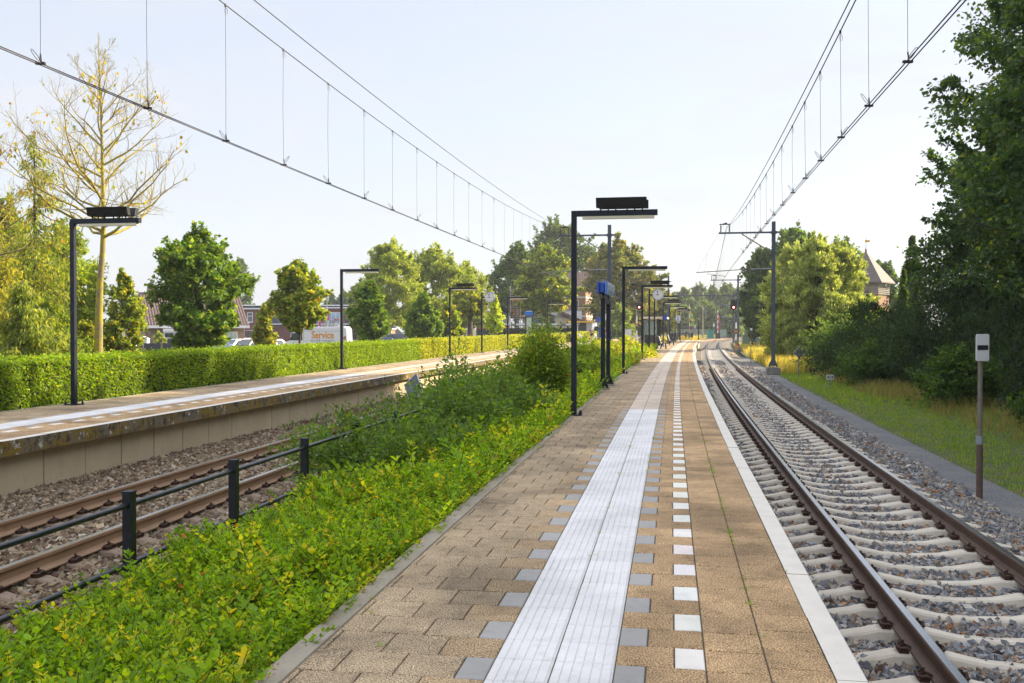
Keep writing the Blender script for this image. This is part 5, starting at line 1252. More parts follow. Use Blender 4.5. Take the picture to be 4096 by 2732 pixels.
tree_at('mixed_tree', 'light green airy tree between the spruce and the lichened trunk', 'tree', 262, 44, 905, 330, kind='oval', n=15000, leaf=0.17, lw=0.5, pal=[((0.13, 0.18, 0.02), 3), ((0.09, 0.13, 0.02), 3), ((0.20, 0.22, 0.02), 1.5)], cb=0.7, tr=0.1, clumps=150, seed=131, cl=0.22, uneven=0.4)
tree_at('mixed_tree', 'dense mid green tree behind the first dark lamp post', 'tree', 130, 48, 960, 420, kind='dome', n=22000, leaf=0.18, lw=0.55, pal=G_MIX, cb=0.3, tr=0.12, clumps=170, seed=132, cl=0.22)
tree_at('mixed_tree', 'dark leafy tree at the very edge of the view behind the weeping conifer', 'tree', -90, 46, 900, 420, kind='dome', n=20000, leaf=0.18, lw=0.55, pal=G_MIX, cb=0.3, tr=0.12, clumps=150, seed=133, cl=0.22)
tree_at('mixed_tree', 'full sunlit yellow-green tree filling the view edge behind the weeping conifer', 'tree', 20, 52, 810, 400, kind='egg', n=22000, leaf=0.19, lw=0.55, pal=G_LIME, cb=0.3, tr=0.14, clumps=170, seed=137, cl=0.22, uneven=0.35)
rw = tree_at('rowan_shrub', 'leafy rowan with orange berry clusters over the hedge beside the first lamp', 'shrub', 175, 34.5, 1210, 360, kind='dome', n=13000, leaf=0.13, lw=0.42, pal=[((0.11, 0.16, 0.02), 4), ((0.08, 0.11, 0.02), 3), ((0.19, 0.21, 0.02), 1.5), ((0.3, 0.12, 0.02), 0.12)], cb=0.2, tr=0.05, clumps=140, seed=134, cl=0.22)
tree_at('rowan_shrub', 'leafy shrub at the foot of the lichened trunk', 'shrub', 345, 36, 1290, 150, kind='dome', n=6500, leaf=0.12, lw=0.5, pal=G_MIX, cb=0.1, tr=0.04, clumps=80, seed=135, cl=0.26)
r = np.random.default_rng(8); b = MB()
for k in range(30):
    a = r.uniform(3.6, 5.8); z = r.uniform(0.5, 2.0); c = np.array([math.cos(a)*1.35*(1-z/5), math.sin(a)*1.35*(1-z/5), z])
    for j in range(7): p = c+r.normal(0, 0.035, 3); b.tube([p-(0, 0, 0.014), p, p+(0, 0, 0.014)], [0.006, 0.015, 0.006], 5)
b.build('berries', mat('orange_berries', (0.6, 0.10, 0.02), 0.35, noise=(30, (0.5, 0.16, 0.02), 0.4, 0.7)), rw)

def bare_tree(name, label, x, y, zg, h, trunk_pts, tr, seed, nleaf, spread, bark, levels=(26, 7, 4), col=None, cb=0.36):
    r = random.Random(seed); t = thing(name, label, 'tree', (x, y, zg)); b = MB(); tips = []
    def lerp(pts, u):
        u *= len(pts)-1; i = min(int(u), len(pts)-2); return Vector(pts[i]).lerp(Vector(pts[i+1]), u-i)
    b.tube(trunk_pts, [tr*(1.12 if i == 0 else (1-0.93*(i/(len(trunk_pts)-1))**0.9)) for i in range(len(trunk_pts))], 10)
    def branch(p, d, L, rad, lev):
        n = 7; pts = [p]; d = d.normalized(); dirn = d.copy()
        for i in range(n):
            dirn = (dirn+Vector((r.uniform(-1, 1), r.uniform(-1, 1), r.uniform(-0.8, 1.0)))*0.26+Vector((0, 0, 0.05))).normalized(); pts.append(pts[-1]+dirn*L/n)
        b.tube(pts, [max(0.0045, 0.85*rad*(1-0.85*i/n)) for i in range(n+1)], 6 if lev == 0 else 4 if lev == 1 else 3, cap=False)
        if lev < 2:
            for k in range(levels[lev+1]+r.randint(-1, 2)):
                u = r.uniform(0.18, 0.97); q = lerp(pts, u); dd = (lerp(pts, min(1, u+0.1))-lerp(pts, max(0, u-0.1))).normalized()
                perp = Vector((r.uniform(-1, 1), r.uniform(-1, 1), r.uniform(-0.6, 1))); perp = (perp-dd*perp.dot(dd)).normalized()
                branch(q, dd*0.75+perp*0.75, L*r.uniform(0.28, 0.5)*(1.15-0.5*u), rad*0.42*(1-0.5*u), lev+1)
        tips.extend([pts[-1], pts[-3], pts[-5]] if lev else [pts[-1]])
    for k in range(levels[0]):
        u = ((k+r.random())/levels[0])**1.25; v = cb+(0.97-cb)*u; p = lerp(trunk_pts, v); a = r.uniform(0, 6.283) if k > 5 else k*1.25
        L = spread*(1-u)**0.75*r.uniform(0.7, 1.1)+0.5; el = 0.26+0.85*u
        branch(p, Vector((math.cos(a), math.sin(a), el)), L, tr*0.36*(1-0.75*u)+0.006, 0)
    b.build('branches', M[bark], t, smooth=True)
    q = np.random.default_rng(seed); P = np.array([tuple(p) for p in tips]); w = P[:, 2]*0+1; lo_ = np.where((P[:, 2] > h*0.5) & (P[:, 2] < h*0.84))[0]; c0 = P[q.choice(lo_, 16)]
    dist = np.min(np.linalg.norm(P[:, None]-c0[None], axis=2), axis=1); w = np.exp(-dist*2.2)*(P[:, 2] < h*0.9)+0.002
    P = P[q.choice(len(P), nleaf, p=w/w.sum())]+q.normal(0, 0.07, (nleaf, 3)); LL = 0.14*q.uniform(0.6, 1.3, nleaf)
    V, Fq, C = leaves(P, q.normal(0, 0.4, (nleaf, 3))+[0, 0, -1], q.normal(0, 1, (nleaf, 3)), LL, LL*0.7, pick(col, nleaf, q)); fast_mesh('leaves', V, Fq, M['leaf'], C, parent=t)
    return t
YL = [((0.2800, 0.2160, 0.0160), 3), ((0.1280, 0.1440, 0.0160), 2), ((0.2000, 0.0960, 0.0240), 1)]
x0, Y0 = gx(392, 35), 35.0; hz = gz(130, 35)+0.85
tp = [(0, 0, 0), (0.01, 0, 1.6), (0.04, 0, 3.0), (gx(401, 35)-x0, 0, 4.1), (gx(410, 35)-x0+0.02, 0, 5.2), (gx(418, 35)-x0, 0, 6.4), (gx(415, 35)-x0, 0, 7.8), (gx(412, 35)-x0, 0, 9.3), (gx(408, 35)-x0, 0, 10.8), (gx(400, 35)-x0, 0, hz)]
bare_tree('bare_tree', 'nearly leafless tree with yellow lichen on trunk and branches behind the first lamp', x0, Y0, -0.85, hz, tp, 0.18, 15, 300, 4.7, 'yellow_bark', levels=(38, 8, 4), col=YL, cb=0.49)
xb = gx(-130, 31)
bare_tree('bare_tree', 'thin tree with few brown leaves reaching in at the edge of the view', xb, 31, -0.85, 10.8, [(0, 0, 0), (0.05, 0, 2.5), (0.0, 0, 5.0), (0.05, 0, 7.5), (0.0, 0, 10.8)], 0.12, 33, 420, 2.6, 'yellow_bark', levels=(30, 8, 4), col=[((0.20, 0.17, 0.03), 3), ((0.16, 0.08, 0.03), 2), ((0.08, 0.11, 0.02), 2)], cb=0.45)

# ------------------------------------------------------------------ hedge
def hedge(name, label, s0, s1, d0, d1, z0, z1, dens, leaf, pal, seed, both=False):
    r = np.random.default_rng(seed); t = thing(name, label, 'hedge', (0, 0, 0))
    def wob(s, z): return 0.016*np.sin(s*1.9+seed)+0.012*np.sin(s*4.3+z*3)+0.012*np.sin(s*9.1-z*5)
    L, H, Wd = s1-s0, z1-z0, abs(d1-d0)
    n1 = int(L*H*dens); n2 = int(L*Wd*dens*0.8); n3 = int(H*Wd*dens)
    s = r.uniform(s0, s1, n1); z = z0+H*r.uniform(0, 1, n1)**0.95; dd = d0+wob(s, z)-r.exponential(0.035, n1)
    hs, hz = s, z; N = [np.tile([1.0, 0, 0.25], (n1, 1))]; P = [Cn(s, dd, z)]
    s = r.uniform(s0, s1, n2); q = r.uniform(0, 1, n2); dd = d0+(d1-d0)*q; z = z1+0.012*np.sin(s*2.3+q*6)+0.012*np.sin(s*7)+r.exponential(0.022, n2)-0.05*(q < 0.06)
    P.append(Cn(s, dd, z)); N.append(np.tile([0.2, 0, 1.0], (n2, 1)))
    for se, sg in ((s0, -1), (s1, 1)):
        q = r.uniform(0, 1, n3); z = r.uniform(z0, z1, n3); P.append(Cn(np.full(n3, se)+sg*r.exponential(0.03, n3), d0+(d1-d0)*q, z)); N.append(np.tile([0, sg, 0.2], (n3, 1)))
    P = np.concatenate(P); N = np.concatenate(N); n = len(P)
    ss = P[:, 1]*0.16; N = norm(N+np.stack([0*ss, -0.16*N[:, 0], 0*ss], -1))
    ax = norm(r.normal(0, 0.6, (n, 3))+N*0.35+np.array([0, 0, -0.25])); nr = norm(N+r.normal(0, 0.5, (n, 3)))
    big = 1+0.10*np.sin(P[:, 1]*1.3+1)*np.sin(P[:, 2]*2+P[:, 1]*0.4)
    col = pick(pal, n, r)*r.uniform(0.7, 1.25, (n, 1))*big[:, None]
    Ls = leaf(P[:, 1])*r.uniform(0.65, 1.3, n)
    V, Fq, C = leaves(P, ax, nr, Ls, Ls*0.62, col); fast_mesh('foliage', V, Fq, M['leafdark'], C, parent=t)
    st = np.arange(s0+0.06, s1-0.05, 0.5); K = []
    for a in st:
        for d_, z_ in ((d0-0.09, z0), (d0-0.09, z1-0.06), (d1+0.05, z1-0.06), (d1+0.05, z0)): K.append(tuple(Cn(a, d_, z_)))
    b = MB(); b.v = K; m = len(st)
    for i in range(m-1):
        for j in range(4): b.f.append((i*4+j, i*4+(j+1) % 4, (i+1)*4+(j+1) % 4, (i+1)*4+j)); b.m.append(0)
    b.f += [(3, 2, 1, 0), tuple((m-1)*4+j for j in range(4))]; b.m += [0, 0]
    b.build('twigs', M['core'], t)  # solid dark box added inside the leaves to block light
    return t
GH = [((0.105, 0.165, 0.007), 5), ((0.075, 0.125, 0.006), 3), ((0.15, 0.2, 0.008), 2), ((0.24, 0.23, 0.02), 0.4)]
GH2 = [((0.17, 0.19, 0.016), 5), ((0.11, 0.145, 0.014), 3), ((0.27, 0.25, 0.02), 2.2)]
hd0 = E1-W1-0.27
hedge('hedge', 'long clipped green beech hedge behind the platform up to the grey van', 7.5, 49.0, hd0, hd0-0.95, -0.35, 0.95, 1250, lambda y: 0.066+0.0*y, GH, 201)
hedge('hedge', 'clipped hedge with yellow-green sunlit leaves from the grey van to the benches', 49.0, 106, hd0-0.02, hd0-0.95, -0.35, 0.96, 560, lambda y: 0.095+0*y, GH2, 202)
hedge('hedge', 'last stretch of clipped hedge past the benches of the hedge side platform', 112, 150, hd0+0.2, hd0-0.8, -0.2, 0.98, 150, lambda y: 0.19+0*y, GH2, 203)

# ------------------------------------------------------------------ shrubs between fence and platform 2
def sprig_protos(kind, seed, nvar):
    r = np.random.default_rng(seed); out = []
    for v in range(nvar):
        P, A, N, Ls, W = [], [], [], [], []
        if kind == 'low':
            h = r.uniform(0.16, 0.34); m = int(h/0.028); bend = r.normal(0, 0.10, 2)
            for i in range(m):
                u = i/m; z = h*u; a0 = i*2.4+r.uniform(-0.3, 0.3); base = np.array([bend[0]*u*u, bend[1]*u*u, z])
                for a in (a0, a0+math.pi+r.uniform(-0.3, 0.3)):
                    el = r.uniform(0.15, 0.7)+0.5*u; P.append(base); A.append([math.cos(a), math.sin(a), el]); N.append([-math.cos(a)*el*0.8+r.normal(0, .15), -math.sin(a)*el*0.8+r.normal(0, .15), 1]); Ls.append(r.uniform(0.036, 0.058)*(1-0.35*u*u)); 
            P.append(base); A.append([0.1, 0, 1]); N.append([1, 0, 0.2]); Ls.append(0.03)
        stem = [(bend[0]*u*u, bend[1]*u*u, h*u) for u in (0, 0.5, 1)]
        out.append((np.array(P), np.array(A, float), np.array(N, float), np.array(Ls), stem))
    return out
def scatter_sprigs(P0, H, scale, r, pal, protos, wide=0.62):
    """P0 (n,3) foot points"""
    n = len(P0); vi = r.integers(0, len(protos), n); Vs, Fs, Cs = [], [], []; k = 0
    SV, SF = [], []; sk = 0
    for v, (P, A, N, Ls, stem) in enumerate(protos):
        idx = np.where(vi == v)[0]; m = len(idx)
        if m == 0: continue
        a = r.uniform(0, 6.283, m); ca, sa = np.cos(a), np.sin(a); tl = r.normal(0, 0.16, (m, 2))
        def rot(X): 
            Y = np.empty((m,)+X.shape); Y[..., 0] = ca[:, None]*X[None, :, 0]-sa[:, None]*X[None, :, 1]; Y[..., 1] = sa[:, None]*X[None, :, 0]+ca[:, None]*X[None, :, 1]; Y[..., 2] = X[None, :, 2]
            Y[..., 0] += tl[:, 0, None]*X[None, :, 2]; Y[..., 1] += tl[:, 1, None]*X[None, :, 2]; return Y
        sc = (scale[idx])[:, None, None]
        PP_ = rot(P)*sc*np.array([1, 1, 1.0])+P0[idx][:, None, :]; AA = rot(A); NN = rot(N); q = len(P)
        PP_ = PP_.reshape(-1, 3); AA = AA.reshape(-1, 3)+r.normal(0, 0.12, (m*q, 3)); NN = NN.reshape(-1, 3)
        LL = (np.tile(Ls, m).reshape(m, q)*scale[idx][:, None]).ravel()*r.uniform(0.8, 1.2, m*q)
        bc = pick(pal, m, r)*r.uniform(0.75, 1.25, (m, 1)); col = np.repeat(bc, q, 0)*r.uniform(0.82, 1.18, (m*q, 1))
        odd = r.random(m*q) < 0.012; col[odd] = pick([((0.35, 0.26, 0.02), 3), ((0.30, 0.09, 0.02), 1), ((0.2, 0.1, 0.03), 1)], odd.sum(), r)
        V, Fq, C = leaves(PP_, AA, NN, LL*1.08, LL*1.08*wide, col, fold=0.16, shape=6)
        Vs.append(V); Fs.append(Fq+k); Cs.append(C); k += len(V)
        st = rot(np.array(stem))*sc+P0[idx][:, None, :]; w = 0.0016*scale[idx]
        for dx, dy in ((1, 0), (0, 1)):
            off = np.stack([w*dx, w*dy, w*0], -1)[:, None, :]; A_, B_ = st-off, st+off
            Vst = np.concatenate([A_, B_], 1).reshape(-1, 3); i = np.arange(m)[:, None]*6
            Fst = np.concatenate([i+np.array([[0, 1, 4, 3]]), i+np.array([[1, 2, 5, 4]])]); Vs.append(Vst); Fs.append(Fst+k); Cs.append(np.tile([[0.06, 0.07, 0.02]], (len(Vst), 1))); k += len(Vst)
    return np.concatenate(Vs), np.concatenate(Fs), np.concatenate(Cs)
r = np.random.default_rng(77)
protos_low = sprig_protos('low', 5, 10)
G_LOW = [((0.1242, 0.1990, 0.0076), 5), ((0.0845, 0.1519, 0.0076), 4), ((0.1888, 0.2409, 0.0086), 3), ((0.2881, 0.2619, 0.0130), 1.0)]
def bed_z(d): return np.interp(d, [-5.45, -4.8, -3.6, -2.8], [-0.80, -0.62, -0.38, -0.12])
def bed(n, s0, s1, sc, name, seed, lab, dlo=-5.15, dhi=-2.87):
    r = np.random.default_rng(seed); s = r.uniform(s0, s1, n); d = dlo+(dhi-dlo)*r.uniform(0, 1, n)
    edge = dlo+0.30*np.sin(s*1.7)+0.25*np.sin(s*3.9+1); keep = (d > edge+0.1) | (r.random(n) < 0.10)
    s, d = s[keep], d[keep]; m = len(s)
    hump = 0.07*np.sin(s*2.1+d*1.7)+0.06*np.sin(s*4.7-d*3.1)+0.03*np.sin(s*9+d*7)
    top = np.interp(d, [-5.4, -4.9, -3.8, -3.1, -2.82], [-0.34, -0.22, -0.05, 0.07, 0.05])+hump*np.interp(d, [-3.1, -2.85], [1, 0.25])
    z = top-0.20*sc-r.exponential(0.05, m)
    z = np.maximum(z, bed_z(d)-0.02); P = Cn(s, d, z)
    scale = sc*r.uniform(0.75, 1.15, m); scale[r.random(m) < 0.03] *= 1.5
    V, Fq, C = scatter_sprigs(P, None, scale, r, G_LOW, protos_low)
    o = fast_mesh(name, V, Fq, M['leafbush'], C); tag(o, lab, 'ground cover', kind='stuff'); return o
LB = 'low glossy bright green shrubs filling the bed between the fence and the platform kerb'
bed(17000, 1.6, 9.5, 0.98, 'groundcover', 301, LB)
bed(10000, 9.5, 19, 1.4, 'groundcover', 302, LB)
bed(5200, 19, 38, 1.75, 'groundcover', 303, LB)
bed(3800, 38, 72, 2.4, 'groundcover', 304, LB)
# taller bushes growing through
def bush(name, label, x, y, zg, h, rx, seed, nst=46, leaf=0.05, pal=None, lean=0.5, lpst=46, cat='shrub', arch=0.35, ry=None, wide=0.5, red=0.003):
    r = random.Random(seed); q = np.random.default_rng(seed); t = thing(name, label, cat, (x, y, zg)); b = MB(); P, A, SC = [], [], []
    ry = (ry or rx)*1.15; rx *= 1.2; lpst = int(lpst*1.9); leaf *= 1.85; h *= 1.06
    for k in range(nst):
        a = r.uniform(0, 6.283); rr = r.random()**0.5; L = h*r.uniform(0.55, 1.0)*(1-0.25*rr); ex, ey = math.cos(a)*rx*rr, math.sin(a)*ry*rr
        bx, by = ex*0.35, ey*0.35; pts = []
        for j in range(8):
            u = j/7; pts.append((bx+(ex-bx)*u**1.2+r.uniform(-.015, .015), by+(ey-by)*u**1.2+r.uniform(-.015, .015), L*(u-arch*rr*u*u)))
        b.tube(pts, [0.007*(1-0.75*j/7)*(h/1.2)**0.5 for j in range(8)], 4, cap=False)
        c = np.array(pts); m = int(lpst*r.uniform(0.7, 1.2)); v = q.uniform(0.12, 1.0, m)**0.75; idx = np.clip((v*7).astype(int), 0, 6); f = v*7-idx
        base = c[idx]*(1-f[:, None])+c[idx+1]*f[:, None]; off = q.normal(0, 1, (m, 3))*np.array([0.075, 0.075, 0.05])*(h/1.2)
        P.append(base+off); A.append(norm(off)+np.array([0, 0, 0.25])); SC.append(np.full(m, r.uniform(0.68, 1.3)))
    P = np.concatenate(P); A = np.concatenate(A)+q.normal(0, 0.4, (len(P), 3)); n = len(P); b.build('stems', M['stem'], t, smooth=True)
    LL = leaf*q.uniform(0.6, 1.3, n); col = pick(pal, n, q)*q.uniform(0.78, 1.22, (n, 1))*np.concatenate(SC)[:, None]; od = q.random(n) < red; col[od] = pick([((0.3, 0.06, 0.01), 1), ((0.25, 0.16, 0.02), 3)], od.sum(), q, 1.0)
    V, Fq, C = leaves(P, A, q.normal(0, 0.4, (n, 3))+[0, 0, 1], LL, LL*wide, col, fold=0.14, shape=6); fast_mesh('foliage', V, Fq, M['leafbush'], C, parent=t); return t
M['stem'] = mat('green_brown_stem', (0.06, 0.055, 0.025), 0.8, noise=(12, (0.04, 0.06, 0.02), 0.4, 0.6))
G_ROSE = [((0.0612, 0.1073, 0.0162), 5), ((0.0432, 0.0814, 0.0144), 3), ((0.0936, 0.1332, 0.0162), 1.5)]
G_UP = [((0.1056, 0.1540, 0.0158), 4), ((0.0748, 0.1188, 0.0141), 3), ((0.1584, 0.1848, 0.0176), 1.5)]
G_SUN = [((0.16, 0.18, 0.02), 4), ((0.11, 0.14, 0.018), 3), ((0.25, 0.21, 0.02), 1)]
def bx_(off, y): return float(Ec(y))+off
bush('rose_bush', 'wild rose bush spilling over the fence where its rails disappear', bx_(-4.85, 13.4), 13.4, -0.7, 1.6, 1.35, 401, 85, 0.042, G_ROSE, lpst=70, ry=1.3)
bush('rose_bush', 'wild rose bush with arching shoots before the tilted grey diamond sign', bx_(-5.0, 16.6), 16.6, -0.7, 1.85, 1.4, 402, 75, 0.045, G_ROSE, lpst=75, ry=1.5)
bush('rose_bush', 'dark dense rose bush in the middle of the shrub bed', bx_(-4.7, 18.8), 18.8, -0.65, 1.8, 1.5, 403, 120, 0.048, G_ROSE, lpst=80, ry=1.8)
bush('rose_bush', 'rose bush with thin shoots standing out against the far platform edge', bx_(-5.4, 21.3), 21.3, -0.7, 2.1, 1.4, 404, 60, 0.052, G_ROSE, lpst=70, ry=1.8)
bush('upright_bush', 'tall upright bush with reddish tips beside the tallest lamp post', bx_(-4.25, 24.6), 24.6, -0.6, 2.6, 0.56, 405, 95, 0.05, G_UP, lpst=95, arch=0.15, red=0.006)
bush('upright_bush', 'lower loose bush behind the rose bushes beside the upright bush', bx_(-5.1, 25.5), 25.5, -0.7, 1.9, 1.1, 406, 70, 0.06, G_UP, lpst=80, ry=1.8)
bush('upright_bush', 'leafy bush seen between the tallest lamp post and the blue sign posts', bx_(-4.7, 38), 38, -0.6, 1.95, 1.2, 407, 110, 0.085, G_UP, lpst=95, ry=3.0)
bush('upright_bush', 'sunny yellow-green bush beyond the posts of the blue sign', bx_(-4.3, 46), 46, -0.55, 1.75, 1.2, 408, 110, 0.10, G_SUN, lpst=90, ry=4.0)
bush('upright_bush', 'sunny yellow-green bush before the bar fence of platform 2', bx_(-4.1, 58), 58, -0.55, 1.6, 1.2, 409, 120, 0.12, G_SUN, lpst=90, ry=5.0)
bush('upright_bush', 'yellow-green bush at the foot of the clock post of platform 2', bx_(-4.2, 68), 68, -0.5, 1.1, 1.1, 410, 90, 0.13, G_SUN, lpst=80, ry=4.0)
bush('dogwood_sprig', 'loose sprig with reddish leaves beside the lowest fence rail', bx_(-5.35, 5.55), 5.55, -0.75, 0.62, 0.22, 411, 5, 0.045, [((0.07, 0.12, 0.02), 3), ((0.3, 0.07, 0.03), 2), ((0.15, 0.16, 0.03), 2)], lpst=12, arch=0.1)

# ------------------------------------------------------------------ grasses
def grass(name, lab, n, s0, s1, d0, d1, zf, h, w, pal, seed, bendy=0.5, clump=True):
    r = np.random.default_rng(seed)
    if clump:
        k = max(1, n//9); cs, cd = r.uniform(s0, s1, k), r.uniform(d0, d1, k); i = r.integers(0, k, n); s = cs[i]+r.normal(0, 0.07, n); d = cd[i]+r.normal(0, 0.07, n)
    else: s, d = r.uniform(s0, s1, n), r.uniform(d0, d1, n)
    P = Cn(s, d, zf(s, d)-0.02); H = h*r.uniform(0.45, 1.25, n); a = r.uniform(0, 6.283, n); bd = bendy*r.uniform(0.2, 1, n)
    dx = np.stack([np.cos(a), np.sin(a), 0*a], -1); sd = np.stack([-np.sin(a), np.cos(a), 0*a], -1)*(w*r.uniform(0.6, 1.4, n))[:, None]
    up = np.array([0, 0, 1.0])
    m1 = P+up*(H*0.55)[:, None]+dx*(H*bd*0.22)[:, None]; tp = P+up*(H*(1-bd*0.3))[:, None]+dx*(H*bd*0.8)[:, None]
    V = np.stack([P-sd, P+sd, m1+sd*0.8, m1-sd*0.8, tp+sd*0.15, tp-sd*0.15], 1).reshape(-1, 3); i = np.arange(n)[:, None]*6
    Fq = np.concatenate([i+np.array([[0, 1, 2, 3]]), i+np.array([[3, 2, 4, 5]])]); col = np.repeat(pick(pal, n, r)*r.uniform(0.7, 1.25, (n, 1)), 6, 0)
    o = fast_mesh(name, V, Fq, M['leaf'], col); tag(o, lab, 'grass', kind='stuff'); return o
def vz(s, d): return np.interp(d, [4.5, 4.65, 6.5, 9.0, 14.0], [-1.02, -0.985, -0.95, -0.80, -0.55])
GG = [((0.0924, 0.1522, 0.0170), 4), ((0.1260, 0.1784, 0.0237), 3), ((0.1679, 0.1679, 0.0472), 1.6), ((0.0672, 0.1260, 0.0151), 2)]
GB = [((0.1445, 0.0935, 0.0467), 3), ((0.1870, 0.1445, 0.0680), 2), ((0.0680, 0.0935, 0.0170), 4)]
GY = [((0.3150, 0.2325, 0.0675), 4), ((0.1950, 0.1800, 0.0375), 3), ((0.1050, 0.1350, 0.0225), 2)]
grass('grass', 'short green verge grass beside the cinder path', 42000, 8, 34, 4.60, 8.6, vz, 0.10, 0.005, GG, 501)
grass('grass', 'short green verge grass beside the cinder path', 26000, 34, 62, 4.62, 9.0, vz, 0.14, 0.010, GG, 502)
grass('grass', 'tall brown seed grass along the wood edge', 4500, 14, 40, 6.6, 8.6, vz, 0.50, 0.004, GB, 503, 0.8)
grass('grass', 'tall brown seed grass along the wood edge', 4500, 36, 60, 6.3, 8.6, vz, 0.5, 0.007, GB, 504, 0.8)
grass('grass', 'tall yellow sunlit grass around the catenary mast', 15000, 56, 92, 4.7, 11, vz, 0.75, 0.012, GY, 505, 0.6)
grass('grass', 'tall yellow sunlit grass around the catenary mast', 9000, 88, 140, 4.9, 12, vz, 0.65, 0.02, GY, 506, 0.6)
grass('grass', 'yellow grass before the level crossing', 9000, 158, 196, -9.5, -2.2, lambda s, d: -0.92+0*d, 0.9, 0.03, GY, 507, 0.6)
grass('grass', 'yellow grass before the level crossing', 5000, 196, 240, -12, -3.5, lambda s, d: -0.9+0*d, 0.9, 0.04, GY, 508, 0.6)
# tufts in the paving joints
r = np.random.default_rng(9); V_, F_, C_ = [], [], []; k = 0
spots = [(5.2+i*0.3*r.integers(1, 5)*0.5, -0.446) for i in range(26)]+[(5+r.uniform(0, 30), -1.486) for i in range(26)]+[(4.6+r.uniform(0, 26), -0.147) for i in range(14)]+[(4.5+r.uniform(0, 14), -2.72+r.uniform(0, 0.8)) for i in range(10)]+[(5+r.uniform(0, 12), -1.187) for i in range(6)]+[(12+r.uniform(0, 14), E1-0.45-r.random()*0.2) for i in range(16)]
for s_0, d_0 in spots:
    m = int(r.integers(7, 26)); c = Cn(s_0, d_0, 0.0); a = r.uniform(0, 6.283, m); h = r.uniform(0.015, 0.05, m)*(1.4 if r.random() < 0.25 else 0.8)
    P = c+np.stack([r.normal(0, 0.012, m), r.normal(0, 0.018, m), 0*a-0.006], -1); ax = np.stack([np.cos(a), np.sin(a), r.uniform(0.15, 1.1, m)], -1)
    V, Fq, C = leaves(P, ax, np.tile([0, 0, 1.0], (m, 1)), h*1.3, 0.0045, pick([((0.10, 0.19, 0.02), 3), ((0.16, 0.2, 0.03), 1), ((0.25, 0.18, 0.07), 0.7)], m, r)); V_.append(V); F_.append(Fq+k); C_.append(C); k += len(V)
o = fast_mesh('joint_weeds', np.concatenate(V_), np.concatenate(F_), M['leaf'], np.concatenate(C_)); tag(o, 'small weeds growing out of the joints of the paving', 'weeds', kind='stuff')
# dry leaves along the kerb
n = 420; s = r.uniform(3.5, 26, n); d = -2.86+r.exponential(0.05, n)*np.where(r.random(n) < 0.5, 1, -1.5); P = Cn(s, d, 0.008+0*d); P[:, 2] = np.where(d > -2.83, 0.008, -0.06)
V, Fq, C = leaves(P, r.normal(0, 1, (n, 3))*[1, 1, 0.12], r.normal(0, 0.25, (n, 3))+[0, 0, 1], r.uniform(0.012, 0.035, n), 0.016, pick([((0.22, 0.10, 0.04), 3), ((0.3, 0.2, 0.1), 2), ((0.12, 0.07, 0.035), 2)], n, r))
o = fast_mesh('leaf_litter', V, Fq, M['leaf'], C); tag(o, 'dry brown leaves and twigs lying along the platform kerb', 'leaf litter', kind='stuff')
M['alu'] = mat('aluminium', (0.45, 0.47, 0.48), 0.4, 0.5, noise=(9, (0.36, 0.38, 0.4), 0.4, 0.7))
M['orangetext'] = mat('orange_lettering', (0.80, 0.33, 0.002), 0.5, noise=(5, (0.74, 0.30, 0.002), 0.4, 0.7))
M['darktext'] = mat('dark_lettering', (0.03, 0.04, 0.08), 0.5, noise=(5, (0.04, 0.05, 0.1), 0.4, 0.7))
# ------------------------------------------------------------------ buildings
M['glass'] = glass_mat('window_glass', (0.035, 0.05, 0.06)); M['glassblue'] = glass_mat('curtained_glass', (0.16, 0.25, 0.33), 0.08)
M['glassgreen'] = glass_mat('blinds_behind_glass', (0.36, 0.46, 0.40), 0.12)
M['redbrick'] = brick_mat('red_brick', (0.17, 0.045, 0.035), (0.21, 0.06, 0.042), (0.15, 0.10, 0.09))
M['yelbrick'] = brick_mat('buff_brick', (0.33, 0.22, 0.13), (0.24, 0.15, 0.09), (0.36, 0.31, 0.25), w=0.26, h=0.10)
M['statbrick'] = brick_mat('station_brick', (0.36, 0.175, 0.10), (0.28, 0.135, 0.08), (0.42, 0.30, 0.2), w=0.26, h=0.09)
M['roofdark'] = tile_roof_mat('blue_black_roof_tiles', (0.028, 0.036, 0.065), (0.045, 0.055, 0.09))
M['roofbrown'] = tile_roof_mat('brown_roof_tiles', (0.085, 0.052, 0.05), (0.12, 0.072, 0.065))
M['roofred'] = tile_roof_mat('station_roof_tiles', (0.20, 0.10, 0.07), (0.12, 0.07, 0.06))
M['slate'] = mat('grey_shingle', (0.135, 0.115, 0.11), 0.75, noise=(3, (0.18, 0.155, 0.15), 0.4, 0.7), bump=(14, 0.02))
M['boards'] = mat('weathered_boards', (0.42, 0.38, 0.34), 0.85, noise=(3, (0.33, 0.29, 0.25), 0.4, 0.7), bump=(8, 0.01))
M['creamwall'] = mat('cream_render', (0.60, 0.55, 0.42), 0.8, noise=(1.2, (0.54, 0.49, 0.37), 0.4, 0.7))
M['whitewall'] = mat('white_cladding', (0.68, 0.69, 0.70), 0.6, noise=(1, (0.60, 0.61, 0.63), 0.4, 0.7))
M['darkboard'] = mat('dark_boards', (0.035, 0.04, 0.05), 0.7, noise=(3, (0.05, 0.055, 0.065), 0.4, 0.7))
M['maroon'] = mat('maroon_paint', (0.20, 0.02, 0.025), 0.5, noise=(3, (0.16, 0.02, 0.025), 0.4, 0.7))

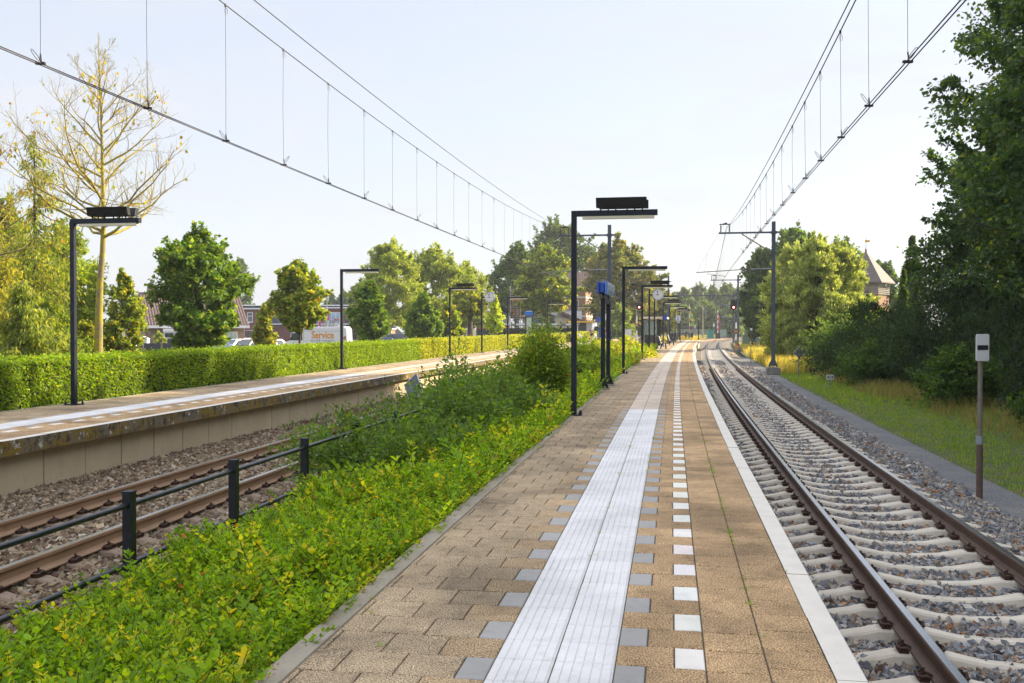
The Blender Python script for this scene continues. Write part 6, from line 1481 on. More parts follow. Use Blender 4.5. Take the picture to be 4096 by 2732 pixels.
def window(parent, cx, y, cz, w, h, glass='glass', frame='white', name='window', split=1, sill=True, horiz=None):
    """on a wall facing -y at plane y"""
    f = MB(); t = 0.07*max(0.8, min(1.4, h))
    f.b2(cx-w/2, cx+w/2, y-0.06, y-0.002, cz+h/2-t, cz+h/2); f.b2(cx-w/2, cx+w/2, y-0.06, y-0.002, cz-h/2, cz-h/2+t)
    f.b2(cx-w/2, cx-w/2+t, y-0.058, y-0.002, cz-h/2+t, cz+h/2-t); f.b2(cx+w/2-t, cx+w/2, y-0.058, y-0.002, cz-h/2+t, cz+h/2-t)
    for k in range(1, split): q = cx-w/2+w*k/split; f.b2(q-t*0.4, q+t*0.4, y-0.055, y-0.002, cz-h/2+t, cz+h/2-t)
    if horiz: f.b2(cx-w/2+t, cx+w/2-t, y-0.052, y-0.003, cz-h/2+h*horiz-t*0.4, cz-h/2+h*horiz+t*0.4)
    o = f.build(name, M[frame], parent)
    MB().b2(cx-w/2+t*0.8, cx+w/2-t*0.8, y-0.03, y-0.004, cz-h/2+t*0.8, cz+h/2-t*0.8).build('pane', M[glass], o)
    if sill: MB().b2(cx-w/2-0.05, cx+w/2+0.05, y-0.12, y-0.0, cz-h/2-0.07, cz-h/2-0.003).build('sill', M['white'], o)
    return o
# --- red brick terrace with dark mansard roof
Yt = 170.0; zg = -0.85
def T(xs): return gx(xs, Yt)
xa, xb = T(880), T(1425)
t = thing('brick_terrace', 'red brick terrace with a blue-black mansard roof behind the parked cars', 'building', ((xa+xb)/2, Yt, zg))
ox = (xa+xb)/2; hz = lambda ys: gz(ys, Yt)-zg
b = MB().b2(xa-ox, xb-ox, 0, 9, 0, hz(1297)); b.build('wall', M['redbrick'], t)
rf = MB(); z0, z1 = hz(1296), hz(1222)
rf.prism([(-0.25, z0+0.001), (9.2, z0+0.001), (7.8, z1), (1.3, z1)], 'x', xa-ox-0.1, xb-ox+0.1); rf = rf.build('roof', M['roofdark'], t)
MB().b2(xa-ox-0.2, xb-ox+0.2, 1.1, 8, z1+0.002, z1+0.14).build('ridge_trim', M['white'], rf); MB().b2(xa-ox-0.15, xb-ox+0.15, -0.55, -0.262, z0-0.12, z0+0.08).build('gutter', M['white'], rf)
def bay(x0s, x1s, wins, ytop=1234, proud=1.2):
    x0, x1 = T(x0s)-ox, T(x1s)-ox; zt = hz(ytop+4)
    q = MB().b2(x0, x1, -proud, 2.5, 0.003, zt).build('projecting_bay', M['redbrick'], t)
    MB().b2(x0-0.35, x1+0.35, -proud-0.3, 2.7, zt+0.002, zt+0.24).build('cornice', M['white'], q)
    for (a, b_, yt, yb, gl, sp) in wins:
        window(q, (T(a)+T(b_))/2-ox, -proud, (hz(yt)+hz(yb))/2, T(b_)-T(a), hz(yt)-hz(yb), gl, split=sp, horiz=0.62 if sp == 1 else None)
    return q, x0, x1
q, *_ = bay(946, 1046, [(963, 985, 1250, 1288, 'glass', 1), (997, 1019, 1250, 1289, 'glass', 1)])
for a in (964, 997):
    d = MB().b2(T(a)-ox, T(a+22)-ox, -1.26, -1.202, 0.05, hz(1323)).build('door', M['darkboard'], q); MB().b2(T(a)-ox-0.08, T(a+22)-ox+0.08, -1.25, -1.201, hz(1323)+0.003, hz(1321)).build('lintel', M['white'], d)
q, x0, x1 = bay(1291, 1381, [(1310, 1362, 1249, 1300, 'glassblue', 3)], ytop=1230, proud=0.2)
bl = MB().b2(T(1296)-ox, T(1362)-ox, -2.2, -0.203, hz(1303), hz(1301)); bl = bl.build('balcony', M['whitewall'], t)
rl = MB(); 
for i in range(22): w = T(1297)-ox+(T(1361)-T(1297))*i/21; rl.b2(w-0.015, w+0.015, -2.19, -2.16, hz(1301)+0.002, hz(1284))
rl.b2(T(1297)-ox, T(1361)-ox, -2.2, -2.15, hz(1284)+0.002, hz(1283)+0.03); rl.build('railing', M['galv'], bl)
for a in (1302, 1315, 1336): c = MB(); c.b2(T(a)-ox, T(a)-ox+0.5, -1.6, -1.2, hz(1301)+0.35, hz(1301)+0.42); c.b2(T(a)-ox, T(a)-ox+0.5, -1.19, -1.15, hz(1301)+0.35, hz(1301)+0.85); c.b2(T(a)-ox+0.22, T(a)-ox+0.28, -1.45, -1.35, hz(1301)+0.003, hz(1301)+0.349); c.build('chair', M['galv'], bl)
for a in (1298, 1356): c = MB(); [c.disc((T(a)-ox+random.uniform(-.3, .3), -2.0+random.uniform(-.2, .2), hz(1283)+random.uniform(0, .3)), 0.14, 'y', 0.12, 8) for _ in range(7)]; c.build('flowers', M['red'], bl)
window(t, T(915)-ox, 0, (hz(1325)+hz(1352))/2, 3.0, hz(1325)-hz(1352), 'glass', split=2); window(t, T(1407)-ox, 0, (hz(1330)+hz(1362))/2, 1.7, hz(1330)-hz(1362), 'glassblue', split=2)
window(t, T(1185)-ox, 0, (hz(1330)+hz(1362))/2, 2.0, hz(1330)-hz(1362), 'glass', split=2)
def skylight(xs, ys, w=1.2, h=1.5):
    zc = hz(ys); yy = -0.25+(zc-z0)/(z1-z0)*1.55; rt = Matrix.Rotation(-math.atan2(1.55, z1-z0), 3, 'X')
    o = MB().box((T(xs)-ox, yy-0.06, zc), (w, 0.09, h), rot=rt).build('skylight', M['galv'], rf); MB().box((T(xs)-ox, yy-0.12, zc), (w-0.2, 0.05, h-0.2), rot=rt).build('pane', M['glassblue'], o)
skylight(912, 1268); skylight(1125, 1262)
# gutter pipes
for a in (946, 1289, 1383): MB().tube([(T(a)-ox, -0.35, 0.1), (T(a)-ox, -0.35, z0-0.13)], 0.06, 6).build('drainpipe', M['white'], t)
# annex to the side in sunlight
t = thing('brick_annex', 'orange-red brick annex with white trim behind the maple by the grey van', 'building', (gx(1480, 150), 150, zg)); h_ = gz(1318, 150)-zg
MB().b2(-3.2, 3.2, 0, 6, 0, h_).build('wall', M['statbrick'], t); MB().b2(-3.4, 3.4, -0.2, 6.2, h_+0.002, h_+0.2).build('roof', M['white'], t)
for a in (-2.4, -0.8, 0.8, 2.4): window(t, a, 0, h_*0.5, 0.9, h_*0.55, 'glass')
# grey gable behind
t = thing('grey_house', 'low pale grey gable roof behind the birch trunk', 'building', (gx(1545, 158), 158, zg)); h_ = gz(1318, 158)-zg; h2 = gz(1297, 158)-zg
MB().b2(-3, 3, 0, 7, 0, h_-1.0).build('wall', M['whitewall'], t); MB().prism([(-3.2, h_-0.998), (3.2, h_-0.998), (1.0, h2), (-0.4, h2)], 'y', -0.2, 7.2).build('roof', M['galv'], t)
# --- brown roofed brick house
t = thing('brick_house', 'buff brick house with a brown tiled roof, white bay window and chimney', 'building', (gx(591, 92), 92, -0.9), R(27))
W_, D_, eh, rh = 9.0, 9.0, 2.75, 6.05
MB().b2(0, W_, 0, D_, 0, eh).build('wall', M['yelbrick'], t)
rf = MB(); rf.prism([(-0.5, eh-0.15), (0, eh+0.2), (D_/2, rh-0.25), (D_, eh+0.2), (D_+0.5, eh-0.15), (D_+0.5, eh+0.1), (D_/2, rh), (-0.5, eh+0.1)], 'x', -0.35, W_+0.35); rf = rf.build('roof', M['roofbrown'], t)
g_ = MB(); g_.prism([(0.02, eh+0.002), (D_-0.02, eh+0.002), (D_/2, rh-0.32)], 'x', 0.02, 0.3); g_.prism([(0.02, eh+0.002), (D_-0.02, eh+0.002), (D_/2, rh-0.32)], 'x', W_-0.3, W_-0.02); g_.build('gable', M['yelbrick'], t)
c = MB().b2(0.5, 1.3, D_/2-0.4, D_/2+0.4, rh-0.5, rh+0.75).build('chimney', M['yelbrick'], rf); MB().tube([(0.9, D_/2, rh+0.752), (0.9, D_/2, rh+1.15)], 0.12, 8).build('chimney_pot', M['galv'], c)
MB().b2(-0.4, W_+0.4, -0.66, -0.502, eh-0.25, eh+0.02).build('gutter', M['white'], t)
MB().tube([(-0.12, -0.1, 0.05), (-0.12, -0.1, eh-0.1)], 0.06, 8).build('drainpipe', M['maroon'], t)
bw = MB().b2(1.3, 6.6, -0.75, -0.003, 2.15, 2.45).build('bay_window', M['white'], t)
for a, w_, gl in ((1.85, 1.0, 'glass'), (3.35, 1.9, 'glassgreen'), (4.85, 0.9, 'glassgreen')): window(bw, a, -0.62, 1.2, w_, 1.85, gl, horiz=0.7 if w_ < 1.5 else None)
MB().b2(1.35, 5.4, -0.60, -0.004, 0, 2.147).build('bay_side', M['white'], bw)
window(t, 7.6, 0, 1.35, 1.5, 1.6, 'glassgreen', split=1)
MB().b2(6.6, 9.0, -0.35, -0.003, 0.003, 0.5).build('planter', M['whitewall'], t)
# front garden items
t = thing('garden_fence', 'dark board garden fence with pale posts before the buff brick house', 'fence', (gx(560, 78), 78, -0.85), R(6))
for i in range(5): MB().b2(-2.6+i*1.45, -2.6+i*1.45+1.30, -0.02, 0.02, 0.1, 1.25).build('board_panel', M['darkboard'], t); MB().b2(-2.6+i*1.45-0.12, -2.6+i*1.45-0.03, -0.05, 0.05, 0, 1.35).build('post', M['polegrey'], t)
t = thing('garden_box', 'small white peaked box standing behind the dark garden fence', 'box', (gx(576, 80), 80, -0.85))
MB().b2(-0.35, 0.35, -0.3, 0.3, 0, 1.55).build('case', M['white'], t); MB().prism([(-0.42, 1.552), (0.42, 1.552), (0, 1.78)], 'y', -0.36, 0.36).build('roof', M['white'], t)
t = thing('garden_shed', 'white garden wall and dark door beside the lichened trunk', 'building', (gx(448, 72), 72, -0.85))
MB().b2(-0.55, 0.75, 0, 3, 0, gz(1372, 72)+0.85).build('wall', M['whitewall'], t); MB().b2(-1.35, -0.56, 0, 3, 0, gz(1366, 72)+0.85).build('dark_part', M['darkboard'], t); MB().b2(-1.45, 0.85, -0.1, 3.1, gz(1366, 72)+0.852, gz(1366, 72)+0.95).build('roof', M['galv'], t)
for k, (xs, Y, yt, wpx) in enumerate(((636, 84, 1330, 60), (740, 80, 1380, 55))):
    o = tree_at('garden_shrub', ('tall pale garden shrub against the buff brick house wall', 'rounded hydrangea with pink flowers in front of the house')[k], 'shrub', xs, Y, yt, wpx, kind='dome', n=2600, leaf=0.16, lw=0.55, pal=G_WILLOW+G_LIME, cb=0.1, tr=0.03, clumps=50, seed=150+k, cl=0.3)
    if k == 1:
        c = MB(); [c.disc((random.uniform(-.6, .6), -0.45+random.uniform(-.15, .15), random.uniform(0.7, 1.35)), 0.09, 'y', 0.1, 8) for _ in range(26)]; c.build('pink_flowers', mat('pink_flower', (0.75, 0.22, 0.42), 0.6, noise=(9, (0.6, 0.2, 0.4), 0.4, 0.7)), o)
# --- tall brick station building
Yb = 160.0; zb = -0.85; t = thing('station_building', 'tall narrow brick building with a steep tiled roof beside the lit chestnut', 'building', (gx(2342, Yb), Yb, zb), R(-12))
hb = lambda ys: gz(ys, Yb)-zb
MB().b2(-6.5, 0, 0, 9, 0, hb(1160)).build('wall', M['statbrick'], t)
rf = MB(); rf.prism([(-0.4, hb(1160)), (9.4, hb(1160)), (9.4, hb(1156)), (6.0, hb(1085)), (3.2, hb(1085)), (-0.4, hb(1156))], 'x', -7.0, 0.35); rf.build('roof', M['roofred'], t)
MB().b2(-6.6, 0.06, -0.08, 9.05, hb(1192), hb(1186)).build('string_course', M['white'], t); MB().b2(-6.6, 0.06, -0.08, 9.05, hb(1268), hb(1262)).build('string_course', M['white'], t)
for a in (-5.4, -3.6, -1.6):
    for yt, yb in ((1200, 1252), (1274, 1300)): window(t, a, 0, (hb(yt)+hb(yb))/2, 0.9, hb(yt)-hb(yb), 'glass')
for c0 in (1.6, 4.4, 7.2):
    for yt, yb in ((1200, 1252), (1274, 1300)):
        f = MB().b2(0.003, 0.06, c0-0.5, c0+0.5, hb(yb), hb(yt)).build('window', M['white'], t); MB().b2(0.0605, 0.075, c0-0.38, c0+0.38, hb(yb)+0.15, hb(yt)-0.15).build('pane', M['glass'], f)
MB().b2(-2.3, -1.5, -0.35, -0.003, hb(1262)+0.3, hb(1238)).build('wall_box', M['whitewall'], t)
# white flat volume and cream gable buildings before it
Yc = 148.0; hc = lambda ys: gz(ys, Yc)+0.85
t = thing('white_extension', 'white flat roofed building part with a pale window bay beside the tall brick building', 'building', (gx(2285, Yc), Yc, -0.85))
MB().b2(-3.0, 1.6, 0, 6, 0, hc(1243)).build('wall', M['whitewall'], t); MB().b2(-3.1, 1.7, -0.1, 6.1, hc(1243)+0.002, hc(1240)).build('roof', M['galv'], t)
q = MB().b2(-1.6, 1.0, -0.8, -0.003, hc(1298), hc(1264)).build('window_bay', M['whitewall'], t); window(q, -0.3, -0.8, (hc(1268)+hc(1290))/2, 2.2, hc(1268)-hc(1290), 'glassgreen', split=2, frame='white')
Yc = 144.0
t = thing('cream_house', 'cream gabled building with large dark windows behind the bike shelters', 'building', (gx(2170, Yc), Yc, -0.85))
MB().b2(-2.9, 4.6, 0, 7, 0, hc(1272)).build('wall', M['creamwall'], t)
MB().prism([(-2.9, hc(1272)+0.002), (1.4, hc(1272)+0.002), (-0.2, hc(1252))], 'y', 0.02, 6.9).build('gable', M['creamwall'], t)
r_ = MB(); r_.prism([(-3.4, hc(1276)), (-3.3, hc(1271)), (-0.2, hc(1248)), (1.9, hc(1263)), (1.9, hc(1268)), (-0.2, hc(1253))], 'y', -0.5, 7.3); r_.build('roof', M['darkboard'], t)
r_ = MB(); r_.prism([(2.4, hc(1246)), (2.9, hc(1246)), (6.2, hc(1284)), (5.7, hc(1288)), (5.0, hc(1286))], 'y', -0.6, 6.0); r_.build('tiled_roof', M['roofred'], t)
window(t, -0.9, 0, (hc(1268)+hc(1296))/2, 2.6, hc(1268)-hc(1296), 'glass', split=1); window(t, 1.2, 0, (hc(1268)+hc(1296))/2, 1.4, hc(1268)-hc(1296), 'glass')
MB().b2(-2.0, -1.2, -0.9, -0.3, hc(1296), hc(1282)).build('blue_sign', M['blue'], t)
# kiosk with yellow roof edge
Yk = 138.0; hk = lambda ys: gz(ys, Yk)+0.85
t = thing('kiosk', 'low kiosk with a yellow roof edge and dark glazing behind the woman', 'building', (gx(2330, Yk), Yk, -0.85))
MB().b2(-1.3, 1.2, 0, 4, 0, hk(1291)).build('wall', M['darkboard'], t); MB().b2(0.55, 1.35, -0.1, 4.05, 0.003, hk(1291.5)).build('white_corner', M['whitewall'], t)
MB().b2(-2.2, 1.75, -0.5, 4.3, hk(1291)+0.002, hk(1284.5)).build('roof_edge', M['yellow'], t)
MB().b2(-5.5, -0.6, -3.0, -0.55, hk(1298), hk(1295)).build('canopy', M['whitewall'], t)
for a in (-5.2, -3.0, -0.9): MB().tube([(a, -2.8, 0), (a, -2.8, hk(1298)-0.003)], 0.06, 6).build('canopy_post', M['whitewall'], t)
t = thing('marquee', 'white marquee tent between the kiosk and the ticket shelter', 'tent', (gx(2385, 146), 146, -0.85)); hm = lambda ys: gz(ys, 146)+0.85
b = MB(); s_ = 1.9; b.add([(-s_, -s_, hm(1306)), (s_, -s_, hm(1306)), (s_, s_, hm(1306)), (-s_, s_, hm(1306)), (0, 0, hm(1289))], [(0, 1, 4), (1, 2, 4), (2, 3, 4), (3, 0, 4), (3, 2, 1, 0)]); b.build('canvas_roof', M['white'], t)
for a in (-s_, s_):
    for c in (-s_, s_): MB().tube([(a, c, 0), (a, c, hm(1306))], 0.05, 6).build('pole', M['white'], t)
# white hall with lettering
Yh = 150.0; hh = lambda ys: gz(ys, Yh)+0.85
t = thing('white_hall', 'white ribbed industrial hall with blue letters behind the young yellow-green tree', 'building', (gx(1975, Yh), Yh, -0.85))
MB().b2(gx(1905, Yh)-gx(1975, Yh), gx(2038, Yh)-gx(1975, Yh), 0, 12, hh(1303), hh(1244)).build('wall', M['whitewall'], t)
rb = MB(); 
for i in range(40): w = gx(1905, Yh)-gx(1975, Yh)+0.06+i*0.128; rb.b2(w, w+0.05, -0.03, -0.002, hh(1302), hh(1246))
rb.build('ribs', M['white'], t)
MB().b2(gx(1905, Yh)-gx(1975, Yh), gx(2038, Yh)-gx(1975, Yh), 0.02, 12, hh(1316), hh(1303)-0.002).build('red_band', M['red'], t); MB().b2(gx(1905, Yh)-gx(1975, Yh), gx(2038, Yh)-gx(1975, Yh), 0.05, 12, 0, hh(1316)-0.002).build('base', M['darkboard'], t)
pn = MB().b2(gx(1950, Yh)-gx(1975, Yh), gx(2022, Yh)-gx(1975, Yh), -0.08, -0.031, hh(1290), hh(1250)).build('sign_panel', M['whitewall'], t)
text_on(pn, 'lettering', 'an', 0.62, M['blue'], (gx(2009, Yh)-gx(1975, Yh), -0.083, hh(1264)))
# scaffold tower
Ys = 140.0; zs = -0.85; x0 = gx(2041, Ys); x1 = gx(2082, Ys); hs_ = lambda ys: gz(ys, Ys)-zs
t = thing('scaffold_tower', 'aluminium scaffold tower with orange braces in front of the dark lime tree', 'scaffold', ((x0+x1)/2, Ys, zs)); w = (x1-x0)/2
for a in (-w, w):
    for c in (-0.9, 0.9): MB().tube([(a, c, 0), (a, c, hs_(1146))], 0.045, 8).build('upright', M['alu'], t)
for a in (-0.1, ): MB().tube([(a+0.35, -0.9, 0), (a+0.35, -0.9, hs_(1147))], 0.03, 6).build('upright', M['alu'], t)
nr = 30
for i in range(nr): z = 0.4+i*(hs_(1148)-0.5)/nr; MB().tube([(-w, -0.9, z), (w, -0.9, z)], 0.03, 6).build('rung', M['alu'], t)
for i in range(nr): z = 0.4+i*(hs_(1148)-0.5)/nr; MB().tube([(w, -0.9, z), (w, 0.9, z)], 0.025, 5).build('rung', M['alu'], t)
for z in (hs_(1244), hs_(1200), hs_(1165)): MB().b2(-w+0.05, w-0.05, -0.85, 0.85, z, z+0.06).build('platform_deck', M['orange'], t)
for yt, yb, a, b_ in ((1262, 1248, -0.35, -0.1), (1262, 1248, 0.3, 0.5), (1212, 1196, -0.4, -0.2), (1212, 1197, 0.45, 0.2), (1266, 1267, 0.5, 1.4), (1222, 1223, 0.6, 1.1)): MB().tube([(a, -1.0, hs_(yt)), (b_, -1.0, hs_(yb))], 0.05, 6).build('orange_brace', M['orange'], t)

# bike shelters
def bike_shelter(label, xs0, xs1, Y, flip):
    xa, xb = gx(xs0, Y), gx(xs1, Y); L = xb-xa; zg_ = -0.85; hgt = lambda ys: gz(ys, Y)-zg_
    t = thing('bike_shelter', label, 'bike shelter', (xa, Y, zg_), 0, 'black curved bike shelters behind the hedge')
    n = max(4, int(L/0.85)); R_ = hgt(1303); P_ = hgt(1294)
    def prof(u): return (u*2.6-1.3, R_+(P_-R_)*math.sin(u*1.9+0.1))
    poly = [prof(i/8) for i in range(9)]+[(p[0], p[1]-0.06) for p in reversed([prof(i/8) for i in range(9)])]
    MB().prism(poly, 'x', 0, L).build('roof', M['blackpaint'], t)
    for i in range(n+1):
        x = L*i/n; q = MB(); q.tube([(x, p[0]-0.02, p[1]-0.12) for p in [prof(i/8) for i in range(9)]], 0.05, 5); q.build('rib', M['cream'] if i % 2 else M['blackpaint'], t)
        MB().b2(x-0.05, x+0.05, -1.25, -1.15, 0, R_-0.1).build('post', M['navy'], t); MB().b2(x-0.06, x+0.06, 1.1, 1.22, 0, P_+0.25).build('mast', M['navy'], t)
    for i in range(int(n/2)): x = L*(2*i+0.6)/n; MB().b2(x, x+L/n*1.3, -1.45, -1.3, R_+0.05, R_+0.28).build('white_edge', M['white'], t)
    MB().b2(0, L, 1.3, 1.33, 0.2, R_-0.3).build('back_wall', M['glass'], t)
    return t
bike_shelter('black curved bike shelter behind the hedge at the foot of the scaffold tower', 1990, 2104, 122, 0)
bike_shelter('black curved bike shelter behind the hedge in front of the cream gabled building', 2132, 2300, 122, 1)
# --- wooden tower with pyramid roof
Yw = 90.0; t = thing('wooden_tower', 'square tower with grey pyramid roof, white boards and brick base rising behind the willow', 'building', (gx(3462, Yw), Yw+0.0, -1.0), R(-38))
hw = lambda ys: gz(ys, Yw)+1.0; s_ = 1.6
MB().b2(-s_, s_, -s_, s_, 0, hw(1182)).build('brick_base', M['statbrick'], t)
up_ = MB().b2(-s_-0.05, s_+0.05, -s_-0.05, s_+0.05, hw(1182)+0.002, hw(1128)); up_ = up_.build('board_wall', M['boards'], t)
lb = MB()
for i in range(7): z = hw(1180)+i*(hw(1130)-hw(1180))/7; lb.b2(-s_-0.1, s_+0.1, -s_-0.1, s_+0.1, z, z+0.03)
lb.build('board_edges', M['polegrey'], up_)
f = MB().b2(s_+0.102, s_+0.13, -0.1, 0.6, hw(1146), hw(1134)).build('window', M['polegrey'], up_); MB().b2(s_+0.131, s_+0.14, 0.0, 0.5, hw(1145), hw(1135)).build('pane', M['glass'], f)
e = s_+0.47; b = MB(); zz0, zz1 = hw(1132), hw(1004)
b.add([(-e, -e, zz0), (e, -e, zz0), (e, e, zz0), (-e, e, zz0), (0, 0, zz1), (-e, -e, zz0-0.1), (e, -e, zz0-0.1), (e, e, zz0-0.1), (-e, e, zz0-0.1)], [(0, 1, 4), (1, 2, 4), (2, 3, 4), (3, 0, 4), (5, 6, 1, 0), (6, 7, 2, 1), (7, 8, 3, 2), (8, 5, 0, 3), (8, 7, 6, 5)]); rf = b.build('roof', M['slate'], t)
crs = MB()
for i in range(1, 16):
    u = i/16; ee = e*(1-u)+0.035; z = zz0+(zz1-zz0)*u; crs.add([(-ee, -ee, z-0.05), (ee, -ee, z-0.05), (ee, ee, z-0.05), (-ee, ee, z-0.05), (-ee+0.02, -ee+0.02, z), (ee-0.02, -ee+0.02, z), (ee-0.02, ee-0.02, z), (-ee+0.02, ee-0.02, z)], [(0, 1, 5, 4), (1, 2, 6, 5), (2, 3, 7, 6), (3, 0, 4, 7)])
crs.build('shingle_courses', M['slate'], rf)
v = MB(); v.tube([(0, 0, zz1-0.15), (0, 0, zz1+0.15), (0, 0, zz1+0.25)], [0.10, 0.08, 0.03], 8); v = v.build('finial', M['maroon'], rf)
MB().tube([(0, 0, zz1+0.2), (0, 0, zz1+1.3)], 0.018, 6).build('weathervane_rod', M['wire'], rf); MB().b2(-0.1, 0.35, -0.01, 0.01, zz1+0.8, zz1+1.0).build('weathervane', M['yellow'], rf)
# far house at the crossing
t = thing('far_house', 'dark roofed house half hidden behind the end of platform 2', 'building', (gx(2770, 235), 235, -0.9)); hf = lambda ys: gz(ys, 235)+0.9
MB().b2(-2.5, 1.4, 0, 7, 0, hf(1325)).build('wall', M['darkboard'], t); r_ = MB().prism([(-3.0, hf(1325)+0.002), (1.8, hf(1325)+0.002), (-1.2, hf(1298))], 'y', -0.3, 7.3).build('roof', M['roofdark'], t); MB().b2(0.6, 0.95, 1, 1.6, hf(1316), hf(1299)).build('chimney', M['whitewall'], r_)
# flags and street lamps of the forecourt
def flag(label, xs, Y, yt, cols, w):
    t = thing('flag', label, 'flag', (gx(xs, Y), Y, -0.85)); H = gz(yt, Y)+0.85
    MB().tube([(0, 0, 0), (0, 0, H)], [0.06, 0.03], 8).build('pole', M['white'], t)
    cl = MB(); n = 14
    for i in range(n):
        z0, z1 = H-0.3-i*0.42, H-0.3-(i+1)*0.42+0.003; wv = lambda z: 0.12*math.sin(z*2.1)
        cl.prism([(0.05, z0), (0.05+w+wv(z0), z0-0.1), (0.05+w+wv(z1), z1-0.1), (0.05, z1)], 'y', -0.01+0.05*math.sin(i), 0.01+0.05*math.sin(i), (i//2) % len(cols))
    cl.build('cloth', cols, t); return t
M['pink'] = mat('pink_cloth', (0.75, 0.08, 0.35), 0.7, noise=(3, (0.65, 0.10, 0.32), 0.4, 0.7)); M['lime'] = mat('lime_cloth', (0.42, 0.62, 0.05), 0.7, noise=(3, (0.36, 0.55, 0.06), 0.4, 0.7))
flag('narrow pink and white flag behind the maple by the service van', 1273, 125, 1165, [M['pink'], M['white']], 0.25)
flag('narrow lime and white flag rising above the terrace gutter', 1308, 125, 1166, [M['white'], M['lime'], M['white'], M['pink']], 0.14)
def twin_lamp(label, xs, Y, yt):
    t = thing('street_lamp', label, 'lamp', (gx(xs, Y), Y, -0.85)); H = gz(yt, Y)+0.85
    MB().tube([(0, 0, 0), (0, 0, H)], 0.05, 8).build('pole', M['galv'], t); MB().tube([(-0.45, 0, H-0.35), (0.45, 0, H-0.35)], 0.035, 6).build('crossbar', M['galv'], t)
    for a in (-0.42, 0.42): MB().tube([(a, 0, H-0.3), (a, 0, H+0.12)], 0.15, 10).build('lantern', M['white'], t); MB().tube([(a, 0, H+0.122), (a, 0, H+0.2)], [0.34, 0.2], 12).build('hat', M['galv'], t)
twin_lamp('old fashioned street lamp with two lanterns before the brick terrace', 976, 120, 1296)
t = thing('street_lamp', 'street lamp with a single long arm reaching out of the maple by the van', 'lamp', (gx(1200, 118), 118, -0.85)); H = gz(1135, 118)+0.85
MB().tube([(0, 0, 0), (0, 0, H-0.1)], [0.09, 0.05], 8).build('pole', M['galv'], t); MB().tube([(0, 0, H-0.15), (-1.6, 0, H)], 0.03, 6).build('arm', M['galv'], t); MB().b2(-2.7, -1.5, -0.14, 0.14, H-0.04, H+0.06).build('lamp_head', M['mast'], t, bevel=0.02)

# ------------------------------------------------------------------ vehicles
M['tyre'] = mat('tyre', (0.02, 0.02, 0.02), 0.9, noise=(9, (0.03, 0.03, 0.03), 0.4, 0.7)); M['rim'] = mat('wheel_rim', (0.35, 0.36, 0.38), 0.35, 0.7, noise=(9, (0.28, 0.29, 0.3), 0.4, 0.7))
M['carglass'] = mat('car_glass', (0.02, 0.03, 0.035), 0.06, spec=0.9, noise=(2, (0.05, 0.07, 0.08), 0.4, 0.6)); M['taillight'] = mat('tail_light', (0.45, 0.02, 0.02), 0.25, noise=(20, (0.35, 0.02, 0.02), 0.4, 0.7))
def paint(n, c, c2): return mat(n, c, 0.28, 0.1, noise=(1.5, c2, 0.4, 0.7), coat=0.6)
M['carwhite'] = paint('white_car_paint', (0.86, 0.86, 0.86), (0.82, 0.82, 0.83)); M['cardark'] = paint('dark_car_paint', (0.025, 0.028, 0.035), (0.035, 0.038, 0.045)); M['carblue'] = paint('blue_car_paint', (0.02, 0.07, 0.28), (0.03, 0.09, 0.33)); M['cargrey'] = paint('slate_car_paint', (0.10, 0.12, 0.17), (0.12, 0.14, 0.19)); M['carsilver'] = paint('silver_car_paint', (0.35, 0.37, 0.40), (0.3, 0.32, 0.35))
